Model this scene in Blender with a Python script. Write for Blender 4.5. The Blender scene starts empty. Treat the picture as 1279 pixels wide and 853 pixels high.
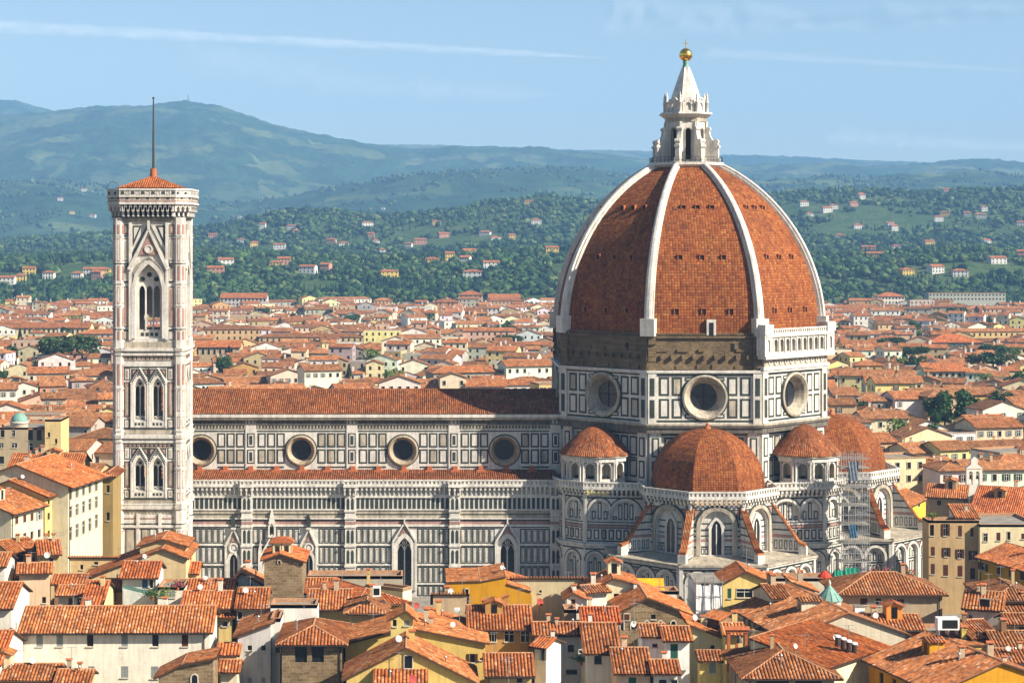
import bpy, math, random
import numpy as np
from math import sin, cos, pi, radians, sqrt, tan, atan2, hypot, floor
from mathutils import Vector

random.seed(7)
S = bpy.context.scene
COL = S.collection

# ---------------------------------------------------------------- camera, sky, sun, exposure
EYE = 74.5                       # the viewing gallery of the town hall tower, metres above the piazza
F, CX, CY = 2418.0, 525.0, 300.0 # focal length and principal point of the photograph (1279 px wide)
cam = bpy.data.cameras.new('camera')
cam_ob = bpy.data.objects.new('camera', cam)
COL.objects.link(cam_ob)
cam_ob.location = (0, 0, EYE)
cam_ob.rotation_euler = (pi / 2, 0, 0)
cam.sensor_width = 36
cam.lens = 36 * F / 1279
cam.shift_x = (639.5 - CX) / 1279
cam.shift_y = (CY - 426.5) / 1279
cam.clip_start = 1
cam.clip_end = 200000
S.camera = cam_ob

SUN_EL, SUN_FROM_S = radians(34), radians(63)      # elevation; azimuth from south towards east
world = bpy.data.worlds.new('World')
S.world = world
world.use_nodes = True
wt = world.node_tree
wt.nodes.clear()
sky = wt.nodes.new('ShaderNodeTexSky')
sky.sky_type = 'NISHITA'
sky.sun_disc = False
sky.sun_elevation = SUN_EL
sky.sun_rotation = pi - SUN_FROM_S
sky.altitude = 400
sky.air_density = 1.0
sky.dust_density = 0.9
sky.ozone_density = 0.9
bg = wt.nodes.new('ShaderNodeBackground')
bg.inputs['Strength'].default_value = 0.06
wo = wt.nodes.new('ShaderNodeOutputWorld')
wt.links.new(sky.outputs[0], bg.inputs['Color'])
wt.links.new(bg.outputs[0], wo.inputs['Surface'])

sun = bpy.data.lights.new('sun', 'SUN')
sun.energy = 5.0
sun.angle = radians(0.5)
sun.color = (1.0, 0.915, 0.78)
sun_ob = bpy.data.objects.new('sun', sun)
COL.objects.link(sun_ob)
to_sun = Vector((sin(SUN_FROM_S) * cos(SUN_EL), -cos(SUN_FROM_S) * cos(SUN_EL), sin(SUN_EL)))
sun_ob.rotation_euler = to_sun.to_track_quat('Z', 'Y').to_euler()
sun_ob.location = (200, -100, 300)

S.view_settings.view_transform = 'Standard'
S.view_settings.look = 'None'
S.view_settings.exposure = 1.22
S.view_settings.gamma = 1
S.cycles.use_denoising = True
S.cycles.max_bounces = 5
S.cycles.diffuse_bounces = 3
S.cycles.glossy_bounces = 2
S.cycles.transmission_bounces = 2
S.cycles.volume_bounces = 0
S.cycles.transparent_max_bounces = 8

# ---------------------------------------------------------------- helpers
def lin(h):
    """hex colour as seen -> linear"""
    r = [int(h[i:i + 2], 16) / 255 for i in (1, 3, 5)]
    return tuple(c / 12.92 if c < .04045 else ((c + .055) / 1.055) ** 2.4 for c in r)

def at(px, py, Y):
    return Vector(((px - CX) * Y / F, Y, EYE - (py - CY) * Y / F))

def proj(x, y, z):
    return CX + F * x / y, CY + F * (EYE - z) / y

ORG = {}

class MB:
    """collects faces, builds ONE mesh object"""
    def __init__(s):
        s.v, s.f, s.m, s.uv, s.sm, s.col = [], [], [], {}, [], {}
    def add(s, pts, mat=0, uv=None, smooth=False, col=None):
        i = len(s.v)
        s.v.extend([tuple(p) for p in pts])
        s.f.append(tuple(range(i, i + len(pts))))
        s.m.append(mat)
        s.sm.append(smooth)
        if uv is not None: s.uv[len(s.f) - 1] = uv
        if col is not None: s.col[len(s.f) - 1] = col
    def grid(s, rows, mat=0, closed=False, smooth=True, uvs=None):
        """rows: list of equally long point lists"""
        i0 = len(s.v)
        n = len(rows[0])
        for r in rows: s.v.extend([tuple(p) for p in r])
        for a in range(len(rows) - 1):
            for b in range(n if closed else n - 1):
                c = (b + 1) % n
                s.f.append((i0 + a * n + b, i0 + a * n + c, i0 + (a + 1) * n + c, i0 + (a + 1) * n + b))
                s.m.append(mat); s.sm.append(smooth)
                if uvs: s.uv[len(s.f) - 1] = [uvs[a][b], uvs[a][c], uvs[a + 1][c], uvs[a + 1][b]]
    def box(s, x0, x1, y0, y1, z0, z1, mat=0):
        p = [(x, y, z) for z in (z0, z1) for y in (y0, y1) for x in (x0, x1)]
        for q in ((0, 1, 5, 4), (1, 3, 7, 5), (3, 2, 6, 7), (2, 0, 4, 6), (4, 5, 7, 6), (2, 3, 1, 0)):
            s.add([p[k] for k in q], mat)
    def bar(s, a, b, r, mat=0, n=6, r2=None):
        a, b = Vector(a), Vector(b)
        d = (b - a).normalized()
        t = d.orthogonal().normalized(); w = d.cross(t)
        r2 = r if r2 is None else r2
        ra = [a + (t * cos(2 * pi * k / n) + w * sin(2 * pi * k / n)) * r for k in range(n)]
        rb = [b + (t * cos(2 * pi * k / n) + w * sin(2 * pi * k / n)) * r2 for k in range(n)]
        s.grid([ra, rb], mat, True, n > 6)
        s.add(rb, mat); s.add(ra[::-1], mat)
    def lathe(s, c, prof, n, mat=0, smooth=True, rot=0.0):
        rows = [[(c[0] + r * cos(rot + 2 * pi * k / n), c[1] + r * sin(rot + 2 * pi * k / n), z) for k in range(n)] for r, z in prof]
        s.grid(rows, mat, True, smooth)
    def ngon_prism(s, pts, z0, z1, mat=0, top=True, bottom=False):
        n = len(pts)
        for k in range(n):
            a, b = pts[k], pts[(k + 1) % n]
            s.add([(a[0], a[1], z0), (b[0], b[1], z0), (b[0], b[1], z1), (a[0], a[1], z1)], mat)
        if top: s.add([(p[0], p[1], z1) for p in pts], mat)
        if bottom: s.add([(p[0], p[1], z0) for p in pts][::-1], mat)
    def mesh(s, name, mats, o=(0, 0, 0)):
        me = bpy.data.meshes.new(name)
        o = Vector(o)
        me.from_pydata([(p[0] - o[0], p[1] - o[1], p[2] - o[2]) for p in s.v], [], s.f)
        for m in mats: me.materials.append(m)
        me.polygons.foreach_set('material_index', [min(k, len(mats) - 1) for k in s.m])
        me.polygons.foreach_set('use_smooth', s.sm)
        if s.uv:
            l = me.uv_layers.new(name='UVMap')
            for fi, uv in s.uv.items():
                st = me.polygons[fi].loop_start
                for k, t in enumerate(uv): l.data[st + k].uv = t
        if s.col:
            a = me.color_attributes.new('own_colour', 'FLOAT_COLOR', 'CORNER')
            for fi, c in s.col.items():
                p = me.polygons[fi]
                for k in range(p.loop_total): a.data[p.loop_start + k].color = (*c, 1)
        me.update()
        return me
    def build(s, name, mats, parent=None, color=None):
        o = ORG[parent.name] if parent else Vector((0, 0, 0))
        if parent is None and s.v:
            xs, ys, zs = zip(*s.v)
            o = Vector(((min(xs) + max(xs)) / 2, (min(ys) + max(ys)) / 2, min(zs)))
        ob = bpy.data.objects.new(name, s.mesh(name, mats, o))
        COL.objects.link(ob)
        if parent: ob.parent = parent
        else: ob.location = o
        ORG[ob.name] = o
        if color: ob.color = (*color, 1)
        elif parent: ob.color = parent.color
        return ob

def thing(name, label, cat, loc, group=None):
    o = bpy.data.objects.new(name, None)
    COL.objects.link(o)
    o.location = loc
    o.empty_display_size = .5
    ORG[o.name] = Vector(loc)
    tag(o, label, cat, group)
    return o

def tag(o, label, cat, group=None, kind=None):
    if label: o['label'] = label
    if cat: o['category'] = cat
    if group: o['group'] = group
    if kind: o['kind'] = kind
    return o

class WF:
    """a wall's own frame: u to the right along the wall, z up, d outwards"""
    def __init__(s, p0, p1, off=0.0):
        s.L = hypot(p1[0] - p0[0], p1[1] - p0[1])
        s.u = ((p1[0] - p0[0]) / s.L, (p1[1] - p0[1]) / s.L)
        s.n = (s.u[1], -s.u[0])
        s.o = (p0[0] + s.n[0] * off, p0[1] + s.n[1] * off)
    def p(s, u, z, d=0.0):
        return (s.o[0] + s.u[0] * u + s.n[0] * d, s.o[1] + s.u[1] * u + s.n[1] * d, z)
    def box(s, mb, u0, u1, z0, z1, d0, d1, m=0):
        P = s.p
        mb.add([P(u0, z0, d1), P(u1, z0, d1), P(u1, z1, d1), P(u0, z1, d1)], m)
        mb.add([P(u0, z1, d1), P(u1, z1, d1), P(u1, z1, d0), P(u0, z1, d0)], m)
        mb.add([P(u0, z0, d0), P(u1, z0, d0), P(u1, z0, d1), P(u0, z0, d1)], m)
        mb.add([P(u0, z0, d0), P(u0, z0, d1), P(u0, z1, d1), P(u0, z1, d0)], m)
        mb.add([P(u1, z0, d1), P(u1, z0, d0), P(u1, z1, d0), P(u1, z1, d1)], m)
    def panel(s, mb, u0, u1, z0, z1, f=.3, m=1, mi=0, d=.05):
        s.box(mb, u0, u1, z0, z1, 0, d, m)
        s.box(mb, u0 + f, u1 - f, z0 + f, z1 - f, d, d + .05, mi if mi else random.choice((0, 0, 6)))
    def prism(s, mb, poly, d0, d1, m=0, ms=None):
        P = s.p
        mb.add([P(u, z, d1) for u, z in poly], m)
        n = len(poly)
        for k in range(n):
            a, b = poly[k], poly[(k + 1) % n]
            mb.add([P(*a, d1), P(*a, d0), P(*b, d0), P(*b, d1)], m if ms is None else ms)
    def strip(s, mb, pts, w, d0, d1, m=0, closed=False):
        n = len(pts)
        A, B = [], []
        for k in range(n):
            a = pts[k - 1] if (k > 0 or closed) else pts[k]
            b = pts[(k + 1) % n] if (k < n - 1 or closed) else pts[k]
            dx, dz = b[0] - a[0], b[1] - a[1]
            l = hypot(dx, dz) or 1
            nx, nz = -dz / l, dx / l
            A.append((pts[k][0] + nx * w / 2, pts[k][1] + nz * w / 2))
            B.append((pts[k][0] - nx * w / 2, pts[k][1] - nz * w / 2))
        P = s.p
        for k in range(n if closed else n - 1):
            j = (k + 1) % n
            mb.add([P(*B[k], d1), P(*B[j], d1), P(*A[j], d1), P(*A[k], d1)], m)
            mb.add([P(*A[k], d1), P(*A[j], d1), P(*A[j], d0), P(*A[k], d0)], m)
            mb.add([P(*B[j], d1), P(*B[k], d1), P(*B[k], d0), P(*B[j], d0)], m)
    def wall(s, mb, u0, u1, z0, z1, ops=(), m=0, rev=None, depth=.5, d=0.0):
        P = s.p
        rev = m if rev is None else rev
        q = lambda a, b, c, e: mb.add([P(a, c, d), P(b, c, d), P(b, e, d), P(a, e, d)], m)
        cur = u0
        for op in sorted(ops, key=lambda o: o[0][0]):
            if op[0][0] > cur + 1e-6: q(cur, op[0][0], z0, z1)
            for (ua, la, ha), (ub, lb, hb) in zip(op, op[1:]):
                if la > z0 + 1e-6 or lb > z0 + 1e-6:
                    mb.add([P(ua, z0, d), P(ub, z0, d), P(ub, lb, d), P(ua, la, d)], m)
                mb.add([P(ua, ha, d), P(ub, hb, d), P(ub, z1, d), P(ua, z1, d)], m)
                mb.add([P(ua, ha, d), P(ua, ha, d - depth), P(ub, hb, d - depth), P(ub, hb, d)], rev)
                mb.add([P(ua, la, d), P(ub, lb, d), P(ub, lb, d - depth), P(ua, la, d - depth)], rev)
            for k in (0, -1):
                ua, la, ha = op[k]
                if ha - la > 1e-4: mb.add([P(ua, la, d), P(ua, la, d - depth), P(ua, ha, d - depth), P(ua, ha, d)], rev)
            cur = op[-1][0]
        if cur < u1 - 1e-6: q(cur, u1, z0, z1)
    def pane(s, mb, op, d, m=0):
        P = s.p
        for (ua, la, ha), (ub, lb, hb) in zip(op, op[1:]):
            mb.add([P(ua, la, d), P(ub, lb, d), P(ub, hb, d), P(ua, ha, d)], m)
    def ring(s, mb, uc, zc, prof, m=0, n=32):
        rows = [[s.p(uc + r * cos(2 * pi * k / n), zc + r * sin(2 * pi * k / n), d) for k in range(n)] for r, d in prof]
        mb.grid(rows, m, True, False)
    def corbels(s, mb, u0, u1, z0, z1, pitch, dep, m=0, w=.42):
        n = max(1, round((u1 - u0) / pitch))
        p = (u1 - u0) / n
        for k in range(n + 1):
            c = u0 + k * p
            zm = z0 + (z1 - z0) * .55
            s.box(mb, c - w * .36, c + w * .36, z0, zm, 0, dep * .55, m)
            s.box(mb, c - w * .5, c + w * .5, zm, z1, 0, dep, m)
    def rail(s, mb, u0, u1, z0, z1, d0, d1, pitch, m=0, w=.45):
        h = z1 - z0
        s.box(mb, u0, u1, z0, z0 + h * .2, d0, d1, m)
        s.box(mb, u0, u1, z1 - h * .25, z1, d0 - .05, d1 + .05, m)
        P = s.p
        mb.add([P(u1, z0, d0), P(u0, z0, d0), P(u0, z1, d0), P(u1, z1, d0)], m)
        n = max(1, round((u1 - u0) / pitch))
        for k in range(n + 1):
            c = u0 + (u1 - u0) * k / n
            s.box(mb, max(u0, c - w / 2), min(u1, c + w / 2), z0 + h * .2, z1 - h * .25, d0, d1 - .02, m)

def rect_op(uc, w, z0, z1): return [(uc - w / 2, z0, z1), (uc + w / 2, z0, z1)]
def round_op(uc, w, z0, zs, n=10):
    r = w / 2
    return [(uc - r * cos(pi * k / n), z0, zs + r * sin(pi * k / n)) for k in range(n + 1)]
def point_op(uc, w, z0, zs, n=8, k=.95):
    R = w * k
    out = []
    for i in range(n + 1):
        x = -w / 2 + w * i / n
        out.append((uc + x, z0, zs + sqrt(max(0, R * R - (abs(x) + R - w / 2) ** 2))))
    return out
def circ_op(uc, zc, r, n=24):
    return [(uc - r * cos(pi * k / n), zc - r * sin(pi * k / n), zc + r * sin(pi * k / n)) for k in range(n + 1)]
def outline(op):
    """jamb, arch, jamb as an open polyline"""
    return [(op[0][0], op[0][1])] + [(u, h) for u, l, h in op] + [(op[-1][0], op[-1][1])]
def grow(op, g):
    """an opening enlarged by g"""
    uc = (op[0][0] + op[-1][0]) / 2
    w = op[-1][0] - op[0][0]
    k = (w + 2 * g) / w
    zs = min(op[0][2], op[-1][2])
    return [(uc + (u - uc) * k, l, zs + (h - zs) * k + (g if len(op) == 2 else 0)) for u, l, h in op]

# ---------------------------------------------------------------- value noise on arrays
def _hash(ix, iy, seed):
    h = (ix.astype(np.int64) * 374761393 + iy.astype(np.int64) * 668265263 + seed * 1442695041) & 0x7fffffff
    h = ((h ^ (h >> 13)) * 1274126177) & 0x7fffffff
    return ((h ^ (h >> 16)) & 0xffff) / 65535.0
def vnoise(x, y, seed=0, oct=4, gain=.5):
    x = np.asarray(x, float); y = np.asarray(y, float)
    s = np.zeros(np.broadcast(x, y).shape); a = 1.0; t = 0
    for o in range(oct):
        ix, iy = np.floor(x), np.floor(y)
        fx, fy = x - ix, y - iy
        fx, fy = fx * fx * (3 - 2 * fx), fy * fy * (3 - 2 * fy)
        v = (_hash(ix, iy, seed + o) * (1 - fx) + _hash(ix + 1, iy, seed + o) * fx) * (1 - fy) + \
            (_hash(ix, iy + 1, seed + o) * (1 - fx) + _hash(ix + 1, iy + 1, seed + o) * fx) * fy
        s += a * v; t += a; a *= gain; x, y = x * 2.03, y * 2.03
    return s / t

# ---------------------------------------------------------------- materials
class NT:
    def __init__(s, name, rough=.8, spec=.3):
        s.mat = bpy.data.materials.new(name)
        s.mat.use_nodes = True
        s.t = s.mat.node_tree
        s.b = s.t.nodes['Principled BSDF']
        s.b.inputs['Roughness'].default_value = rough
        s.b.inputs['Specular IOR Level'].default_value = spec
    def n(s, typ, ins=None, out=0, **kw):
        nd = s.t.nodes.new('ShaderNode' + typ)
        for k, v in kw.items(): setattr(nd, k, v)
        for k, v in (ins or {}).items():
            sock = nd.inputs[k]
            if hasattr(v, 'is_linked') or isinstance(v, bpy.types.NodeSocket): s.t.links.new(v, sock)
            else: sock.default_value = v
        return nd.outputs[out]
    def math(s, op, a, b=0.0, c=None):
        ins = {0: a, 1: b}
        if c is not None: ins[2] = c
        return s.n('Math', ins, operation=op)
    def mix(s, f, a, b, mode='MIX'):
        nd = s.t.nodes.new('ShaderNodeMix')
        nd.data_type = 'RGBA'; nd.blend_type = mode
        for k, v in ((0, f), (6, a), (7, b)):
            if isinstance(v, bpy.types.NodeSocket): s.t.links.new(v, nd.inputs[k])
            else: nd.inputs[k].default_value = (*v, 1) if isinstance(v, tuple) and len(v) == 3 else v
        return nd.outputs[2]
    def ramp(s, f, stops, interp='LINEAR'):
        nd = s.t.nodes.new('ShaderNodeValToRGB')
        e = nd.color_ramp.elements
        nd.color_ramp.interpolation = interp
        while len(e) < len(stops): e.new(.5)
        for k, (p, c) in enumerate(stops):
            e[k].position = p
            e[k].color = (*c, 1) if isinstance(c, tuple) else (c, c, c, 1)
        s.t.links.new(f, nd.inputs[0])
        return nd.outputs[0]
    def obj(s): return s.n('TexCoord', out=3)
    def sep(s, v): 
        nd = s.t.nodes.new('ShaderNodeSeparateXYZ'); s.t.links.new(v, nd.inputs[0]); return nd.outputs
    def noise(s, v, scale, detail=4, rough=.55, dist=0):
        return s.n('TexNoise', {'Vector': v, 'Scale': scale, 'Detail': detail, 'Roughness': rough, 'Distortion': dist})
    def stretch(s, v, sc):
        return s.n('Mapping', {'Vector': v, 'Scale': sc})
    def bump(s, h, strength=.4, dist=.1):
        s.t.links.new(s.n('Bump', {'Height': h, 'Strength': strength, 'Distance': dist}), s.b.inputs['Normal'])
    def done(s, col):
        if isinstance(col, tuple): s.b.inputs['Base Color'].default_value = (*col, 1)
        else: s.t.links.new(col, s.b.inputs['Base Color'])
        return s.mat

def m_marble(name, base, var=.35, grime=.5):
    t = NT(name, .55, .35)
    o = t.obj()
    a = t.noise(o, .35, 5, .6)
    b = t.noise(t.stretch(o, (1.4, 1.4, .12)), 1.0, 5, .65)
    c = t.noise(o, 2.2, 3, .6)
    f = t.ramp(a, [(.3, 1 - var), (.65, 1.0)])
    g = t.ramp(b, [(.35, 1 - grime), (.58, 1.0)])
    h = t.ramp(c, [(.3, .8), (.7, 1.05)])
    k = t.mix(1.0, t.mix(1.0, t.mix(1.0, base, f, 'MULTIPLY'), g, 'MULTIPLY'), h, 'MULTIPLY')
    t.bump(c, .25, .08)
    return t.done(k)

def m_plaster():
    t = NT('plaster', .9, .15)
    o = t.obj()
    col = t.n('ObjectInfo', out=1)
    a = t.noise(o, .5, 5, .6)
    b = t.noise(t.stretch(o, (2.2, 2.2, .18)), 1.0, 4, .6)
    c = t.noise(o, 7.0, 3, .6)
    k = t.mix(1.0, col, t.ramp(a, [(.32, .9), (.62, 1.04)]), 'MULTIPLY')
    k = t.mix(1.0, k, t.ramp(b, [(.36, .86), (.55, 1.0)]), 'MULTIPLY')
    k = t.mix(1.0, k, t.ramp(c, [(.3, .93), (.7, 1.04)]), 'MULTIPLY')
    st = t.ramp(t.noise(o, .9, 6, .7, .6), [(.57, 0.0), (.66, 1.0)])
    k = t.mix(t.math('MULTIPLY', st, .32), k, t.mix(1.0, k, (.62, .52, .42), 'MULTIPLY'))
    t.bump(c, .3, .03)
    return t.done(k)

TILE_W, TILE_L = .45, .42
def m_tiles(name, attr=False, grooves=True):
    t = NT(name, .85, .2)
    uv = t.sep(t.n('TexCoord', out=2))
    iu = t.math('FLOOR', t.math('DIVIDE', uv[0], TILE_W))
    iv = t.math('FLOOR', t.math('DIVIDE', uv[1], TILE_L))
    cell = t.n('CombineXYZ', {0: iu, 1: iv, 2: 0.0})
    w = t.n('TexWhiteNoise', {'Vector': cell}, noise_dimensions='3D')
    wc = t.n('TexWhiteNoise', {'Vector': t.n('CombineXYZ', {0: iu, 1: t.math('FLOOR', t.math('MULTIPLY', iv, .2)), 2: 3.0})}, noise_dimensions='3D')
    o = t.obj()
    big = t.noise(o, .25, 5, .65)
    c = t.ramp(w, [(0, (.22, .068, .022)), (.3, (.33, .102, .028)), (.6, (.40, .132, .036)), (.9, (.44, .165, .055)), (1, (.52, .29, .16))])
    c = t.mix(1.0, c, t.ramp(wc, [(0, .7), (1, 1.16)]), 'MULTIPLY')
    tint = t.n('VertexColor', layer_name='own_colour') if attr else t.n('ObjectInfo', out=1)
    c = t.mix(1.0, c, tint, 'MULTIPLY')
    c = t.mix(1.0, c, t.ramp(big, [(.3, .6), (.62, 1.08)]), 'MULTIPLY')
    lich = t.ramp(t.noise(o, 1.3, 6, .7), [(.52, 0.0), (.68, 1.0)])
    c = t.mix(t.math('MULTIPLY', lich, .55), c, (.22, .17, .115))
    if not grooves:      # groove shade painted into the channels between cover tiles, along with their dirt
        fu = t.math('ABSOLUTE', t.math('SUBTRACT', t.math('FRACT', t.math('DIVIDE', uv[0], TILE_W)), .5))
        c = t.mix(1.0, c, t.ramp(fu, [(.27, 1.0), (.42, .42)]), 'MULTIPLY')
    if grooves:
        s = t.math('ABSOLUTE', t.math('SINE', t.math('MULTIPLY', uv[0], pi / TILE_W)))
        fr = t.math('FRACT', t.math('DIVIDE', uv[1], TILE_L))
        hgt = t.math('ADD', t.math('MULTIPLY', s, 1.0), t.math('MULTIPLY', fr, -.35))
        t.bump(hgt, .8, .12)
    else:
        fr = t.math('FRACT', t.math('DIVIDE', uv[1], TILE_L))
        t.bump(t.math('MULTIPLY', fr, -1.0), .7, .06)
    return t.done(c)

def m_dome_tiles(name, cw, ch, tintmul=1.0):
    t = NT(name, .8, .25)
    uv = t.sep(t.n('TexCoord', out=2))
    du = t.math('DIVIDE', uv[0], cw); dv = t.math('DIVIDE', uv[1], ch)
    cell = t.n('CombineXYZ', {0: t.math('FLOOR', du), 1: t.math('FLOOR', dv), 2: 1.0})
    w = t.n('TexWhiteNoise', {'Vector': cell}, noise_dimensions='3D')
    fu = t.math('ABSOLUTE', t.math('SUBTRACT', t.math('FRACT', du), .5))
    fv = t.math('ABSOLUTE', t.math('SUBTRACT', t.math('FRACT', dv), .5))
    edge = t.ramp(t.math('MAXIMUM', fu, fv), [(.32, 1.0), (.44, 0.0)])
    o = t.obj()
    big = t.noise(o, .12, 6, .65)
    st = t.noise(t.stretch(o, (.9, .9, .06)), 1.0, 4, .6)
    c = t.ramp(w, [(0, (.18, .040, .008)), (.35, (.27, .068, .012)), (.75, (.315, .092, .017)), (1, (.37, .135, .032))])
    c = t.mix(1.0, c, t.ramp(big, [(.3, .7), (.62, 1.05)]), 'MULTIPLY')
    c = t.mix(1.0, c, t.ramp(st, [(.34, .6), (.54, 1.0)]), 'MULTIPLY')
    fine = t.noise(o, 3.0, 4, .7)
    c = t.mix(1.0, c, t.ramp(fine, [(.3, .75), (.7, 1.12)]), 'MULTIPLY')
    c = t.mix(t.ramp(edge, [(0, .42), (1, 0.0)]), c, (.13, .045, .018))
    t.bump(edge, .9, .12)
    return t.done(c)

def m_stone(name, base, dark, bw=.9, bh=.42, mortar=(.30, .24, .16)):
    t = NT(name, .9, .15)
    o = t.obj()
    x = t.sep(o)
    h = t.math('ADD', x[0], t.math('MULTIPLY', x[1], .83))
    v = t.n('CombineXYZ', {0: h, 1: x[2], 2: 0.0})
    v = t.n('VectorMath', {0: v, 1: t.n('CombineXYZ', {0: t.math('MULTIPLY', t.noise(o, 1.2, 3), .5), 1: t.math('MULTIPLY', t.noise(o, .9, 3), .5), 2: 0.0})}, operation='ADD')
    br = t.n('TexBrick', {'Vector': v, 'Color1': (*base, 1), 'Color2': (*dark, 1), 'Mortar': (*mortar, 1), 'Scale': 1.0,
                          'Mortar Size': .03, 'Mortar Smooth': .4, 'Bias': 0.0, 'Brick Width': bw, 'Row Height': bh})
    big = t.noise(o, .3, 5, .65)
    c = t.mix(1.0, br, t.ramp(big, [(.3, .6), (.65, 1.1)]), 'MULTIPLY')
    fine = t.noise(o, 4.0, 4, .7)
    c = t.mix(1.0, c, t.ramp(fine, [(.3, .7), (.7, 1.15)]), 'MULTIPLY')
    t.bump(fine, .6, .08)
    return t.done(c)

def m_plain(name, col, rough=.7, spec=.3, metal=0.0, var=.25, sc=1.5):
    t = NT(name, rough, spec)
    t.b.inputs['Metallic'].default_value = metal
    o = t.obj()
    c = t.mix(1.0, col, t.ramp(t.noise(o, sc, 4, .6), [(.3, 1 - var), (.7, 1 + var * .3)]), 'MULTIPLY')
    return t.done(c)

def m_objcol(name, rough=.8, spec=.2, var=.3, sc=1.0, attr=None):
    t = NT(name, rough, spec)
    col = t.n('VertexColor', layer_name=attr) if attr else t.n('ObjectInfo', out=1)
    c = t.mix(1.0, col, t.ramp(t.noise(t.obj(), sc, 4, .6), [(.3, 1 - var), (.7, 1 + var * .4)]), 'MULTIPLY')
    return t.done(c)

WHITE = m_marble('white_marble', (.68, .635, .56), .22, .28)
GREEN = m_marble('green_marble', (.040, .052, .042), .3, .3)
PINK = m_marble('pink_marble', (.40, .235, .19), .3, .3)
CARVED = m_marble('carved_marble', (.50, .43, .325), .4, .45)
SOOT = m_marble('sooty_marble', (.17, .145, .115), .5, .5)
TANSTONE = m_marble('tan_stone', (.44, .35, .24), .3, .4)
VOID = m_plain('dark_interior', (.014, .012, .012), .7, .2, 0, .2)
ROUGH = m_stone('unfinished_masonry', (.20, .14, .078), (.115, .08, .046), .7, .36, (.18, .13, .078))
GLASS = m_plain('dark_leaded_glass', (.016, .018, .024), .25, .5, 0, .3, 3)
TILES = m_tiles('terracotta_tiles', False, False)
TILES_FAR = m_tiles('terracotta_tiles_smooth', False, True)
DOMETILES = m_dome_tiles('dome_tiles', .6, .6)
APSETILES = m_dome_tiles('apse_dome_tiles', .5, .5)
CM = [WHITE, GREEN, PINK, VOID, TILES_FAR, ROUGH, CARVED, GLASS, SOOT, TANSTONE]   # indices 0..7 used by the cathedral and the bell tower
PLASTER = m_plaster()
RUBBLE = m_stone('rubble_wall', (.27, .19, .105), (.16, .105, .055))
GOLD = m_plain('gilded_copper', (.95, .58, .12), .22, .5, 1.0, .1)
COPPER = m_plain('green_copper', (.17, .33, .27), .6, .4, 0, .4, 2)
IRON = m_plain('dark_iron', (.05, .04, .035), .5, .5, .4)
STEEL = m_plain('galvanised_steel', (.40, .41, .41), .4, .5, .6)
TERRA = m_plain('terracotta', (.40, .12, .045), .85, .2, 0, .4, 3)
MORTAR = m_plain('ridge_tiles', (.44, .24, .13), .9, .1, 0, .4, 3)
GREYSTONE = m_plain('grey_stone', (.25, .225, .185), .85, .2, 0, .4, .6)
WOODDARK = m_plain('dark_eaves_wood', (.075, .04, .022), .8, .2, 0, .3, 3)
FRAMEW = m_plain('pale_stone_frame', (.50, .45, .36), .8, .2, 0, .2, 2)
PANE = m_plain('window_glass', (.012, .013, .015), .15, .5, 0, .3, 2)
OBJCOL = m_objcol('painted')
WHITEPAINT = m_plain('white_paint', (.78, .77, .73), .6, .3, 0, .12, 2)
# ================================================================ the cathedral
DC = (58.27, 425.0)                 # centre of the dome
def octv(c, R, k, a0=-112.5): 
    a = radians(a0 + 45 * k)
    return (c[0] + R * cos(a), c[1] + R * sin(a))

cath = thing('cathedral', 'huge white, green and pink marble cathedral under a ribbed terracotta dome', 'cathedral', (DC[0], DC[1], 0))

# ---- ground course of the lantern, dome, drum ------------------
RD, ZD0, ZD1, ZT = 30.5, 36.9, 47.3, 55.3
drum = MB()
for k in range(8):
    W = WF(octv(DC, RD, k), octv(DC, RD, k + 1)); L = W.L
    W.wall(drum, 0, L, ZD0, ZD1, [circ_op(L / 2, 42.3, 4.25)], 0, 0, .3)
    for u0 in (0, L - 1.75):
        W.box(drum, u0, u0 + 1.75, ZD0, ZD1, 0, .45, 0)
        for z0, z1 in ((38.1, 41.8), (42.6, 46.2)):
            W.box(drum, u0 + .4, u0 + 1.35, z0, z1, .45, .5, 1)
    for u0 in (2.3, 4.95, L - 4.4, L - 7.05):
        for z0, z1 in ((38.0, 42.0), (42.6, 46.4)):
            W.panel(drum, u0, u0 + 2.1, z0, z1, .42)
    for u0 in (7.6, L - 9.6):
        for z0, z1 in ((38.0, 38.9), (45.6, 46.4)):
            W.panel(drum, u0, u0 + 2.0, z0, z1, .28)
    W.box(drum, 1.75, L - 1.75, 37.2, 37.6, 0, .06, 1)
    W.box(drum, 1.75, L - 1.75, 46.75, 47.05, 0, .06, 1)
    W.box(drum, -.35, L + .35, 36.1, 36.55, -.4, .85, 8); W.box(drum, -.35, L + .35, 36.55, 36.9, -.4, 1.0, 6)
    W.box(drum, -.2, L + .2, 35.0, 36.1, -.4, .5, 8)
    W.box(drum, -.2, L + .2, ZD1, ZD1 + .5, -.5, .6, 0)
drum_ob = drum.build('drum', CM, cath)
for k in (7, 0, 1, 2, 6):
    W = WF(octv(DC, RD, k), octv(DC, RD, k + 1)); L = W.L
    oc = MB()
    W.ring(oc, L / 2, 42.3, [(4.25, 0), (4.65, .1), (4.65, .5), (4.25, .62), (4.0, .4), (3.7, .1), (3.5, -.3), (2.75, -1.7)], 6)
    W.ring(oc, L / 2, 42.3, [(5.0, 0), (5.0, .09), (4.66, .09)], 1)
    W.pane(oc, circ_op(L / 2, 42.3, 2.8), -1.7, 7)
    W.box(oc, L / 2 - .08, L / 2 + .08, 39.6, 45.0, -1.7, -1.6, 3)
    W.box(oc, L / 2 - 2.7, L / 2 + 2.7, 42.22, 42.38, -1.7, -1.6, 3)
    oc.build('round_window', CM, drum_ob)

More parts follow.
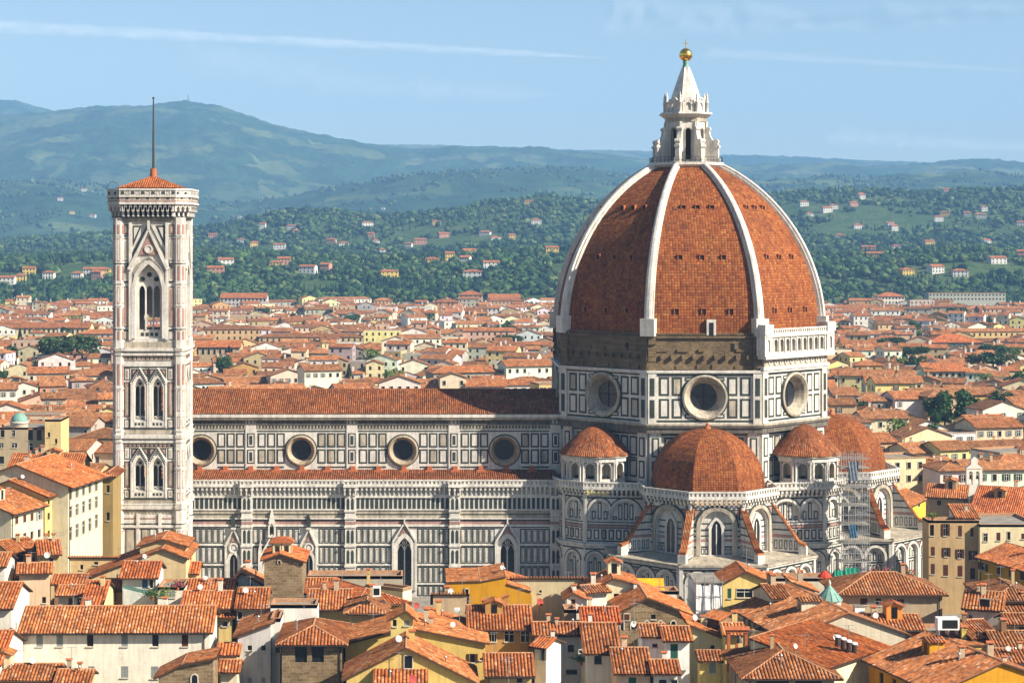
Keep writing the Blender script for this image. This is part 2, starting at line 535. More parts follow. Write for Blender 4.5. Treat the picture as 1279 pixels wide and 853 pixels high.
band = MB()
for k in range(8):
    W = WF(octv(DC, RD - .5, k), octv(DC, RD - .5, k + 1)); L = W.L
    W.wall(band, 0, L, ZD1, ZT, (), 5)
    W.box(band, -.1, L + .1, ZT - .9, ZT - .45, 0, .45, 5)
    W.box(band, -.1, L + .1, ZT - .2, ZT + .1, -1.5, .25, 5)
    rnd = random.Random(k)
    if k != 1:
        for j in range(9):
            u = 2.6 + j * (L - 5.2) / 8.0
            W.box(band, u - .28, u + .28, 50.1, 50.9, 0, .75, 5)
        u = 1.2
        while u < L - 2:
            w = rnd.uniform(1.5, 4.5)
            W.box(band, u, min(L - 1.2, u + w), 48.0, 48.0 + rnd.uniform(.5, 1.1), 0, rnd.uniform(.15, .5), 5)
            if rnd.random() < .6: W.box(band, u + .3, min(L - 1.2, u + w * .7), 51.6, 52.2, 0, rnd.uniform(.1, .35), 5)
            u += w + rnd.uniform(.1, .8)
    for u0 in (-.1, L - 1.5):
        z = ZD1
        while z < ZT:
            h = rnd.uniform(.6, 1.2)
            W.box(band, u0, u0 + 1.6, z, min(ZT, z + h), 0, rnd.uniform(.3, .75), 5)
            z += h
    W.box(band, L * .74, L * .74 + .7, 51.7, 53.3, 0, .08, 3)
band.build('unfinished_band', CM, cath)

# the one finished gallery, on the south-east side
W = WF(octv(DC, RD, 1), octv(DC, RD, 2)); L = W.L
ent = MB()
W.box(ent, -.4, L + .4, 47.8, 48.5, 0, .85, 0)
W.box(ent, .1, L - .1, 48.5, 50.1, 0, .6, 6)
for j in range(11):
    u = 2.2 + j * (L - 4.4) / 10
    W.ring(ent, u, 49.35, [(.62, .6), (.62, .78), (.38, .78), (.34, .6)], 0, 10)
W.box(ent, -.9, L + .9, 50.1, 50.7, -.3, 1.75, 0)
ent.build('entablature', CM, cath)
gal = MB()
W2 = WF(octv(DC, RD, 1), octv(DC, RD, 2), 1.3)
n = 9
ops = [round_op(3.3 + (L - 6.6) * j / (n - 1), 1.25, 51.5, 53.5, 8) for j in range(n)]
W2.wall(gal, 0, L, 50.7, 54.6, ops, 0, 0, .6)
W2.box(gal, 0, L, 50.7, 51.3, 0, .15, 0)
for j in range(n + 1):
    u = 3.3 + (L - 6.6) * (j - .5) / (n - 1)
    W2.box(gal, u - .22, u + .22, 51.3, 54.4, 0, .2, 0)
W2.box(gal, -.7, L + .7, 54.6, 55.2, -1.2, .45, 0)
W2.rail(gal, -.3, L + .3, 55.2, 56.3, -.1, .2, .8, 0, .35)
for u0 in (-1.0, L - 1.6):
    W2.wall(gal, u0, u0 + 2.6, 50.7, 55.2, [round_op(u0 + 1.3, 1.0, 51.6, 53.6, 8)], 0, 0, .5, .3)
    W2.pane(gal, round_op(u0 + 1.3, 1.0, 51.6, 53.6, 8), -.15, 3)
    W2.box(gal, u0 - .2, u0 + 2.8, 55.2, 57.2, -1.4, .5, 0)
    W2.box(gal, u0 - .05, u0 + .0, 50.7, 55.2, -1.8, .3, 0)
    W2.box(gal, u0 + 2.6, u0 + 2.65, 50.7, 55.2, -1.8, .3, 0)
W2.box(gal, 0, L, 50.72, 54.58, -1.75, -1.7, 6)
gal.build('gallery', CM, cath)

# lower octagon, between drum and tribunes
body = MB()
RB = 29.4
for k in range(8):
    W = WF(octv(DC, RB, k), octv(DC, RB, k + 1)); L = W.L
    W.wall(body, 0, L, 22, 36.0, (), 0)
    for u0 in (0, L - 2.4):
        W.box(body, u0, u0 + 2.4, 24.0, 35.6, 0, .9, 0)
        for z0, z1 in ((25.6, 29.2), (30.0, 34.0)):
            W.box(body, u0 + .45, u0 + 1.95, z0, z1, .9, .95, 1)
            W.box(body, u0 + .8, u0 + 1.6, z0 + .35, z1 - .35, .95, 1.0, 0)
    m = 7
    for j in range(m):
        u = 2.9 + (L - 5.8) * j / m
        w = (L - 5.8) / m
        for z0, z1 in ((25.6, 29.2), (30.0, 34.0)):
            W.panel(body, u + .2, u + w - .2, z0, z1, .36)
    for z in (24.4, 29.4, 34.4): W.box(body, 2.4, L - 2.4, z, z + .3, 0, .07, 1)
body.build('lower_octagon', CM, cath)

# dome shell
RV, RHO, HD = 29.65, 38.9, 35.5
def rdome(h): return RHO * cos(math.asin(h / RHO)) - (RHO - RV)
dome = MB()
NR, NC = 26, 8
for k in range(8):
    rows, uvs = [], []
    for i in range(NR + 1):
        th = math.asin(HD / RHO) * i / NR
        h = RHO * sin(th); r = rdome(h)
        a, b = octv(DC, r, k), octv(DC, r, k + 1)
        sl = hypot(b[0] - a[0], b[1] - a[1])
        rows.append([(a[0] + (b[0] - a[0]) * j / NC, a[1] + (b[1] - a[1]) * j / NC, ZT + h) for j in range(NC + 1)])
        uvs.append([((j / NC - .5) * sl + k * 40, RHO * th) for j in range(NC + 1)])
    dome.grid(rows, 0, False, False, uvs)
dome_ob = dome.build('dome', [DOMETILES], cath)
for k in range(8):
    rib = MB()
    a = radians(-112.5 + 45 * k)
    er, et = (cos(a), sin(a)), (-sin(a), cos(a))
    rows = []
    for i in range(NR + 1):
        th = math.asin(HD / RHO) * i / NR
        h = RHO * sin(th); r = rdome(h)
        w = .74 - .28 * i / NR
        row = []
        for t, q in ((-w - .25, -.5), (-w - .25, .28), (-w, .3), (-w, .85), (-w * .4, 1.0), (w * .4, 1.0), (w, .85), (w, .3), (w + .25, .28), (w + .25, -.5)):
            rr = r + q * cos(th)
            row.append((DC[0] + er[0] * rr + et[0] * t, DC[1] + er[1] * rr + et[1] * t, ZT + h + q * sin(th)))
        rows.append(row)
    rib.grid(rows, 0, False, False)
    for zz, q0, q1, w in ((ZT - .5, 28.9, 31.0, 1.5), ):
        pts = [(DC[0] + er[0] * q + et[0] * t, DC[1] + er[1] * q + et[1] * t) for q, t in ((q0, -w), (q1, -w), (q1, w), (q0, w))]
        rib.ngon_prism(pts, zz, zz + 3.6, 0)
    rib.build('rib', CM, dome_ob)
for k in (7, 0, 1, 6):
    A = radians(-90 + 45 * k)
    en, et = (cos(A), sin(A)), (-sin(A), cos(A))
    for h, sp in ((4.6, 5.6), (15.6, 4.5), (26.0, 3.0)):
        for j in (-1, 0, 1):
            r = rdome(h) * cos(pi / 8)
            th = math.asin(h / RHO)
            c = Vector((DC[0] + en[0] * r + et[0] * sp * j, DC[1] + en[1] * r + et[1] * sp * j, ZT + h))
            ob = MB()
            e3, t3, u3 = Vector((en[0], en[1], 0)), Vector((et[0], et[1], 0)), Vector((0, 0, 1))
            def bx(t0, t1, z0, z1, d0, d1, m):
                p = [c + t3 * t + u3 * z + e3 * d for d in (d0, d1) for z in (z0, z1) for t in (t0, t1)]
                for q in ((4, 5, 7, 6), (0, 4, 6, 2), (5, 1, 3, 7), (6, 7, 3, 2), (0, 1, 5, 4)): ob.add([p[x] for x in q], m)
            s = .42
            bx(-s, s, -.5, .5, -1.2, .16, 1)
            bx(-s - .16, -s, -.55, .6, -1.4, .32, 0); bx(s, s + .16, -.55, .6, -1.4, .32, 0)
            bx(-s - .16, s + .16, .5, .66, -1.6, .42, 0)
            ob.build('shell_opening', [TERRA, VOID], dome_ob)
# small white door at the foot of the south side
d = MB()
W = WF(octv(DC, RD - .5, 0), octv(DC, RD - .5, 1)); L = W.L
W.box(d, L * .52, L * .52 + 1.9, 55.0, 58.2, -.6, .35, 0)
W.box(d, L * .52 + .5, L * .52 + 1.4, 55.0, 57.6, .35, .4, 3)
d.build('dome_door', CM, dome_ob)

# ---- lantern
lan = MB()
Z0 = ZT + HD
def ringoct(mb, R0, R1, z0, z1, m=0, c=DC):
    for k in range(8):
        a, b = octv(c, R0, k), octv(c, R0, k + 1); a2, b2 = octv(c, R1, k), octv(c, R1, k + 1)
        mb.add([(*a, z0), (*b, z0), (*b2, z1), (*a2, z1)], m)
    mb.add([(*octv(c, R1, k), z1) for k in range(8)], m)
    mb.add([(*octv(c, R0, 7 - k), z0) for k in range(8)], m)
ringoct(lan, 7.4, 8.5, Z0 - .8, Z0, 0); ringoct(lan, 8.5, 8.5, Z0, Z0 + .55, 0)
for k in range(8):
    W = WF(octv(DC, 8.2, k), octv(DC, 8.2, k + 1))
    for z in (1.0, 1.7): W.box(lan, 0, W.L, Z0 + z, Z0 + z + .06, -.05, 0, 3)
    for j in range(7): W.box(lan, W.L * j / 6 - .04, W.L * j / 6 + .04, Z0 + .5, Z0 + 1.75, -.05, .01, 3)
RL = 4.55
ZL = Z0 + .55
for k in range(8):
    W = WF(octv(DC, RL, k), octv(DC, RL, k + 1)); L = W.L
    W.wall(lan, 0, L, ZL, 100.3, [round_op(L / 2, 1.25, ZL + .6, 98.2, 8)], 0, 0, .7)
    W.strip(lan, outline(round_op(L / 2, 1.5, ZL + .6, 98.2, 8)), .22, 0, .15, 6)
    W.box(lan, L / 2 - .75, L / 2 + .75, ZL + .7, 99.2, -1.3, -1.2, 3)
    W.box(lan, -.2, .35, ZL, 100.3, 0, .35, 0); W.box(lan, L - .35, L + .2, ZL, 100.3, 0, .35, 0)
ringoct(lan, 4.75, 4.75, 100.3, 101.2, 6); ringoct(lan, 4.9, 5.9, 101.2, 101.9, 0); ringoct(lan, 6.0, 5.9, 101.9, 102.3, 0)
ringoct(lan, 4.4, 4.2, 102.3, 104.2, 0)
for k in range(8):
    W = WF(octv(DC, 4.6, k), octv(DC, 4.6, k + 1)); L = W.L
    W.wall(lan, .5, L - .5, 102.3, 105.0, [round_op(L / 2, 1.1, 102.7, 103.9, 8)], 0, 0, .3)
    W.strip(lan, [(L / 2 - .75 * cos(pi * j / 8), 104.7 + .75 * sin(pi * j / 8)) for j in range(9)], .3, -.3, .1, 0)
    v = octv(DC, 4.75, k)
    lan.lathe(v, [(.34, 102.3), (.34, 104.3), (.44, 104.4), (.44, 104.6), (.24, 104.8), (.36, 105.2), (.2, 105.5), (.3, 105.8), (.14, 106.2), (.08, 106.6), (0, 106.9)], 8, 0)
lan_ob = lan.build('lantern', CM, cath)
for k in range(8):
    bt = MB()
    a = radians(-112.5 + 45 * k)
    er, et = (cos(a), sin(a)), (-sin(a), cos(a))
    prof = [(4.3, ZL), (7.35, ZL), (7.35, 95.2), (7.0, 95.9), (6.5, 96.0), (5.9, 96.5), (5.5, 97.3), (5.35, 98.2), (5.0, 98.8), (4.3, 99.0)]
    P3 = lambda r, z, t: (DC[0] + er[0] * r + et[0] * t, DC[1] + er[1] * r + et[1] * t, z)
    w = .48
    bt.add([P3(r, z, -w) for r, z in prof]); bt.add([P3(r, z, w) for r, z in prof][::-1])
    for (r0, q0), (r1, q1) in zip(prof[1:], prof[2:]): bt.add([P3(r0, q0, -w), P3(r0, q0, w), P3(r1, q1, w), P3(r1, q1, -w)])
    for r, z, rr in ((6.85, 95.9, .55), (5.15, 98.7, .45)):
        rows = [[P3(r + rr * cos(2 * pi * j / 10), z + rr * sin(2 * pi * j / 10), t) for j in range(10)] for t in (-w - .12, w + .12)]
        bt.grid(rows, 0, True, False); bt.add(rows[0][::-1]); bt.add(rows[1])
    pts = [P3(r, 0, t)[:2] for r, t in ((6.6, -.62), (7.6, -.62), (7.6, .62), (6.6, .62))]
    bt.ngon_prism(pts, ZL, ZL + 1.0); bt.ngon_prism(pts, 94.6, 95.1)
    bt.build('lantern_buttress', CM, lan_ob)
cone = MB()
rows = []
for r, z in ((4.0, 103.2), (3.5, 104.7), (2.8, 106.8), (2.1, 108.8), (1.35, 110.8), (.72, 112.4)):
    rows.append([(DC[0] + (r + (.14 if j % 2 else -.05)) * cos(2 * pi * j / 16), DC[1] + (r + (.14 if j % 2 else -.05)) * sin(2 * pi * j / 16), z) for j in range(16)])
cone.grid(rows, 0, True, False)
cone.build('lantern_cone', CM, lan_ob)
cc = MB(); cc.lathe(DC, [(.95, 111.5), (.72, 112.5), (.55, 113.3), (.7, 113.5), (.5, 113.8)], 16, 0)
cc.build('copper_collar', [COPPER], lan_ob)
ball = MB()
ball.lathe(DC, [(.45, 113.7)] + [(1.45 * cos(t), 115.1 + 1.45 * sin(t)) for t in np.linspace(-1.2, pi / 2, 12)], 24, 0)
ball.build('gilded_ball', [GOLD], lan_ob)
cr = MB()
cr.bar((DC[0], DC[1], 116.2), (DC[0], DC[1], 118.6), .1); cr.box(DC[0] - .55, DC[0] + .55, DC[1] - .08, DC[1] + .08, 117.5, 117.7)
cr.bar((DC[0], DC[1], 116.2), (DC[0], DC[1], 116.6), .25)
cr.build('cross', [GOLD], lan_ob)

# ---- tribunes
def tribune(c, phi):
    tb = MB()
    V = lambda R, a: (c[0] + R * cos(radians(a)), c[1] + R * sin(radians(a)))
    R = 13.55
    wins = []
    for j in (-2, -1, 0, 1, 2):
        a = phi + 45 * j
        W = WF(V(R, a - 22.5), V(R, a + 22.5)); L = W.L
        op = round_op(L / 2, 6.3, 12.6, 18.0, 14)
        W.wall(tb, 0, L, 10, 22.4, [op], 0, 0, .75)
        W.pane(tb, op, -.75, 0)
        W.strip(tb, outline(grow(op, .55)), .75, 0, .3, 6)
        W.strip(tb, outline(grow(op, 1.15))[1:-1], .28, 0, .16, 1)
        for z0, z1, m in ((14.0, 14.35, 1), (15.2, 15.8, 2), (16.2, 16.5, 1), (17.2, 17.5, 1), (18.5, 18.8, 1), (21.8, 22.1, 1)):
            for u0, u1 in ((0, 1.2), (L - 1.2, L)): W.box(tb, u0, u1, z0, z1, 0, .07, m)
        for z0, z1, m in ((14.0, 14.3, 1), (15.2, 15.7, 2), (16.2, 16.45, 1), (17.3, 17.6, 1), (18.6, 18.85, 1)):
            W.box(tb, L / 2 - 3.1, L / 2 - 1.55, z0, z1, -.75, -.69, m); W.box(tb, L / 2 + 1.55, L / 2 + 3.1, z0, z1, -.75, -.69, m)
        for s in (-1, 1):
            for q in (0, 1):
                uc = L / 2 + s * (1.95 + .75 * q)
                W.box(tb, uc - .28, uc + .28, 12.7, 13.8, -.75, -.68, 1)
                W.box(tb, uc - .14, uc + .14, 12.9, 13.6, -.68, -.64, 0)
        for s in (-1, 1):        # spandrels
            W.prism(tb, [(L / 2 + s * 4.6, 19.3), (L / 2 + s * 4.6, 21.6), (L / 2 + s * 2.7, 21.6)][::s], 0, .07, 1)
            W.prism(tb, [(L / 2 + s * 4.35, 20.0), (L / 2 + s * 4.35, 21.35), (L / 2 + s * 3.3, 21.35)][::s], .07, .11, 2)
        W.box(tb, -.1, .35, 10, 22.4, 0, .25, 0); W.box(tb, L - .35, L + .1, 10, 22.4, 0, .25, 0)
        W.corbels(tb, 0, L, 22.2, 23.6, .95, .95, 0)
        W.box(tb, -.5, L + .5, 23.6, 24.0, -.6, 1.15, 0)
        W.rail(tb, -.45, L + .45, 24.0, 25.2, .75, 1.05, .85, 0)
        wins.append((W, L))
    tb.add([(*V(R + .6, phi - 112.5 + 45 * k), 23.9) for k in range(6)], 6)
    for k in range(8):
        W = WF(V(12.5, phi - 22.5 + 45 * k), V(12.5, phi + 22.5 + 45 * k)); W.wall(tb, 0, W.L, 23.8, 24.9, (), 0)
    ob = tb.build('tribune', CM, cath)
    for W, L in wins:
        w = MB()
        g = point_op(L / 2, 1.9, 12.6, 17.6)
        W.pane(w, g, -.6, 7)
        W.strip(w, outline(grow(g, .3)), .5, -.75, -.4, 0)
        W.box(w, L / 2 - .1, L / 2 + .1, 12.6, 18.6, -.6, -.48, 0)
        W.strip(w, [(L / 2 - 1.6, 17.9), (L / 2, 20.3), (L / 2 + 1.6, 17.9)], .3, -.75, -.42, 0)
        w.build('lancet_window', CM, ob)
    # dome
    dm = MB()
    R0, H0 = 11.85, 11.5
    for k in range(8):
        a0, a1 = phi - 22.5 + 45 * k, phi + 22.5 + 45 * k
        rows, uvs = [], []
        for i in range(13):
            th = (pi / 2) * i / 12
            r = R0 * cos(th) ** .93 if i < 12 else .02; z = 24.8 + H0 * sin(th)
            A, B = V(r, a0), V(r, a1)
            sl = hypot(A[0] - B[0], A[1] - B[1])
            rows.append([(A[0] + (B[0] - A[0]) * j / 5, A[1] + (B[1] - A[1]) * j / 5, z) for j in range(6)])
            uvs.append([((j / 5 - .5) * sl + 30 * k, 12.3 * th) for j in range(6)])
        dm.grid(rows, 0, False, False, uvs)
    dmo = dm.build('tribune_dome', [APSETILES], ob)
    f = MB(); f.lathe(c, [(.7, 36.0), (.75, 36.5), (.35, 36.7), (.3, 37.0), (.42, 37.2), (.1, 37.5), (0, 37.6)], 10, 0)
    f.build('finial', [TERRA], ob)
    # spurs
    for a in (-67.5, -22.5, 22.5, 67.5):
        sp = MB()
        A = radians(phi + a); er, et = (cos(A), sin(A)), (-sin(A), cos(A))
        P3 = lambda r, z, t: (c[0] + er[0] * r + et[0] * t, c[1] + er[1] * r + et[1] * t, z)
        prof = [(13.0, 11.5), (19.6, 11.5), (19.6, 13.9), (18.6, 14.3), (13.0, 22.3)]
        w = .55
        sp.add([P3(r, z, -w) for r, z in prof], 0); sp.add([P3(r, z, w) for r, z in prof][::-1], 0)
        for (r0, q0), (r1, q1) in zip(prof[1:], prof[2:]): sp.add([P3(r0, q0, -w), P3(r0, q0, w), P3(r1, q1, w), P3(r1, q1, -w)], 0)
        for z0, z1, m in ((12.2, 12.5, 1), (15.2, 15.8, 2), (16.6, 16.9, 1), (18.0, 18.3, 1), (19.6, 19.9, 1)):
            for s in (-1, 1):
                re = min(18.9, 13.0 + (22.3 - z1) / (8.0 / 5.6))
                sp.add([P3(13.0, z0, s * (w + .02)), P3(re, z0, s * (w + .02)), P3(re, z1, s * (w + .02)), P3(13.0, z1, s * (w + .02))], m)
        for q in range(5):
            r0 = 13.8 + q * 1.0
            for s in (-1, 1):
                sp.add([P3(r0, 12.9, s * (w + .02)), P3(r0 + .6, 12.9, s * (w + .02)), P3(r0 + .6, 14.7, s * (w + .02)), P3(r0, 14.7, s * (w + .02))], 1)
                sp.add([P3(r0 + .15, 13.1, s * (w + .04)), P3(r0 + .45, 13.1, s * (w + .04)), P3(r0 + .45, 14.5, s * (w + .04)), P3(r0 + .15, 14.5, s * (w + .04))], 0)
        spo = sp.build('spur_buttress', CM, ob)
        ob.color = (1, 1, 1, 1)
        cp = MB()
        cap = [(13.0, 22.4, .75), (18.7, 14.45, .75), (20.0, 14.0, .75)]
        for (r0, q0, b0), (r1, q1, b1) in zip(cap, cap[1:]):
            n = 5
            for q in range(n):
                t0, t1 = -b0 + 2 * b0 * q / n, -b0 + 2 * b0 * (q + 1) / n; tm = (t0 + t1) / 2
                h = .22
                cp.add([P3(r0, q0, t0), P3(r1, q1, t0), P3(r1, q1 + h, tm), P3(r0, q0 + h, tm)], 0, [(0, 0), (0, 8), (.2, 8), (.2, 0)])
                cp.add([P3(r0, q0 + h, tm), P3(r1, q1 + h, tm), P3(r1, q1, t1), P3(r0, q0, t1)], 0, [(.2, 0), (.2, 8), (.4, 8), (.4, 0)])
            for s in (-1, 1):
                cp.add([P3(r0, q0, s * b0), P3(r1, q1, s * b0), P3(r1, q1 - .35, s * b0), P3(r0, q0 - .35, s * b0)], 0, [(0, 0)] * 4)
        cp.add([P3(20.0, 14.0, -.75), P3(20.0, 14.0, .75), P3(20.0, 13.6, .75), P3(20.0, 13.6, -.75)], 0, [(0, 0)] * 4)
        cp.build('spur_roof', [TILES_FAR], ob, (1, 1, 1))
        bl = MB()
        pts = [P3(r, 0, t)[:2] for r, t in ((18.7, -.8), (20.2, -.8), (20.2, .8), (18.7, .8))]
        bl.ngon_prism(pts, 11.9, 13.6); bl.build('spur_pier', CM, ob)
    # ring of chapels
    ch = MB()
    RO = 21.65
    for j in (-2, -1, 0, 1, 2):
        a = phi + 45 * j
        W = WF(V(RO, a - 22.5), V(RO, a + 22.5)); L = W.L
        ops = [round_op(L / 2 + q * 4.9, 3.5, 1.0, 8.3, 12) for q in (-1, 0, 1)]
        W.wall(ch, 0, L, 0, 11.2, ops, 0, 0, .6)
        for op in ops:
            W.pane(ch, op, -.6, 0)
            uc = (op[0][0] + op[-1][0]) / 2
            W.strip(ch, outline(grow(op, .45)), .5, 0, .22, 0)
            W.strip(ch, outline(grow(op, .9))[1:-1], .25, 0, .1, 1)
            for q in (-1, 0, 1):
                W.box(ch, uc + q * 1.05 - .36, uc + q * 1.05 + .36, 1.2, 6.6, -.6, -.53, 1)
                W.box(ch, uc + q * 1.05 - .19, uc + q * 1.05 + .19, 1.5, 6.3, -.53, -.48, 0)
                W.box(ch, uc + q * 1.05 - .30, uc + q * 1.05 + .30, 7.4, 9.3 - abs(q) * .6, -.6, -.54, 1)
                W.box(ch, uc + q * 1.05 - .14, uc + q * 1.05 + .14, 7.6, 9.1 - abs(q) * .6, -.54, -.5, 0)
            W.box(ch, uc - 1.7, uc + 1.7, 6.9, 7.2, -.6, -.5, 1)
        for q in (-2, -1, 1, 2):
            uc = L / 2 + q * 2.45 * (1.0 if abs(q) == 1 else 1.36)
            W.prism(ch, [(uc - .9, 10.5), (uc, 8.9), (uc + .9, 10.5)], 0, .08, 1)
            W.prism(ch, [(uc - .5, 10.25), (uc, 9.4), (uc + .5, 10.25)], .08, .12, 2)
        for z in (10.6, 3.4, 6.95):
            W.box(ch, 0, .7, z, z + .28, 0, .07, 1); W.box(ch, L - .7, L, z, z + .28, 0, .07, 1)
        W.box(ch, 0, L, 10.75, 11.0, 0, .07, 1)
        W.box(ch, -.3, L + .3, 11.2, 11.6, -.7, .45, 0); W.box(ch, -.4, L + .4, 11.6, 12.0, -.7, .7, 6)
        W.box(ch, -.2, .6, 0, 11.2, 0, .3, 0); W.box(ch, L - .6, L + .2, 0, 11.2, 0, .3, 0)
        A, B, A2, B2 = V(RO, a - 22.5), V(RO, a + 22.5), V(13.3, a - 22.5), V(13.3, a + 22.5)
        ch.add([(*A, 11.8), (*B, 11.8), (*B2, 12.5), (*A2, 12.5)], 6)
    for a in (phi - 112.5, phi + 112.5):
        ch.add([(*V(RO, a), 0), (*V(R - 1, a), 0), (*V(R - 1, a), 11.8), (*V(RO, a), 11.8)], 0)
    ch.build('chapel_ring', CM, ob)
    return ob
tribune((DC[0], DC[1] - 32), -90)
tribune((DC[0] + 32, DC[1]), 0)

# ---- blocks on the diagonals with the round exedrae
def diag(sgn):
    pts = [(-29.5, -20.5), (-28.5, -24.5), (-24.5, -28.5), (-12.5, -30.5)]
    if sgn > 0: pts = [(-x, y) for x, y in pts][::-1]
    pts = [(DC[0] + x, DC[1] + y) for x, y in pts]
    mb = MB()
    for k in range(3):
        W = WF(pts[k], pts[k + 1]); L = W.L
        if L > 8: ars = [(L * .24, 3.6), (L * .68, 5.6)] if sgn < 0 else [(L * .32, 5.6), (L * .76, 3.6)]
        else: ars = [(L / 2, L * .62)]
        ops = [round_op(u, w, 17.2, 21.2 - w / 2, 12) for u, w in ars]
        W.wall(mb, 0, L, 12.6, 22.4, ops, 0, 0, .5)
        lops = [round_op(L * (i + .5) / max(1, round(L / 4.6)), 3.0, 1.0, 9.0, 10) for i in range(max(1, round(L / 4.6)))]
        W.wall(mb, -.3, L + .3, 0, 12.2, lops, 0, 0, .5, .5)
        W.box(mb, -.4, L + .4, 12.2, 12.6, -.3, .9, 0)
        for op in ops:
            W.pane(mb, op, -.5, 0); W.strip(mb, outline(grow(op, .35)), .5, 0, .25, 0); W.strip(mb, outline(grow(op, .75))[1:-1], .22, 0, .12, 1)
            u0, u1 = op[0][0], op[-1][0]
            n = max(2, round((u1 - u0) / 1.1))
            for i in range(n):
                c = u0 + (u1 - u0) * (i + .5) / n
                hh = min(o[2] for o in op if abs(o[0] - c) < .75) - .3
                W.box(mb, c - .4, c + .4, 17.4, max(17.9, hh), -.5, -.42, 1); W.box(mb, c - .2, c + .2, 17.65, max(17.7, hh - .25), -.42, -.37, 0)
        for op in lops:
            W.pane(mb, op, 0, 0); W.strip(mb, outline(grow(op, .3)), .4, .5, .7, 0); W.strip(mb, outline(grow(op, .65))[1:-1], .22, .5, .6, 1)
            uc = (op[0][0] + op[-1][0]) / 2
            for q in (-1, 0, 1):
                W.box(mb, uc + q * .9 - .33, uc + q * .9 + .33, 1.3, 9.6 - .8 * abs(q), 0, .06, 1); W.box(mb, uc + q * .9 - .16, uc + q * .9 + .16, 1.6, 9.3 - .8 * abs(q), .06, .1, 0)
        for z0, z1, m in ((12.9, 13.2, 1), (15.6, 15.75, 1), (15.75, 16.3, 2), (16.3, 16.45, 1), (16.8, 17.0, 1), (21.7, 22.0, 1)): W.box(mb, 0, L, z0, z1, 0, .06, m)
        n = round(L / 1.5)
        for i in range(n): W.panel(mb, L * i / n + .2, L * (i + 1) / n - .2, 13.4, 15.4, .28)
        W.box(mb, 0, L, 11.3, 11.6, .5, .57, 1)
        W.box(mb, -.1, .4, 12.6, 22.4, 0, .3, 0); W.box(mb, L - .4, L + .1, 12.6, 22.4, 0, .3, 0)
        W.corbels(mb, 0, L, 22.2, 23.6, .95, .95, 0)
        W.box(mb, -.5, L + .5, 23.6, 24.0, -.6, 1.15, 0)
        W.rail(mb, -.45, L + .45, 24.0, 25.2, .75, 1.05, .85, 0)
    mb.add([(p[0], p[1], 23.95) for p in pts] + [(DC[0] + sgn * 12, DC[1] - 20, 23.95), (DC[0] + sgn * 20, DC[1] - 18, 23.95)], 6)
    blk = mb.build('sacristy_block', CM, cath)
    # exedra
    c = (DC[0] + sgn * 21.8, DC[1] - 21.8)
    ex = MB()
    ang = -90 + sgn * 45
    R = 6.6
    for j in range(-3, 4):
        a = ang + 30 * j
        p0, p1 = [(c[0] + R * cos(radians(q)), c[1] + R * sin(radians(q))) for q in (a - 15, a + 15)]
        W = WF(p0, p1); L = W.L
        if j % 2 == 0 or True:
            op = round_op(L / 2, 1.9, 25.5, 27.7, 10)
            W.wall(ex, 0, L, 23.95, 29.7, [op], 0, 6, 1.1)
            W.strip(ex, outline(grow(op, .22)), .34, 0, .2, 0)
            W.pane(ex, op, -1.1, 6)
            W.strip(ex, [(L / 2 + .9 * cos(pi * q / 8), 27.75 + .9 * sin(pi * q / 8)) for q in range(9)], .12, -1.1, -.9, 0)
            W.box(ex, 0, L, 24.0, 24.9, 0, .18, 0); W.box(ex, L / 2 - .5, L / 2 + .5, 25.5, 26.1, -1.0, -.4, 3)
        for du in (-.32, .32):
            q = W.p(du if j > -3 else abs(du), 0, .25)
            ex.lathe(q[:2], [(.3, 24.9), (.21, 25.2), (.2, 28.4), (.34, 28.8), (.34, 29.0)], 8, 0)
        W.box(ex, -.1, L + .1, 29.0, 29.9, 0, .6, 0)
        W.box(ex, -.25, L + .25, 29.9, 30.3, -.4, .95, 6)
    exo = ex.build('exedra', CM, blk)
    rf = MB()
    rows, uvs = [], []
    n = 24
    for i, (r, z) in enumerate(((7.6, 30.2), (7.6, 30.35), (5.7, 32.4), (3.8, 34.2), (1.9, 35.6), (.05, 36.4))):
        rows.append([(c[0] + r * cos(2 * pi * k / n), c[1] + r * sin(2 * pi * k / n), z) for k in range(n + 1)])
        uvs.append([(k * 1.96, (7.6 - r) * 1.3) for k in range(n + 1)])
    rf.grid(rows, 0, False, False, uvs)
    rf.build('conical_roof', [TILES_FAR], blk, (.66, .58, .54))
diag(-1); diag(1)

# ---- nave
XW, XE = -57.8, DC[0] - 27.0
YC, YA = 413.8, 404.5                 # clerestory wall, aisle wall
cl = MB()
W = WF((XW, YC), (XE + 1.5, YC)); L = W.L
ocx = [-46.9, -25.5, -3.7, 18.0]
U = lambda x: x - XW
W.wall(cl, 0, L, 24.6, 37.4, [circ_op(U(x), 29.6, 2.95) for x in ocx], 0, 0, .3)
pil = [-36.2, -14.6, 7.2, 28.9]
for x in pil:
    W.box(cl, U(x) - 1.15, U(x) + 1.15, 24.6, 36.2, 0, .2, 0)
    for z0, z1 in ((26.8, 29.8), (30.3, 33.3)): W.panel(cl, U(x) - .85, U(x) + .85, z0, z1, .3)
    for z0, z1 in ((26.8, 29.8), (30.3, 33.3)):
        W.box(cl, U(x) - .8, U(x) + .8, z0, z1, .2, .25, 1); W.box(cl, U(x) - .55, U(x) + .55, z0 + .25, z1 - .25, .25, .3, 0); W.box(cl, U(x) - .32, U(x) + .32, z0 + .55, z1 - .55, .3, .33, 1)
edges = [XW] + pil
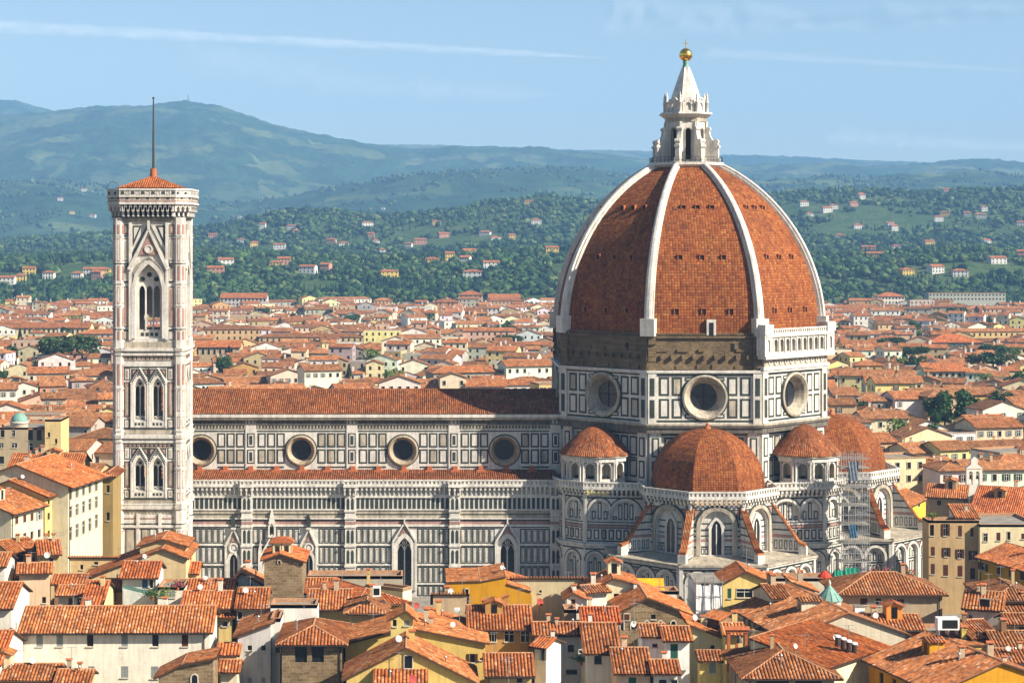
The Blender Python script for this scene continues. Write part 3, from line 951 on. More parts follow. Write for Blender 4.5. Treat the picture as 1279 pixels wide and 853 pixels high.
for i in range(4):
    a, b = (edges[i] + (1.3 if i else .3)), edges[i + 1] - 1.3
    xc = ocx[i]
    for s0, s1 in ((a, xc - 3.35), (xc + 3.35, b)):
        n = max(1, round((s1 - s0) / 1.98))
        for k in range(n):
            u0 = s0 + (s1 - s0) * k / n; u1 = s0 + (s1 - s0) * (k + 1) / n
            for z0, z1 in ((26.8, 29.85), (30.25, 33.3)): W.panel(cl, U(u0) + .14, U(u1) - .14, z0, z1, .34)
    W.box(cl, U(a), U(b), 33.6, 33.85, 0, .07, 1)
    for s0, s1 in ((a, xc - 3.6), (xc + 3.6, b)): W.box(cl, U(s0), U(s1), 25.2, 25.5, 0, .07, 1); W.box(cl, U(s0), U(s1), 25.9, 26.2, 0, .07, 1)
W.box(cl, 0, L, 34.2, 35.1, 0, .12, 6)
n = int(L / .7)
for k in range(n):
    u = L * (k + .5) / n
    W.box(cl, u - .16, u + .16, 34.35, 34.95, .12, .17, 1)
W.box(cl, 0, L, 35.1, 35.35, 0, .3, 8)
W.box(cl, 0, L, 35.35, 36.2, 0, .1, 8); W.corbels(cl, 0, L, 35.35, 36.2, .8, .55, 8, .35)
W.box(cl, 0, L, 36.2, 36.7, 0, .9, 9); W.box(cl, 0, L, 36.7, 37.4, 0, 1.15, 0)
YN = 2 * DC[1] - YC
cl.add([(XW, YN, 0), (XE + 1.5, YN, 0), (XE + 1.5, YN, 37.4), (XW, YN, 37.4)], 0)
cl.add([(XW, YC, 0), (XW, YN, 0), (XW, YN, 37.4), (XW, DC[1], 42), (XW, YC, 37.4)], 0)
clo = cl.build('clerestory', CM, cath)
for x in ocx:
    oc = MB()
    W.ring(oc, U(x), 29.6, [(2.95, 0), (3.25, .08), (3.25, .5), (2.9, .62), (2.75, .35), (2.5, 0), (2.35, -.5), (2.15, -1.1)], 9)
    W.ring(oc, U(x), 29.6, [(3.5, 0), (3.5, .1), (3.26, .1)], 1)
    W.pane(oc, circ_op(U(x), 29.6, 2.2), -1.1, 7)
    oc.build('round_window', CM, clo)

def slope_patch(mb, o, e, s, L, tfun, tile=True, m=0, uoff=0.0, step=None, amp=.17):
    """a tiled roof plane: o eave corner, e along the eave, s up the slope (unit vectors), tfun(u) = slope length at u"""
    o, e, s = Vector(o), Vector(e), Vector(s)
    nrm = e.cross(s).normalized()
    if nrm.z < 0: nrm = -nrm
    if tile:
        n = max(2, int(round(L / TILE_W)))
        tw = L / n
        prev = None
        us = []
        jr = random.Random(int(L * 1000) + int(o.x * 10))
        sag0 = jr.uniform(0, 50)
        for k in range(n):
            for f, h in ((0, 0.0), (.22, .72), (.5, 1.0), (.78, .72)): us.append(((k + f) * tw, h, (k + f) * TILE_W))
        us.append((L, 0.0, n * TILE_W))
        for u, h, uu in us:
            if h == 0.0: jit, lift = jr.uniform(0, .1 if L < 50 else .03), jr.uniform(-.015, .02)
            b = o + e * u + nrm * (h * amp + lift + .09 * (float(vnoise(u / 2.6, sag0, 3, 2)) - .5)) - s * jit; t = tfun(u)
            cur = (b, b + s * t, uu, t)
            if prev and (cur[3] > .01 or prev[3] > .01):
                mb.add([prev[0], cur[0], cur[1], prev[1]], m, [(prev[2] + uoff, 0), (cur[2] + uoff, 0), (cur[2] + uoff, cur[3]), (prev[2] + uoff, prev[3])])
            prev = cur
    else:
        us = sorted(set([0.0, L] + list(step or [])))
        for a, b in zip(us, us[1:]):
            p, q = o + e * a, o + e * b
            mb.add([p, q, q + s * tfun(b), p + s * tfun(a)], m, [(a + uoff, 0), (b + uoff, 0), (b + uoff, tfun(b)), (a + uoff, tfun(a))])

nr = MB()
ang = atan2(41.8 - 37.5, DC[1] - YC + 1.2)
T = (DC[1] - YC + 1.2) / cos(ang)
slope_patch(nr, (XW - .4, YC - 1.2, 37.45), (1, 0, 0), (0, cos(ang), sin(ang)), XE - XW + 2.4, lambda u: T, True, 0)
slope_patch(nr, (XE + 2, YN + 1.2, 37.45), (-1, 0, 0), (0, -cos(ang), sin(ang)), XE - XW + 2.4, lambda u: T, False, 0)
nr.bar((XW - .4, DC[1], 41.75), (XE + 2, DC[1], 41.75), .22, 0, 6)
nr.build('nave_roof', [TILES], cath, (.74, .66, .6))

al = MB()
XA = DC[0] - 29.5
W = WF((XW, YA), (XA, YA)); L = W.L
winx = [(-39.0, 1.7, 'g'), (-23.3, 1.7, 'g'), (-3.3, 2.9, 'w'), (18.2, 2.9, 'w')]
ops = []
for x, w, t in winx:
    ops.append(point_op(U(x), w, 1.5, 9.8 if t == 'w' else 7.5, 10))
W.wall(al, 0, L, 0, 23.2, ops, 0, 0, 1.0)
# parapet and corbel table
W.corbels(al, 0, L, 21.5, 23.1, .95, .95, 0)
W.box(al, 0, L, 21.1, 21.5, 0, .25, 0)
W.box(al, 0, L, 23.1, 23.5, -.6, 1.15, 0)
W.rail(al, 0, L, 23.5, 24.6, .75, 1.05, .85, 0)
piers = [-57.0, -36.2, -14.6, 7.2, 28.2]
# blind arcade of tall dark panels
edges = [(piers[i] + 1.1, piers[i + 1] - 1.1) for i in range(4)]
for a, b in edges:
    n = round((b - a) / .98)
    W.box(al, U(a), U(b), 18.15, 18.4, 0, .3, 0); W.box(al, U(a), U(b), 20.75, 21.1, 0, .3, 0)
    for k in range(n):
        u = U(a) + (b - a) * (k + .5) / n
        W.box(al, u - .31, u + .31, 18.4, 20.75, 0, .06, 1)
    for z0, z1, m, d in ((17.4, 18.15, 6, .1), (17.2, 17.4, 1, .12), (16.6, 17.2, 6, .05), (16.3, 16.55, 0, .45), (15.9, 16.15, 1, .1), (15.2, 15.9, 2, .08), (14.75, 15.2, 0, .4), (14.5, 14.75, 1, .1)):
        W.box(al, U(a), U(b), z0, z1, 0, d, m)
    bays = [(x, w, t) for x, w, t in winx if a < x < b]
    xc, w, t = bays[0] if bays else ((a + b) / 2, 1, 'n')
    half = w / 2 + 1.15
    spans = [(a, xc - half), (xc + half, b)]
    if t == 'g':
        pass
    for s0, s1 in spans:
        n = max(1, round((s1 - s0) / 1.2))
        for k in range(n):
            u0 = U(s0) + (s1 - s0) * k / n; u1 = U(s0) + (s1 - s0) * (k + 1) / n
            for z0, z1 in ((11.2, 14.3), (7.0, 10.5), (2.9, 6.3), (.2, 2.4)):
                W.box(al, u0 + .06, u1 - .06, z0, z1, 0, .05, 1)
                W.box(al, u0 + .29, u1 - .29, z0 + .26, z1 - .26, .05, .1, 0)
                W.box(al, u0 + .38, u1 - .38, z0 + .42, z1 - .42, .1, .12, 1 if k % 2 else 9)
                W.box(al, u0 + .46, u1 - .46, z0 + .55, z1 - .55, .12, .15, 0)
        for z in (10.55, 6.4, 2.45):
            W.box(al, U(s0), U(s1), z, z + .2, 0, .06, 1); W.box(al, U(s0), U(s1), z + .2, z + .5, 0, .3, 0)
# piers
for x in piers:
    u = U(x)
    W.box(al, u - 1.1, u + 1.1, 0, 21.3, 0, .9, 0)
    W2 = WF((XW, YA - .9), (XA, YA - .9))
    for z0 in (18.4, 11.4, 7.2, 3.1):
        hh = 2.3 if z0 > 18 else 2.7
        for q in (-.45, .45):
            W2.pane(al, point_op(u + q, .56, z0, z0 + hh - .4, 6), .05, 1)
    for z in (17.9, 16.4, 14.6, 10.6, 6.4, 2.4):
        W2.box(al, u - 1.25, u + 1.25, z, z + .35, -.9, .25, 0)
    for z in (15.3, ): W2.box(al, u - 1.12, u + 1.12, z, z + .6, -.9, .06, 2)
    W2.corbels(al, u - 1.1, u + 1.1, 21.4, 23.1, .9, .9, 0)
    W2.box(al, u - 1.4, u + 1.4, 23.1, 23.5, -.9, 1.1, 0)
    W2.rail(al, u - 1.35, u + 1.35, 23.5, 24.6, .7, 1.0, .8, 0)
al.add([(XW, YA, 0), (XW, 2 * DC[1] - YA, 0), (XW, 2 * DC[1] - YA, 24), (XW, YA, 24)], 0)
al.add([(XW, 2 * DC[1] - YA, 0), (XA, 2 * DC[1] - YA, 0), (XA, 2 * DC[1] - YA, 24), (XW, 2 * DC[1] - YA, 24)], 0)
alo = al.build('aisle_wall', CM, cath)
for x, w, t in winx:
    g = MB()
    u = U(x)
    if t == 'w':
        op = point_op(u, 2.9, 1.5, 9.8, 10)
        W.pane(g, op, -1.0, 7)
        for q in (0,): W.box(g, u - .12, u + .12, 1.5, 12.0, -1.0, -.75, 0)
        for q in (-.75, .75):
            W.strip(g, [(u + q - .72, 9.6), (u + q - .4, 10.4), (u + q, 10.9), (u + q + .4, 10.4), (u + q + .72, 9.6)], .18, -1.0, -.78, 0)
        W.ring(g, u, 11.3, [(.55, -.95), (.55, -.75), (.32, -.75), (.32, -.95)], 0, 12)
        for zz in (3.5, 5.5, 7.5): W.box(g, u - 1.4, u + 1.4, zz, zz + .07, -1.0, -.93, 3)
        W.strip(g, outline(grow(op, .42)), .85, 0, .45, 0)
        W.strip(g, [(u - 2.4, 11.6), (u, 15.6), (u + 2.4, 11.6)], .42, 0, .6, 0)
        W.prism(g, [(u - 1.0, 13.0), (u + 1.0, 13.0), (u, 14.8)], 0, .3, 2)
        for s in (-1, 1):
            W.box(g, u + s * 2.35 - .28, u + s * 2.35 + .28, 1.5, 11.7, 0, .55, 0)
        W.box(g, u - .14, u + .14, 15.4, 16.4, 0, .7, 0)
    else:
        op = point_op(u, 1.7, 1.5, 7.5, 8)
        W.pane(g, op, -.8, 7)
        W.box(g, u - .09, u + .09, 1.5, 8.2, -.8, -.6, 0)
        W.strip(g, outline(grow(op, .3)), .6, 0, .4, 0)
        W.ring(g, u, 10.3, [(1.05, 0), (1.05, .5), (.75, .5), (.62, .2), (.4, .35), (0.01, .35)], 0, 16)
        W.strip(g, [(u - 1.75, 10.6), (u, 14.2), (u + 1.75, 10.6)], .5, 0, .6, 0)
        W.prism(g, [(u - 1.4, 9.0), (u + 1.4, 9.0), (u + 1.4, 11.2), (u, 13.6), (u - 1.4, 11.2)], 0, .14, 6)
        W.prism(g, [(u - .55, 11.6), (u + .55, 11.6), (u, 12.9)], .14, .3, 2)
        W.box(g, u - .5, u + .5, 14.2, 14.6, 0, .9, 0)
        W.prism(g, [(u - .42, 14.6), (u + .42, 14.6), (u + .42, 16.2), (u, 17.4), (u - .42, 16.2)], 0, .75, 1)
        for s in (-1, 1): W.box(g, u + s * 1.6 - .2, u + s * 1.6 + .2, 1.5, 10.6, 0, .5, 0)
    g.build('gothic_window', CM, alo)
pt = MB()          # side portal with its pinnacle and statue
u = U(-31.0)
W.strip(pt, [(u - 2.3, 8.6), (u, 13.0), (u + 2.3, 8.6)], .5, 0, .9, 0)
W.pane(pt, round_op(u, 2.8, 0, 6.2, 10), .12, 3); W.strip(pt, outline(round_op(u, 3.3, 0, 6.2, 10)), .6, 0, .7, 0)
for s in (-1, 1):
    W.box(pt, u + s * 2.4 - .4, u + s * 2.4 + .4, 0, 9.4, 0, 1.1, 0)
    W.prism(pt, [(u + s * 2.4 - .4, 9.4), (u + s * 2.4 + .4, 9.4), (u + s * 2.4, 12.0)], 0, .9, 0)
W.box(pt, u - .75, u + .75, 12.6, 13.0, 0, 1.1, 0)
W.pane(pt, point_op(u, .9, 13.0, 14.6, 6), .2, 1); W.strip(pt, outline(point_op(u, 1.2, 13.0, 14.6, 6)), .3, 0, .8, 0)
W.prism(pt, [(u - .7, 15.4), (u + .7, 15.4), (u + .12, 18.2), (u - .12, 18.2)], 0, .7, 0)
pt.build('side_portal', CM, alo)
ar = MB()
a2 = atan2(25.4 - 24.0, YC - YA - .2)
T2 = (YC - YA - .2) / cos(a2)
slope_patch(ar, (XW, YA + .2, 24.05), (1, 0, 0), (0, cos(a2), sin(a2)), XA - XW, lambda u: T2, True, 0)
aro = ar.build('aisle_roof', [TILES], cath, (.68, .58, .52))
ar2 = MB()
slope_patch(ar2, (XA, 2 * DC[1] - YA, 24.05), (-1, 0, 0), (0, -cos(a2), sin(a2)), XA - XW, lambda u: T2, False, 0)
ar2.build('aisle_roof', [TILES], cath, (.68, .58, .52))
for x in np.arange(-52.5, 27, 5.45):
    b = MB(); b.box(x - 1.0, x + 1.0, YC - 2.2, YC - .05, 24.6, 25.5); b.box(x - .5, x + .5, YC - 1.0, YC - .05, 25.5, 26.3)
    b.build('tiled_buttress_cap', [TERRA], aro)
# ================================================================ the bell tower
BX, BY, BS = -61.35, 386.0, 14.3
bell = thing('bell_tower', 'tall square marble bell tower with corner buttresses and a mast on its low tiled roof', 'bell tower', (BX + BS / 2, BY + BS / 2, 0))
cor = [(BX, BY), (BX + BS, BY), (BX + BS, BY + BS), (BX, BY + BS)]
BZ = [0, 21.2, 35.0, 52.4, 79.0]
sh = MB()
shell_ops = []
inset = .45
for s in range(4):
    W = WF(cor[s], cor[(s + 1) % 4], -inset); L = W.L
    C0, C1 = 2.3, L - 2.3
    M = L / 2
    # storeys two and three: a pair of two-light windows each
    for z0, z1, zb, zs in ((BZ[1], BZ[2], 24.6, 29.2), (BZ[2], BZ[3], 38.6, 45.0)):
        ops = [point_op(M + q * 1.8, 2.1, zb, zs, 8) for q in (-1, 1)]
        W.wall(sh, 0, L, z0, z1, ops, 0, 0, .7)
        for q, op in zip((-1, 1), ops):
            uc = M + q * 1.8
            shell_ops.append((W, uc, zb, zs, op))
            W.strip(sh, outline(grow(op, .3)), .5, 0, .3, 0)
            zt = zs + 3.9
            W.strip(sh, [(uc - 1.72, zs + .8), (uc, zt), (uc + 1.72, zs + .8)], .42, 0, .45, 0)
            for s2 in (-1, 1):
                W.box(sh, uc + s2 * 1.62 - .16, uc + s2 * 1.62 + .16, zb - 1.4, zs + .9, 0, .4, 0)
                W.prism(sh, [(uc + s2 * 1.66, zs + 1.9), (uc + s2 * 1.66, zt - .1), (uc + s2 * .35, zt - .1)][::s2], 0, .06, 1)
                W.prism(sh, [(uc + s2 * 1.45, zs + 2.6), (uc + s2 * 1.45, zt - .35), (uc + s2 * .75, zt - .35)][::s2], .06, .1, 2)
            W.box(sh, uc - 1.5, uc + 1.5, zb - 1.4, zb - .15, 0, .3, 0)
            for i in range(3): W.box(sh, uc - .95 + i * .7, uc - .55 + i * .7, zb - 1.0, zb - .5, .3, .34, 1)
            for i in range(7):
                f = (i + .5) / 7
                for s2 in (-1, 1): W.box(sh, uc + s2 * 1.5 * (1 - f) - .12, uc + s2 * 1.5 * (1 - f) + .12, zs + 1.0 + 2.7 * f, zs + 1.25 + 2.7 * f, .3, .5, 1)
        for s2 in (-1, 1):
            uc = M + s2 * 4.35
            for a, b, mi in ((zs + 1.6, zt + .1, 0), (zb + .6, zs + 1.2, 2), (zb - 1.6, zb + .2, 0)):
                W.panel(sh, uc - .62, uc + .62, a, b, .2, 1, mi)
                W.box(sh, uc - .22, uc + .22, a + .5, b - .5, .1, .13, 6)
            W.box(sh, M + s2 * 5.15 - .1, M + s2 * 5.15 + .1, zb - 1.7, zt + .2, 0, .12, 1)
        W.box(sh, M - .12, M + .12, zb - 1.6, zt, 0, .12, 1)
        W.box(sh, M - 5.2, M + 5.2, zt + .2, zt + .42, 0, .12, 1); W.box(sh, M - 5.2, M + 5.2, zb - 1.9, zb - 1.68, 0, .12, 1)
        W.box(sh, 2.2, L - 2.2, z1 - 1.9, z1 - .9, 0, .12, 6)
        n = 22
        for i in range(n): W.box(sh, 2.4 + (L - 4.8) * i / n + .1, 2.4 + (L - 4.8) * (i + 1) / n - .12, z1 - 1.75, z1 - 1.1, .12, .16, 1 if i % 2 else 2)
        W.box(sh, 2.2, L - 2.2, z0 + .9, z0 + 1.7, 0, .1, 6)
    # top storey: one tall three-light window
    op = point_op(M, 5.4, 54.9, 65.0, 10)
    W.wall(sh, 0, L, BZ[3], BZ[4], [op], 0, 0, 1.0)
    l3 = [point_op(M + q * 1.48, 1.2, 56.6, 64.4, 6) for q in (-1, 0, 1)] if s != 2 else [rect_op(M + q * 1.48, 1.2, 56.6, 58.6) for q in (-1, 0, 1)]
    W.wall(sh, M - 2.7, M + 2.7, 54.9, 71.0, l3, 0, 0, .4, -1.0)
    for q in (-.74, .74): W.box(sh, M + q - .13, M + q + .13, 56.6, 64.5, -1.0, -.8, 0)
    for q in (-1.4, 0, 1.4): W.ring(sh, M + q, 66.7 + (.9 if q == 0 else 0), [(.52, -1.0), (.52, -.85), (.33, -.85), (.3, -.95), (0.01, -.95)], 1, 8)
    for q in (-1.4, -.45, .45, 1.4): W.box(sh, M + q - .3, M + q + .3, 55.3, 56.0, -1.0, -.94, 1)
    W.strip(sh, outline(grow(op, .35)), .75, 0, .45, 0); W.strip(sh, outline(grow(op, .95)), .3, 0, .3, 6)
    W.strip(sh, [(M - 3.9, 68.6), (M, 76.6), (M + 3.9, 68.6)], .75, 0, .6, 0)
    W.strip(sh, [(M - 4.6, 68.9), (M, 78.0), (M + 4.6, 68.9)], .35, 0, .2, 1)
    W.prism(sh, [(M - 1.9, 71.6), (M + 1.9, 71.6), (M, 75.4)], 0, .3, 2)
    W.ring(sh, M, 72.7, [(.85, .3), (.85, .5), (.6, .5), (.6, .36), (.01, .36)], 0, 14)
    W.box(sh, M - .22, M + .22, 76.6, 78.4, 0, .7, 0)
    for s2 in (-1, 1):
        W.prism(sh, [(M + s2 * 1.4, 77.4), (M + s2 * 3.2, 77.4), (M + s2 * 3.2, 73.2)][::-s2], 0, .07, 1)
        W.prism(sh, [(M + s2 * 1.9, 77.05), (M + s2 * 2.95, 77.05), (M + s2 * 2.95, 74.6)][::-s2], .07, .12, 0)
        W.box(sh, M + s2 * 3.65 - .3, M + s2 * 3.65 + .3, 54.6, 78.0, 0, .4, 0)
        uc = M + s2 * 4.5
        for a, b, mi in ((75.6, 77.6, 2), (70.4, 74.8, 0), (66.2, 69.4, 0), (57.2, 65.2, 0), (54.6, 56.4, 0)):
            W.panel(sh, uc - .6, uc + .6, a, b, .16, 1, mi)
            if b - a > 1.9: W.box(sh, uc - .24, uc + .24, a + .5, b - .5, .1, .13, 2 if b - a > 5 else 6)
    W.box(sh, 2.2, L - 2.2, 78.1, 78.9, 0, .14, 6)
    W.box(sh, 2.2, L - 2.2, 53.0, 54.2, 0, .1, 6)
    # base storeys
    W.wall(sh, 0, L, 0, BZ[1], (), 0)
    for u in (2.6, 5.0, 9.2, 11.6):
        pass
    for u0, u1 in ((2.5, 4.4), (5.6, 7.1), (7.3, 8.8), (10.0, 11.9)):
        W.panel(sh, u0, u1, 11.4, 17.0, .18, 1, 0); W.pane(sh, point_op((u0 + u1) / 2, .9, 12.0, 14.8, 6), .13, 2 if u0 > 5 and u0 < 9 else 6)
        W.panel(sh, u0, u1, 3.0, 9.6, .18, 1, 0)
    for u in (5.0, 9.4): W.box(sh, u - .3, u + .3, 2, 20.0, 0, .3, 0)
    for z, m in ((17.8, 1), (10.6, 1), (10.2, 2), (18.9, 2)): W.box(sh, 2.2, L - 2.2, z, z + .25, 0, .08, m)
    n = 14
    for i in range(n): W.box(sh, 2.3 + (L - 4.6) * i / n + .14, 2.3 + (L - 4.6) * (i + 1) / n - .14, 20.0, 20.9, 0, .12, 6)
    # courses right round
    for z, h, d in ((BZ[1] - .3, .7, .75), (BZ[1] + .5, .35, .55), (BZ[2] - .9, .4, .6), (BZ[2], .7, .85), (BZ[3] - .9, .5, .7), (BZ[3], .6, 1.0), (17.2, .4, .6), (10.9, .35, .55)):
        W.box(sh, 1.4, L - 1.4, z, z + h, 0, d - .2, 0)
    for z in (56.5, 66, 69.7, 75.2): W.box(sh, 2.2, L / 2 - 3.9, z, z + .22, 0, .15, 1); W.box(sh, L / 2 + 3.9, L - 2.2, z, z + .22, 0, .15, 1)
for q in range(4):                          # octagonal corner buttresses
    sx, sy = (1 if q in (0, 3) else -1), (1 if q in (0, 1) else -1)
    c = (cor[q][0] + sx * 1.15, cor[q][1] + sy * 1.15)
    R = 1.32
    V = [octv(c, R, k) for k in range(8)]
    for k in range(8):
        W = WF(V[k], V[(k + 1) % 8]); w = W.L
        W.wall(sh, 0, w, 0, 79, (), 0)
        for a, b in ((3, 9.6), (11.4, 16.6), (22.6, 24.2), (25, 28.6), (29.4, 32.6), (37, 39.4), (40.4, 44.6), (45.6, 49.8), (54.6, 56.4), (57.2, 61.0), (61.8, 65.2), (66.4, 69.4), (70.2, 74.8), (75.6, 77.6)):
            W.box(sh, w * .24, w * .76, a, b, 0, .03, 2); W.box(sh, w * .34, w * .66, a + .22, b - .22, .03, .05, 0 if (int(a) % 3) else 2)
        for z in (17.8, 10.4, 56.6, 65.6, 69.7, 75.1): W.box(sh, 0, w, z, z + .22, 0, .04, 1)
    for z, h, g in ((BZ[1] - .3, .7, .42), (BZ[1] + .5, .35, .25), (BZ[2] - .9, .4, .25), (BZ[2], .7, .45), (BZ[3] - .9, .5, .3), (BZ[3], .6, .55), (17.2, .4, .25), (10.9, .35, .25), (61.2, .3, .14), (65.7, .3, .14), (74.9, .3, .14), (28.8, .25, .14), (44.8, .25, .14), (36.3, .3, .2)):
        ringoct(sh, R + g * .6, R + g, z, z + h, 0, c)
shaft = sh.build('shaft', CM, bell)
for W, uc, zb, zs, op in shell_ops:
    w = MB()
    hs = [point_op(uc + q * .52, .86, zb + .3, zs - .3, 6) for q in (-1, 1)]
    W.wall(w, uc - 1.05, uc + 1.05, zb, zs + 2.2, hs, 0, 0, .25, -.55)
    W.ring(w, uc, zs + .85, [(.32, -.55), (.32, -.4), (.18, -.4), (.16, -.5), (.01, -.5)], 1, 8)
    W.box(w, uc - .08, uc + .08, zb + .3, zs, -.55, -.42, 0)
    W.box(w, uc - 1.0, uc + 1.0, zb - .1, zb + .75, -.5, -.35, 0)
    for q in (-.5, .5):
        W.strip(w, [(uc + q - .3, zb + .1), (uc + q + .3, zb + .6)], .1, -.35, -.3, 1); W.strip(w, [(uc + q - .3, zb + .6), (uc + q + .3, zb + .1)], .1, -.35, -.3, 1)
    w.build('paired_window', CM, shaft)
# floors inside so the tower is dark but open
fl = MB()
for z in (21, 34.6, 52, 78.6): fl.box(BX + .8, BX + BS - .8, BY + .8, BY + BS - .8, z - .4, z, 3)
fl.build('floor', CM, bell)
# crown: corbel table, terrace wall, parapet
cw = MB()
def chamf(g, ch): 
    x0, x1, y0, y1 = BX - g, BX + BS + g, BY - g, BY + BS + g
    return [(x0 + ch, y0), (x1 - ch, y0), (x1, y0 + ch), (x1, y1 - ch), (x1 - ch, y1), (x0 + ch, y1), (x0, y1 - ch), (x0, y0 + ch)]
for k in range(8):
    P8 = chamf(.15, 2.4)
    W = WF(P8[k], P8[(k + 1) % 8]); L = W.L
    W.wall(cw, 0, L, 78.9, 82, (), 0)
    W.box(cw, -.1, L + .1, 78.9, 79.2, -.4, .3, 1)
    n = max(3, round(L / 1.02))
    for i in range(n + 1):
        u = L * i / n
        W.prism(cw, [(u - .17, 79.2), (u + .17, 79.2), (u + .2, 81.3), (u - .2, 81.3)], 0, .5, 0)
        W.box(cw, u - .22, u + .22, 80.2, 81.6, 0, 1.0, 0)
        if i < n:
            uc = L * (i + .5) / n
            W.pane(cw, point_op(uc, L / n * .62, 79.3, 80.5, 6), .04, 3)
            W.wall(cw, L * i / n, L * (i + 1) / n, 80.4, 81.7, [point_op(uc, L / n * .7, 80.4, 80.6, 6)], 0, 0, .3, 1.0)
    P8 = chamf(1.2, 2.8)
    W = WF(P8[k], P8[(k + 1) % 8]); L = W.L
    W.wall(cw, 0, L, 81.7, 84.7, (), 0)
    cw.add([(*P8[k], 81.7), (*chamf(.1, 2.4)[k], 81.7), (*chamf(.1, 2.4)[(k + 1) % 8], 81.7), (*P8[(k + 1) % 8], 81.7)], 0)
    W.box(cw, -.1, L + .1, 81.6, 81.95, -.3, .25, 0); W.box(cw, 0, L, 82.15, 82.4, 0, .08, 2)
    W.box(cw, 0, L, 82.6, 83.0, 0, .06, 6); W.box(cw, -.1, L + .1, 83.05, 83.35, -.3, .25, 0); W.box(cw, -.12, L + .12, 84.4, 84.75, -.5, .22, 0)
    n = max(2, round(L / 1.0))
    for i in range(n):
        u = L * (i + .5) / n
        W.ring(cw, u, 83.85, [(.3, 0), (.3, .12), (.16, .12), (.01, .04)], 0 if i % 2 else 1, 6)
        W.box(cw, L * i / n - .07, L * i / n + .07, 83.35, 84.4, 0, .12, 0)
        W.box(cw, u - .28, u + .28, 82.62, 82.98, .06, .09, 1 if i % 2 else 2)
cw.add([(*p, 84.3) for p in chamf(1.15, 2.8)], 6)
cw.build('crown', CM, bell)
rf = MB()
cx, cy = BX + BS / 2, BY + BS / 2
hb = 6.3
ang = atan2(2.5, hb); T = hb / cos(ang)
for k in range(4):
    e = [(1, 0), (0, 1), (-1, 0), (0, -1)][k]; s2 = [(0, 1), (-1, 0), (0, -1), (1, 0)][k]
    o = (cx - hb * (e[0] + s2[0]), cy - hb * (e[1] + s2[1]), 84.9)
    slope_patch(rf, o, (*e, 0), (s2[0] * cos(ang), s2[1] * cos(ang), sin(ang)), 2 * hb, lambda u: T * min(u, 2 * hb - u) / hb, True, 0, k * 20)
for sx in (-1, 1):
    for sy in (-1, 1): rf.bar((cx + sx * hb, cy + sy * hb, 84.95), (cx, cy, 87.45), .14, 0, 6)
rf.box(cx - hb, cx + hb, cy - hb, cy + hb, 84.3, 84.88)
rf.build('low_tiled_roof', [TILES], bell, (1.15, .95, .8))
ms = MB()
ms.bar((cx, cy, 87.2), (cx, cy, 89.0), .75, 0, 8, .6)
ms.bar((cx, cy, 88.9), (cx, cy, 103.0), .26, 1, 8, .13)
ms.lathe((cx, cy), [(0, 103), (.25, 103.2), (.25, 103.4), (0, 103.6)], 8, 1)
ms.build('mast', [TERRA, IRON], bell)
hp = MB()
for a in (0,):
    c = (cor[0][0], BY + .6)
    pts = [(c[0] + 1.3 * cos(pi * j / 10), c[1], 84.6 + 1.5 * sin(pi * j / 10)) for j in range(11)]
    for p, q in zip(pts, pts[1:]): hp.bar(p, q, .05, 0, 5)
hp.build('iron_hoop', [IRON], bell)
# ================================================================ ground, hills, woods, haze
RIDGES = [   # distance, near half-width, far half-width, skyline (photo column, photo row)
    (2500, 560, 900, [(-700, 330), (0, 326), (100, 322), (250, 317), (350, 321), (450, 326), (560, 321), (650, 316), (740, 312), (860, 318), (1000, 322), (1100, 318), (1200, 312), (1279, 316), (2000, 330)]),
    (3900, 900, 1200, [(-700, 300), (0, 303), (130, 294), (250, 288), (330, 274), (420, 264), (500, 268), (560, 262), (620, 250), (680, 246), (740, 253), (800, 262), (900, 258), (950, 246), (1000, 241), (1050, 238), (1100, 238), (1160, 240), (1279, 238), (2000, 260)]),
    (6600, 1300, 1700, [(-700, 235), (0, 226), (60, 222), (120, 232), (200, 248), (300, 252), (400, 238), (500, 219), (600, 209), (700, 212), (800, 222), (900, 226), (1000, 224), (1279, 218), (2000, 230)]),
    (9300, 2100, 1500, [(-700, 190), (-150, 170), (0, 150), (60, 142), (120, 134), (180, 132), (235, 129), (270, 134), (310, 147), (340, 158), (400, 171), (460, 183), (520, 191), (560, 187), (640, 187), (700, 191), (760, 196), (800, 200), (850, 205), (930, 211), (980, 208), (1040, 206), (1090, 209), (1130, 208), (1160, 205), (1200, 201), (1250, 202), (1279, 205), (2000, 215)]),
    (11200, 1500, 800, [(-700, 120), (0, 127), (20, 128), (60, 138), (110, 152), (160, 170), (2000, 230)]),
]
Y_TOWN = 1690.0
def hill_z(px, Y, detail=True):
    px = np.asarray(px, float); Y = np.asarray(Y, float)
    z = np.zeros(np.broadcast(px, Y).shape)
    X = (px - CX) * Y / F
    wob = (vnoise(X / 700 + 9, Y / 700 + 3, 5, 4) - .5)
    for Yk, wf, wb, sky_ in RIDGES:
        xs, ys = zip(*sky_)
        zk = EYE + (CY - np.interp(px, xs, ys)) * Yk / F
        Yc = Yk + wob * wf * .5
        w = np.where(Y < Yc, wf, wb)
        t = (Y - Yc) / w
        shp = np.exp(-t * t * .9)
        zk2 = zk * shp * (1 + (wob * .55) * np.clip(1 - shp, 0, 1) * 2)
        z = np.maximum(z, zk2)
    if detail:
        big = (vnoise(X / 260, Y / 260, 11, 4) - .5) * np.clip((Y - 2000) / 3000, 0, 1) * 70 * np.clip(z / 150, 0, 1)
        z = z + big * np.where(Y > 8700, .25, .8)
        z = z + (vnoise(X / 22, Y / 22, 21, 2) - .5) * np.clip((Y - 5000) / 3000, 0, 1) * 20
    return z * np.clip((Y - Y_TOWN) / 500, 0, 1)

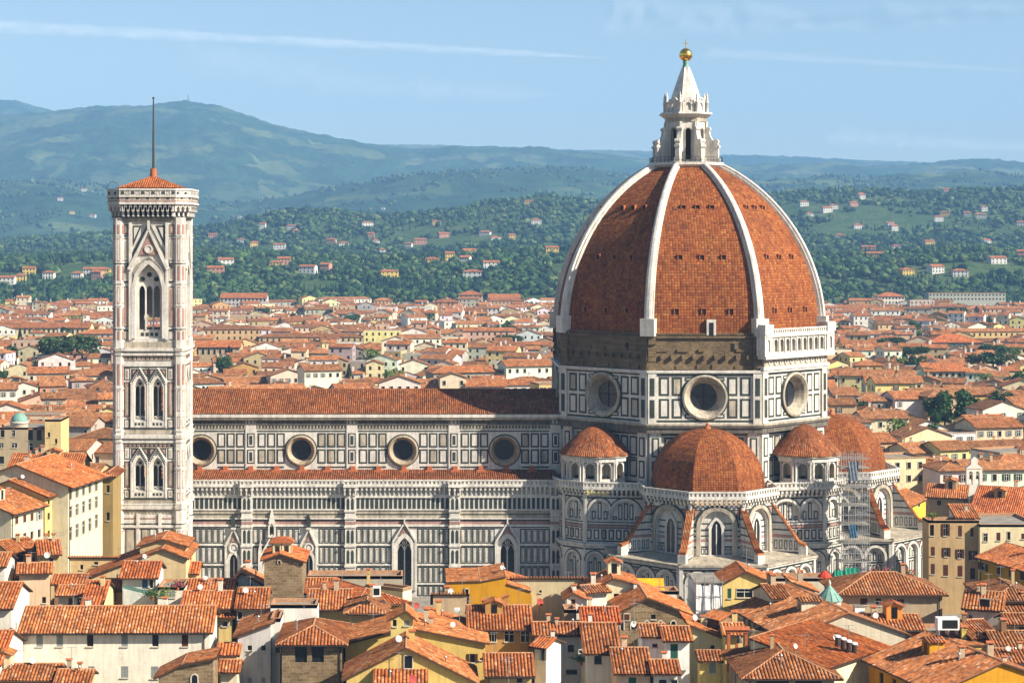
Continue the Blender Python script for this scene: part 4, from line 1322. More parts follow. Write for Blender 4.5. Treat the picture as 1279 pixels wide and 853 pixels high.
g = MB()
g.add([(-8200, -60, 0), (8200, -60, 0), (8200, 12800, 0), (-8200, 12800, 0)])
t = NT('ground_dust_and_asphalt', .9, .1)
o = t.obj()
GROUND = t.done(t.ramp(t.noise(o, .05, 5), [(.3, (.055, .05, .045)), (.7, (.10, .09, .075))]))
go = g.build('ground', [GROUND]); go['kind'] = 'structure'
pz = MB()
pz.add([(-75, 372, .004), (135, 372, .004), (135, 470, .004), (-75, 470, .004)])
po = pz.build('piazza', [GREYSTONE]); po['kind'] = 'structure'

def m_hills():
    t = NT('hill_country', .95, .05)
    o = t.obj()
    f = t.noise(o, .0085, 6, .62, .4)
    f2 = t.noise(o, .0022, 5, .6, .3)
    tree = t.noise(o, .07, 4, .7)
    wood = t.ramp(tree, [(.3, (.010, .028, .012)), (.55, (.024, .056, .020)), (.75, (.050, .088, .030))])
    field = t.ramp(t.noise(o, .02, 3, .6), [(.3, (.085, .125, .04)), (.55, (.14, .165, .062)), (.8, (.22, .20, .10))])
    wood = t.mix(1.0, wood, t.ramp(t.noise(o, .011, 4, .6), [(.3, .5), (.7, 1.5)]), 'MULTIPLY')
    wy = t.sep(t.n('NewGeometry'))[1]
    grass = t.ramp(t.noise(o, .03, 4, .6), [(.3, (.034, .066, .022)), (.55, (.056, .09, .03)), (.75, (.09, .11, .045))])
    wood = t.mix(t.ramp(t.math('DIVIDE', wy, 10000.0), [(.46, 1.0), (.56, 0.0)]), wood, grass)
    vor = t.t.nodes.new('ShaderNodeTexVoronoi'); t.t.links.new(t.n('Mapping', {'Vector': o, 'Scale': (.0075, .0045, .0)}), vor.inputs['Vector']); vor.inputs['Scale'].default_value = 1.0
    cs = t.sep(vor.outputs['Color'])
    field = t.mix(cs[1], field, (.055, .085, .03))
    parcel = t.math('MULTIPLY', t.math('GREATER_THAN', cs[0], .42), t.ramp(f2, [(.49, 0.0), (.56, .75)]))
    k = t.math('MAXIMUM', parcel, t.ramp(t.math('ADD', t.math('MULTIPLY', f, .55), t.math('MULTIPLY', f2, .45)), [(.55, 0.0), (.62, .7)]))
    t.bump(tree, 1.0, 6.0)
    return t.done(t.mix(k, wood, field))
HILLS = m_hills()
pxs = np.linspace(-330, 1640, 430)
ys = np.concatenate([np.linspace(1650, 3000, 60), np.linspace(3025, 5000, 60)[0:], np.linspace(5050, 12600, 150)])
PX, YY = np.meshgrid(pxs, ys)
ZZ = hill_z(PX, YY) - .5
XX = (PX - CX) * YY / F
rows = [[(XX[i, j], YY[i, j], ZZ[i, j]) for j in range(len(pxs))] for i in range(len(ys))]
hm = MB(); hm.grid(rows, 0, False, True)
ho = hm.build('hills', [HILLS]); ho['kind'] = 'structure'

# far-off woods on the slopes: one mass of crowns
def ico():
    b = bpy.data.meshes.new('t')
    import bmesh
    bm = bmesh.new(); bmesh.ops.create_icosphere(bm, subdivisions=1, radius=1.0); bm.to_mesh(b); bm.free()
    v = np.array([p.co[:] for p in b.vertices]); f = np.array([p.vertices[:] for p in b.polygons])
    bpy.data.meshes.remove(b)
    return v, f
IV, IF = ico()
rng = np.random.default_rng(3)
VILLAS = []    # filled below, used to keep woods clear of houses
villa_px = [(25, 352, 1), (60, 350, 0), (95, 348, 0), (120, 349, 2), (8, 356, 0), (383, 341, 0), (355, 330, 2), (300, 305, 0), (345, 334, 1), (487, 347, 1), (478, 317, 0), (405, 340, 2),
            (470, 306, 0), (545, 282, 1), (463, 297, 2), (605, 295, 0), (620, 302, 0), (640, 300, 1), (580, 329, 0), (614, 335, 0), (690, 318, 1), (478, 263, 0), (525, 306, 2),
            (670, 281, 0), (660, 256, 1), (730, 313, 0), (1005, 258, 0), (1067, 258, 2), (1042, 262, 0), (1073, 287, 0), (1118, 289, 0), (1085, 316, 2), (1120, 313, 0), (1180, 271, 1), (1208, 271, 0),
            (1182, 240, 2), (1230, 264, 0), (1248, 330, 0), (1200, 346, 0), (1093, 324, 1), (1225, 274, 0), (1012, 271, 0), (540, 330, 1), (590, 347, 0), (105, 240, 0), (75, 252, 0), (115, 272, 0), (90, 268, 1)]
_r = random.Random(44)
villa_px += [(_r.uniform(250, 690), _r.uniform(268, 345), _r.choice((0, 0, 1, 2))) for _ in range(16)] + [(_r.uniform(1000, 1279), _r.uniform(248, 345), _r.choice((0, 0, 1, 2))) for _ in range(12)] + [(_r.uniform(0, 130), _r.uniform(300, 345), _r.choice((0, 1))) for _ in range(4)]
def on_hill(px, py):
    for Y in np.arange(1720, 9200, 12.0):
        z = float(hill_z(px, Y, True))
        if EYE - (py - CY) * Y / F <= z and z > 2: return Y, z
    return None
for px, py, kk in villa_px:
    r = on_hill(px, py)
    if r: VILLAS.append((px, py, r[0], r[1], kk))

def scatter(n, y0, y1, s0, s1, seed):
    r = np.random.default_rng(seed)
    px = r.uniform(-120, 1400, n); Y = y0 + (y1 - y0) * r.random(n) ** .8
    X = (px - CX) * Y / F
    dens = vnoise(X / 95, Y / 130, 31, 4)
    keep = dens > np.where(Y < 2100, .33, np.where(Y > 4650, .5, .37)) + .075 * (vnoise(X / 420, Y / 420, 55, 2) > .66)
    for vx, vy, vY, vz, kk in VILLAS:
        m = (np.abs(px - vx) * Y / F < 14) & (Y < vY + 14) & (Y > vY - 26)
        keep &= ~m
    px, Y, X = px[keep], Y[keep], X[keep]
    Z = hill_z(px, Y)
    ok = Z > 1.5
    px, Y, X, Z = px[ok], Y[ok], X[ok], Z[ok]
    hgt = r.uniform(s0, s1, len(X)) * (.7 + .6 * vnoise(X / 40, Y / 40, 8, 2))
    return X, Y, Z, hgt, r
verts, faces, cols = [], [], []
off = 0
for n, y0, y1, s0, s1, sd in ((15000, 1735, 2300, 3.5, 8.5, 1), (19000, 2250, 3100, 3.5, 9, 2), (21000, 3000, 4700, 4, 10, 3), (9000, 4600, 6900, 6, 13, 4)):
    X, Y, Z, H, r = scatter(n, y0, y1, s0, s1, sd)
    m = len(X)
    cyp = (r.random(m) < .14) | ((vnoise(X / 60, Y / 60, 91, 2) > .62) & (r.random(m) < .7))
    wid = np.where(cyp, H * .17, H * r.uniform(.42, .75, m))
    for i in range(m):
        hh = H[i] * (1.35 if cyp[i] else 1.0)
        v = IV * (1 + .5 * (r.random((len(IV), 1)) - .5) * 2)
        if cyp[i]:
            taper = np.clip(1.0 - .75 * (v[:, 2:3] * .5 + .5), .1, 1)
            v = v * np.concatenate([taper * 1.3, taper * 1.3, np.ones_like(taper)], 1)
        v = v * np.array([wid[i], wid[i], hh * .5]) + np.array([X[i], Y[i], Z[i] + hh * .42])
        verts.append(v); faces.append(IF + off); off += len(IV)
        lob = 0 if cyp[i] else 2
        for _k in range(lob):
            q = r.uniform(-1, 1, 3) * np.array([wid[i] * .85, wid[i] * .6, hh * .22])
            f_ = r.uniform(.4, .72)
            v2 = IV * (1 + .5 * (r.random((len(IV), 1)) - .5) * 2) * np.array([wid[i] * f_, wid[i] * f_, hh * .5 * f_]) + np.array([X[i], Y[i], Z[i] + hh * .45]) + q
            verts.append(v2); faces.append(IF + off); off += len(IV)
        b = r.uniform(.55, 1.35)
        gsh = r.random()
        c = np.array([.018, .040, .021]) * b if cyp[i] or gsh < .34 else (np.array([.042, .082, .026]) * b if gsh < .78 else np.array([.085, .118, .040]) * b)
        cols.append(c)
        for _k in range(lob): cols.append(c * r.uniform(.75, 1.25))
verts = np.concatenate(verts); faces = np.concatenate(faces)
me = bpy.data.meshes.new('wooded_slopes')
me.vertices.add(len(verts)); me.vertices.foreach_set('co', verts.ravel())
me.loops.add(len(faces) * 3); me.loops.foreach_set('vertex_index', faces.ravel().astype(np.int32))
me.polygons.add(len(faces)); me.polygons.foreach_set('loop_start', np.arange(0, len(faces) * 3, 3, dtype=np.int32))
ca = me.color_attributes.new('own_colour', 'FLOAT_COLOR', 'POINT')
cc_ = np.repeat(np.array(cols), len(IV), 0)
ca.data.foreach_set('color', np.concatenate([cc_, np.ones((len(cc_), 1))], 1).ravel())
me.update(calc_edges=True); me.validate()
FARLEAF = m_objcol('distant_leaves', .9, .05, .45, .35, 'own_colour')
me.materials.append(FARLEAF)
wo_ = bpy.data.objects.new('wooded_slopes', me); COL.objects.link(wo_); wo_['kind'] = 'stuff'
wo_['label'] = 'dark green woods of cypress and olive covering the hillsides beyond the town'

# the air between here and the mountains
hz = MB(); hz.box(-8600, 8600, -80, 13000, -1.0, 985.0)
HAZE = bpy.data.materials.new('air'); HAZE.use_nodes = True
ht = HAZE.node_tree; ht.nodes.clear()
pv = ht.nodes.new('ShaderNodeVolumePrincipled')
pv.inputs['Color'].default_value = (.29, .58, 1.0, 1)
pv.inputs['Density'].default_value = 0.85e-4
pv.inputs['Anisotropy'].default_value = 0.0
oo = ht.nodes.new('ShaderNodeOutputMaterial'); ht.links.new(pv.outputs[0], oo.inputs['Volume'])
hzo = hz.build('haze', [HAZE]); hzo['kind'] = 'stuff'
hzo['label'] = 'pale blue haze that veils the far hills'

# an old vapour trail, and a thinner one, high above the mountains
def trail(name, label, pts, Zt, rad, alpha, seed):
    mb = MB(); rows = []
    P_ = []
    for px, py in pts:
        Y = F * (Zt - EYE) / (CY - py); P_.append(((px - CX) * Y / F, Y, Zt))
    n = 60
    for i in range(n + 1):
        s_ = i / n * (len(P_) - 1); k = min(int(s_), len(P_) - 2); f = s_ - k
        c = [P_[k][q] * (1 - f) + P_[k + 1][q] * f for q in range(3)]
        rr = rad * (.5 + .9 * float(vnoise(i * .33, seed * 3.1, seed, 3))) * (1 - .5 * i / n) * min(1, (n - i) / 8 + .02)
        rows.append([(c[0], c[1] + rr * 2.2 * cos(2 * pi * j / 12), c[2] + rr * sin(2 * pi * j / 12)) for j in range(12)])
    mb.grid(rows, 0, True, True)
    t = NT(name + '_ice', 1.0, 0.0)
    o = t.obj()
    lw = t.n('LayerWeight', {'Blend': .5}, 1)
    soft = t.math('POWER', t.math('SUBTRACT', 1.0, lw), 1.6)
    nz = t.ramp(t.noise(o, .0009, 5, .6), [(.3, .25), (.7, 1.0)])
    t.t.links.new(t.math('MULTIPLY', t.math('MULTIPLY', soft, nz), alpha), t.b.inputs['Alpha'])
    t.done((.9, .9, .92))
    ob = mb.build(name, [t.mat]); ob['kind'] = 'structure'; ob['label'] = label
    return ob
trail('contrail', 'long fading white vapour trail across the sky', [(-60, 31), (200, 43), (430, 55), (760, 73)], 8200, 330, .19, 3)
trail('contrail', 'faint short streak of cloud right of the lantern', [(880, 66), (1060, 76), (1290, 90)], 8200, 300, .13, 5)
trail('contrail', 'broad faint veil of high cloud at the upper right', [(760, 20), (1000, 26), (1330, 14)], 8200, 900, .10, 9)
trail('contrail', 'broad faint veil of high cloud low in the right sky', [(1040, 170), (1150, 178), (1330, 186)], 7200, 900, .16, 12)
trail('contrail', 'broad faint veil of high cloud above the mountains on the left', [(240, 70), (480, 110), (700, 120)], 7600, 900, .08, 14)
# ================================================================ houses
SLOPE = .36
COPPERPIPE = m_plain('weathered_copper_pipe', (.13, .065, .04), .5, .4, .3)
def slab(mb, a, b, c, d, th, m=0):
    """closes a roof plane underneath: eave a-b, ridge d-c, thickness th downwards"""
    lo = [(p[0], p[1], p[2] - th) for p in (a, b, c, d)]
    mb.add([a, b, lo[1], lo[0]], m); mb.add([b, c, lo[2], lo[1]], m); mb.add([d, a, lo[0], lo[3]], m)
    mb.add([lo[3], lo[2], lo[1], lo[0]], m)

WCACHE = {}
SH_COL = {'g': lin('#2c5a48'), 'b': lin('#55301f'), 'y': lin('#8a8f8a'), 'w': lin('#b9b9b0'), 'u': lin('#3f5c78')}
def window_meshes(w, h, style, rec=0.0):
    """style: o open dark, f framed, G/B/Y closed shutters, g/b/y/w open shutters at the sides, a arched, d door"""
    key = (round(w, 1), round(h, 1), style, rec)
    if key in WCACHE: return WCACHE[key]
    w, h = key[0], key[1]
    W = WF((-w / 2, 0), (w / 2, 0))
    a = MB()
    if style == 'a':
        op = round_op(w / 2, w, 0, h - w / 2, 8)
        W.pane(a, op, .03 - rec, 1); W.strip(a, outline(op), .16, 0, .1, 0)
    else:
        pr = .05 if rec else .15
        W.pane(a, rect_op(w / 2, w, 0, h), .03 - rec, 1)
        if not rec or style == 'f':
            W.box(a, -.1, 0, -.05, h + .1, 0, pr, 0); W.box(a, w, w + .1, -.05, h + .1, 0, pr, 0)
            W.box(a, -.1, w + .1, h, h + .12, 0, pr, 0)
        if style != 'v': W.box(a, -.12, w + .12, -.12, 0, 0, .16, 0)
        if style in 'fgbyw' and w > .7:
            W.box(a, w / 2 - .04, w / 2 + .04, 0, h, .03 - rec, .07 - rec, 2); W.box(a, 0, w, h * .62, h * .62 + .06, .03 - rec, .07 - rec, 2)
    base = a.mesh('window', [FRAMEW, PANE, WHITEPAINT])
    sh = None
    if style in 'gbywGBYU':
        b = MB(); cl = style.isupper()
        sw = w / 2 - .02 if cl else w * .5
        W2 = WF((-sw / 2, 0), (sw / 2, 0))
        W2.box(b, 0, sw, 0, h, 0, .07, 0)
        n = max(3, int(h / .22))
        for k in range(n): W2.box(b, .07, sw - .07, h * k / n + .04, h * (k + .6) / n, .07, .1, 0)
        sh = (b.mesh('shutter', [OBJCOL]), [-w / 4, w / 4] if cl else [-w / 2 - sw / 2 - .04, w / 2 + sw / 2 + .04], .1 - rec * .8 if cl else .03, SH_COL[style.lower()])
    WCACHE[key] = (base, sh)
    return WCACHE[key]

def put_window(root, W, u, z, w, h, style, simple=False, rec=0.0):
    base, sh = window_meshes(w, h, style, rec)
    r = ORG[root.name]
    rz = atan2(W.u[1], W.u[0])
    p = W.p(u, z, 0)
    o = bpy.data.objects.new('door' if style == 'D' else 'window', base); COL.objects.link(o); o.parent = root
    o.location = (p[0] - r[0], p[1] - r[1], p[2] - r[2]); o.rotation_euler = (0, 0, rz)
    ORG[o.name] = Vector(p)
    if sh and not simple:
        for x in sh[1]:
            s = bpy.data.objects.new('shutter', sh[0]); COL.objects.link(s); s.parent = o
            s.location = (x, -sh[2], 0); s.color = (*sh[3], 1)
    elif sh:
        for x in sh[1]:
            s = bpy.data.objects.new('shutter', sh[0]); COL.objects.link(s); s.parent = o
            s.location = (x, -sh[2], 0); s.color = (*sh[3], 1)
    return o

def chimney(root, x, y, z, s=1.0, rnd=random):
    c = MB()
    w, d, h = .38 * s, .3 * s, rnd.uniform(1.1, 1.8) * s
    c.box(x - w, x + w, y - d, y + d, z - 1.2, z + h, 0)
    for q in (-1, 1): c.box(x + q * w * .8 - .08, x + q * w * .8 + .08, y - d, y + d, z + h, z + h + .3 * s, 0)
    o = c.build('chimney', [PLASTER], root)
    k = MB()
    k.add([(x - w - .15, y - d - .1, z + h + .28 * s), (x + w + .15, y - d - .1, z + h + .28 * s), (x + w + .15, y, z + h + .55 * s), (x - w - .15, y, z + h + .55 * s)], 0)
    k.add([(x - w - .15, y, z + h + .55 * s), (x + w + .15, y, z + h + .55 * s), (x + w + .15, y + d + .1, z + h + .28 * s), (x - w - .15, y + d + .1, z + h + .28 * s)], 0)
    k.add([(x - w - .15, y - d - .1, z + h + .2 * s), (x + w + .15, y - d - .1, z + h + .2 * s), (x + w + .15, y + d + .1, z + h + .2 * s), (x - w - .15, y + d + .1, z + h + .2 * s)], 0)
    k.build('chimney_cap', [TERRA], o)

def house(label, p0, p1, Ze, kind, depth, wallc, roofc, wins=(), side=(), tile=True, over=.8, prof=None, group='houses of the old town', wallmat=None, chim=1,
          slope=SLOPE, zb=0.0, dormer=True, name='house', cat='house', rnd=random, simple=False, th=.2):
    """front wall p0->p1 (its outward side faces the street), eaves at Ze"""
    W = WF(p0, p1); L = W.L
    D = -depth
    mid = W.p(L / 2, zb, D / 2)
    root = thing(name, label, cat, mid, group)
    root.color = (*wallc, 1)
    wm = wallmat or PLASTER
    wl, rf = MB(), MB()
    P = W.p
    hgt = lambda d: Ze + slope * (-d)
    e3, n3 = Vector((*W.u, 0)), Vector((*W.n, 0))
    sl = sqrt(1 + slope * slope)
    up = Vector((-n3.x, -n3.y, slope)) / sl            # up the front slope
    upb = Vector((n3.x, n3.y, slope)) / sl             # up the back slope
    uo = rnd.randint(0, 400) * TILE_W
    topf = lambda u: Ze
    holes = set()
    def front(ztop):
        """the front wall with real openings, floor by floor"""
        if not tile or not wins: wl.add([P(0, zb), P(L, zb), P(L, ztop), P(0, ztop)]); return
        rows_ = []
        for i, (u, z, w, h, st) in sorted(enumerate(wins), key=lambda t: t[1][1]):
            w, h = round(w, 1), round(h, 1)
            if z + h > ztop - .05 or z < zb + .1 or u - w / 2 < .1 or u + w / 2 > L - .1: continue
            for r_ in rows_:
                if z < r_[1] and z + h > r_[0]:
                    if all(abs(u - q[1]) > (w + q[2]) / 2 + .1 for q in r_[2]):
                        r_[0] = min(r_[0], z); r_[1] = max(r_[1], z + h); r_[2].append((i, u, w, z, h, st)); break
            else:
                if not rows_ or z >= rows_[-1][1]: rows_.append([z, z + h, [(i, u, w, z, h, st)]])
        rows_ = [r_ for k, r_ in enumerate(rows_) if k == 0 or r_[0] >= rows_[k - 1][1]]
        zc = zb
        for k, r_ in enumerate(rows_):
            ze_ = ztop if k == len(rows_) - 1 else (r_[1] + rows_[k + 1][0]) / 2
            ops = []
            for i, u, w, z, h, st in r_[2]:
                holes.add(i)
                ops.append(round_op(u, w, z, z + h - w / 2, 8) if st == 'a' else rect_op(u, w, z, z + h))
            W.wall(wl, 0, L, zc, ze_, ops, 0, 0, .3)
            zc = ze_
        if not rows_: wl.add([P(0, zb), P(L, zb), P(L, ztop), P(0, ztop)])
    if kind in ('gx', 'hip'):
        zr = Ze + slope * depth / 2
        Tl = (depth / 2 + over) * sl
        vo = over * .55
        front(Ze); wl.add([P(L, zb, D), P(0, zb, D), P(0, Ze, D), P(L, Ze, D)])
        if kind == 'gx':
            wl.add([P(L, zb), P(L, zb, D), P(L, Ze, D), P(L, zr, D / 2), P(L, Ze)]); wl.add([P(0, zb, D), P(0, zb), P(0, Ze), P(0, zr, D / 2), P(0, Ze, D)])
            zo = Ze - slope * over + .04
            slope_patch(rf, P(-vo, zo, over), e3, up, L + 2 * vo, lambda u: Tl, tile, 0, uo)
            slope_patch(rf, P(L + vo, zo, D - over), -e3, upb, L + 2 * vo, lambda u: Tl, tile and False, 0, uo)
            slab(rf, P(-vo, zo, over), P(L + vo, zo, over), P(L + vo, zr + .04, D / 2), P(-vo, zr + .04, D / 2), th, 1)
            slab(rf, P(L + vo, zo, D - over), P(-vo, zo, D - over), P(-vo, zr + .04, D / 2), P(L + vo, zr + .04, D / 2), th, 1)
            if tile:
                rf.bar(P(-vo, zr + .08, D / 2), P(L + vo, zr + .08, D / 2), .16, 2, 6)
                for q in (-vo, L + vo): rf.bar(P(q, zo + .05, over), P(q, zr + .05, D / 2), .09, 0, 5)
            elif simple: rf.bar(P(-vo, zr + .05, D / 2), P(L + vo, zr + .05, D / 2), .12, 2, 4)
        else:
            wl.add([P(L, zb), P(L, zb, D), P(L, Ze, D), P(L, Ze)]); wl.add([P(0, zb, D), P(0, zb), P(0, Ze), P(0, Ze, D)])
            zo = Ze - slope * over + .04
            hd = depth / 2 + over; LL = L + 2 * over; DD = depth + 2 * over
            hh = min(hd, LL / 2)
            tf = lambda u: sl * max(0, min(hh, u, LL - u))
            st = [hh, LL - hh]
            slope_patch(rf, P(-over, zo, over), e3, up, LL, tf, tile, 0, uo, st)
            slope_patch(rf, P(L + over, zo, D - over), -e3, upb, LL, tf, False, 0, uo, st)
            tg = lambda u: sl * max(0, min(hh, u, DD - u))
            st2 = [hh, DD - hh]
            uR = Vector((-e3.x, -e3.y, slope)) / sl; uL = Vector((e3.x, e3.y, slope)) / sl
            slope_patch(rf, P(L + over, zo, over), -n3, uR, DD, tg, tile, 0, uo + 30, st2)
            slope_patch(rf, P(-over, zo, D - over), n3, uL, DD, tg, tile, 0, uo + 60, st2)
            c4 = [P(-over, zo, over), P(L + over, zo, over), P(L + over, zo, D - over), P(-over, zo, D - over)]
            for k in range(4):
                a, b = c4[k], c4[(k + 1) % 4]
                rf.add([a, b, (b[0], b[1], b[2] - th), (a[0], a[1], a[2] - th)], 1)
            rf.add([(q[0], q[1], q[2] - th) for q in c4][::-1], 1)
            if tile or simple:
                zt = zo + hh * slope + .06
                if LL > DD: ends = [P(-over + hh, zt, D / 2), P(L + over - hh, zt, D / 2)]
                else: ends = [P(L / 2, zt, over - hh), P(L / 2, zt, D - over + hh)]
                rr = .15 if tile else .1
                rf.bar(ends[0], ends[1], rr, 2, 5) if (Vector(ends[0]) - Vector(ends[1])).length > .1 else None
                pr = [(c4[0], 0), (c4[1], 1), (c4[2], 1), (c4[3], 0)] if LL > DD else [(c4[0], 0), (c4[1], 0), (c4[2], 1), (c4[3], 1)]
                for c_, k in pr: rf.bar((c_[0], c_[1], c_[2] + .05), ends[k], rr * .8, 2, 5)
        zroof = lambda u, d: Ze + slope * min(-d, depth + d)
    elif kind in ('shed', 'back'):
        # shed: low at the front; back: low at the back
        s_ = slope if kind == 'shed' else -slope
        zb2 = Ze + s_ * depth
        front(Ze); wl.add([P(L, zb, D), P(0, zb, D), P(0, zb2, D), P(L, zb2, D)])
        wl.add([P(L, zb), P(L, zb, D), P(L, zb2, D), P(L, Ze)]); wl.add([P(0, zb, D), P(0, zb), P(0, Ze), P(0, zb2, D)])
        vo = over * .5
        if kind == 'shed':
            zo = Ze - slope * over + .04; Tl = (depth + over) * sl
            slope_patch(rf, P(-vo, zo, over), e3, up, L + 2 * vo, lambda u: Tl, tile, 0, uo)
            slab(rf, P(-vo, zo, over), P(L + vo, zo, over), P(L + vo, zb2 + .04, D), P(-vo, zb2 + .04, D), th, 1)
            if tile: rf.bar(P(-vo, zb2 + .06, D), P(L + vo, zb2 + .06, D), .14, 2, 5)
        else:
            zo = Ze + slope * over * .4 + .04; zq = zb2 - slope * over
            slope_patch(rf, P(L + vo, zq, D - over), -e3, upb, L + 2 * vo, lambda u: (depth + 1.4 * over) * sl, False, 0, uo)
            slab(rf, P(L + vo, zq, D - over), P(-vo, zq, D - over), P(-vo, zo, over * .4), P(L + vo, zo, over * .4), th, 1)
            n = int((L + 2 * vo) / TILE_W)
            for k in range(n): rf.bar(P(-vo + k * TILE_W + .2, zo + .02, over * .4 + .12), P(-vo + k * TILE_W + .2, zo - .06, -.9), .14, 0, 5)
        zroof = lambda u, d: Ze + s_ * -d
    elif kind == 'gy':
        pts = prof or [(0, Ze), (L / 2, Ze + slope * L / 2), (L, Ze)]
        L = pts[-1][0]
        poly = [(0, zb), (L, zb)] + pts[::-1]
        zm = min(z for u, z in pts) - .02
        front(zm); wl.add([P(u, z) for u, z in [(0, zm), (L, zm)] + pts[::-1]]); wl.add([P(u, z, D) for u, z in poly][::-1])
        wl.add([P(L, zb), P(L, zb, D), P(L, pts[-1][1], D), P(L, pts[-1][1])]); wl.add([P(0, zb, D), P(0, zb), P(0, pts[0][1]), P(0, pts[0][1], D)])
        fo = over * .6
        for k, ((u0, z0), (u1, z1)) in enumerate(zip(pts, pts[1:])):
            if u1 - u0 < .25:
                wl.add([P(u0, z0), P(u0, z1), P(u0, z1, D), P(u0, z0, D)]); continue
            m_ = (z1 - z0) / (u1 - u0)
            a, b = u0, u1
            if k == 0: a -= over * .7
            if k == len(pts) - 2: b += over * .7
            za, zz = z0 + m_ * (a - u0) + .05, z0 + m_ * (b - u0) + .05
            ln = hypot(b - a, zz - za)
            dirn = (e3 * (b - a) + Vector((0, 0, zz - za))) / ln
            if m_ >= 0: slope_patch(rf, P(a, za, fo), -n3, dirn, depth + 2 * fo, lambda u: ln, tile, 0, uo)
            else: slope_patch(rf, P(b, zz, fo), -n3, -dirn, depth + 2 * fo, lambda u: ln, tile, 0, uo)
            slab(rf, P(a, za, fo), P(b, zz, fo), P(b, zz, D - fo), P(a, za, D - fo), th, 1)
            if tile: rf.bar(P(b, zz + .06, fo), P(b, zz + .06, D - fo), .13, 2, 5) if k < len(pts) - 2 else None
        def zroof(u, d):
            for (u0, z0), (u1, z1) in zip(pts, pts[1:]):
                if u0 <= u <= u1 and u1 > u0: return z0 + (z1 - z0) * (u - u0) / (u1 - u0)
            return Ze
        topf = lambda u: zroof(u, 0)
    else:   # flat
        front(Ze); wl.add([P(L, zb, D), P(0, zb, D), P(0, Ze, D), P(L, Ze, D)])
        wl.add([P(L, zb), P(L, zb, D), P(L, Ze, D), P(L, Ze)]); wl.add([P(0, zb, D), P(0, zb), P(0, Ze), P(0, Ze, D)])
        rf.add([P(0, Ze - .5), P(L, Ze - .5), P(L, Ze - .5, D), P(0, Ze - .5, D)], 3)
        for (a, b, c, d) in ((0, L, 0, -.3), (0, L, D + .3, D), (0, .3, -.3, D + .3), (L - .3, L, -.3, D + .3)):
            x = [P(a, 0, c), P(b, 0, c), P(b, 0, d), P(a, 0, d)]
            rf.ngon_prism([(q[0], q[1]) for q in x], Ze - .5, Ze + .06, 2)
        zroof = lambda u, d: Ze - .5
    if tile and kind in ('gx', 'hip', 'shed') and L > 5:
        u_ = L * rnd.choice((.06, .94)) if not wins else L * rnd.choice((.03, .97))
        dp = MB(); q0, q1 = P(u_, zb, .12), P(u_, Ze - .1, .12)
        dp.bar(q0, q1, .07, 0, 6); dp.bar(q1, P(u_, Ze - slope * over, over - .05), .07, 0, 6)
        dp.bar(P(-.2, Ze - slope * over - .02, over + .06), P(L + .2, Ze - slope * over - .02, over + .06), .08, 0, 6)
        dp.build('gutter_and_downpipe', [IRON if rnd.random() < .5 else COPPERPIPE], root)
    if tile and dormer and kind in ('gx', 'gy') and L > 7 and depth > 6 and rnd.random() < .38:
        # a dormer cabin on the front slope or along the ridge
        uc = L * rnd.uniform(.25, .75); dw, dd = rnd.uniform(1.6, 2.8), rnd.uniform(2.0, 3.0)
        if kind == 'gx': d1 = -depth * .28; zf = Ze + slope * depth * .28
        else:
            d1 = -depth * rnd.uniform(.3, .6)
            zf = np.interp(uc, [p_[0] for p_ in prof], [p_[1] for p_ in prof]) if prof else Ze + slope * min(uc, L - uc)
        zt2 = zf + rnd.uniform(1.5, 2.2)
        dm = MB()
        dp_ = [(uc - dw / 2, zf - 1.2), (uc + dw / 2, zf - 1.2), (uc + dw / 2, zt2), (uc, zt2 + dw * .19), (uc - dw / 2, zt2)]
        dm.add([P(u, z, d1) for u, z in dp_]); dm.add([P(u, z, d1 - dd) for u, z in dp_][::-1])
        for q in (0, 1): 
            uu = uc + (q - .5) * dw
            dm.add([P(uu, zf - 1.2, d1), P(uu, zf - 1.2, d1 - dd), P(uu, zt2, d1 - dd), P(uu, zt2, d1)])
        W.box(dm, uc - .42, uc + .42, zf + .25, zt2 - .15, d1, d1 + .03, 1)
        do_ = dm.build('dormer', [wm, PANE], root, tuple(min(.75, v * 1.08) for v in wallc))
        dr = MB(); ld = dd + .6
        a_ = atan2(.38, 1); lw = (dw / 2 + .35) / cos(a_)
        slope_patch(dr, P(uc - dw / 2 - .35, zt2 - .1, d1 + .35), -n3, (e3 * cos(a_) + Vector((0, 0, sin(a_)))), ld, lambda u: lw, True, 0, uo)
        slope_patch(dr, P(uc + dw / 2 + .35, zt2 - .1, d1 + .35), -n3, (-e3 * cos(a_) + Vector((0, 0, sin(a_)))), ld, lambda u: lw, True, 0, uo)
        dr.build('dormer_roof', [TILES], do_, tuple(v * rnd.uniform(.85, 1.1) for v in roofc))
    wl.build('wall', [wm], root, wallc)
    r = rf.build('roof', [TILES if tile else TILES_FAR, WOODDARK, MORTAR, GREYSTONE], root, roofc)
    for i, (u, z, w, h, st) in enumerate(wins):
        put_window(root, W, u, z, w, h, st, simple, .25 if i in holes else 0.0)
    for sd_, d, z, w, h, st in side:
        Ws = WF(P(L, 0, 0)[:2], P(L, 0, D)[:2]) if sd_ == 'r' else WF(P(0, 0, D)[:2], P(0, 0, 0)[:2])
        put_window(root, Ws, d, z, w, h, st, simple)
    if kind != 'flat':
        for k in range(chim):
            u, d = L * rnd.uniform(.2, .8), D * rnd.uniform(.35, .7)
            x, y, _ = P(u, 0, d)
            root.color = (*wallc, 1)
            chimney(r, x, y, zroof(u, d), rnd.uniform(.55, 1.0), rnd)
            for ch in r.children:
                ch.color = (.46, .36, .24, 1) if k % 2 else (*[min(.6, c * .95) for c in wallc], 1)
    return root, W, zroof

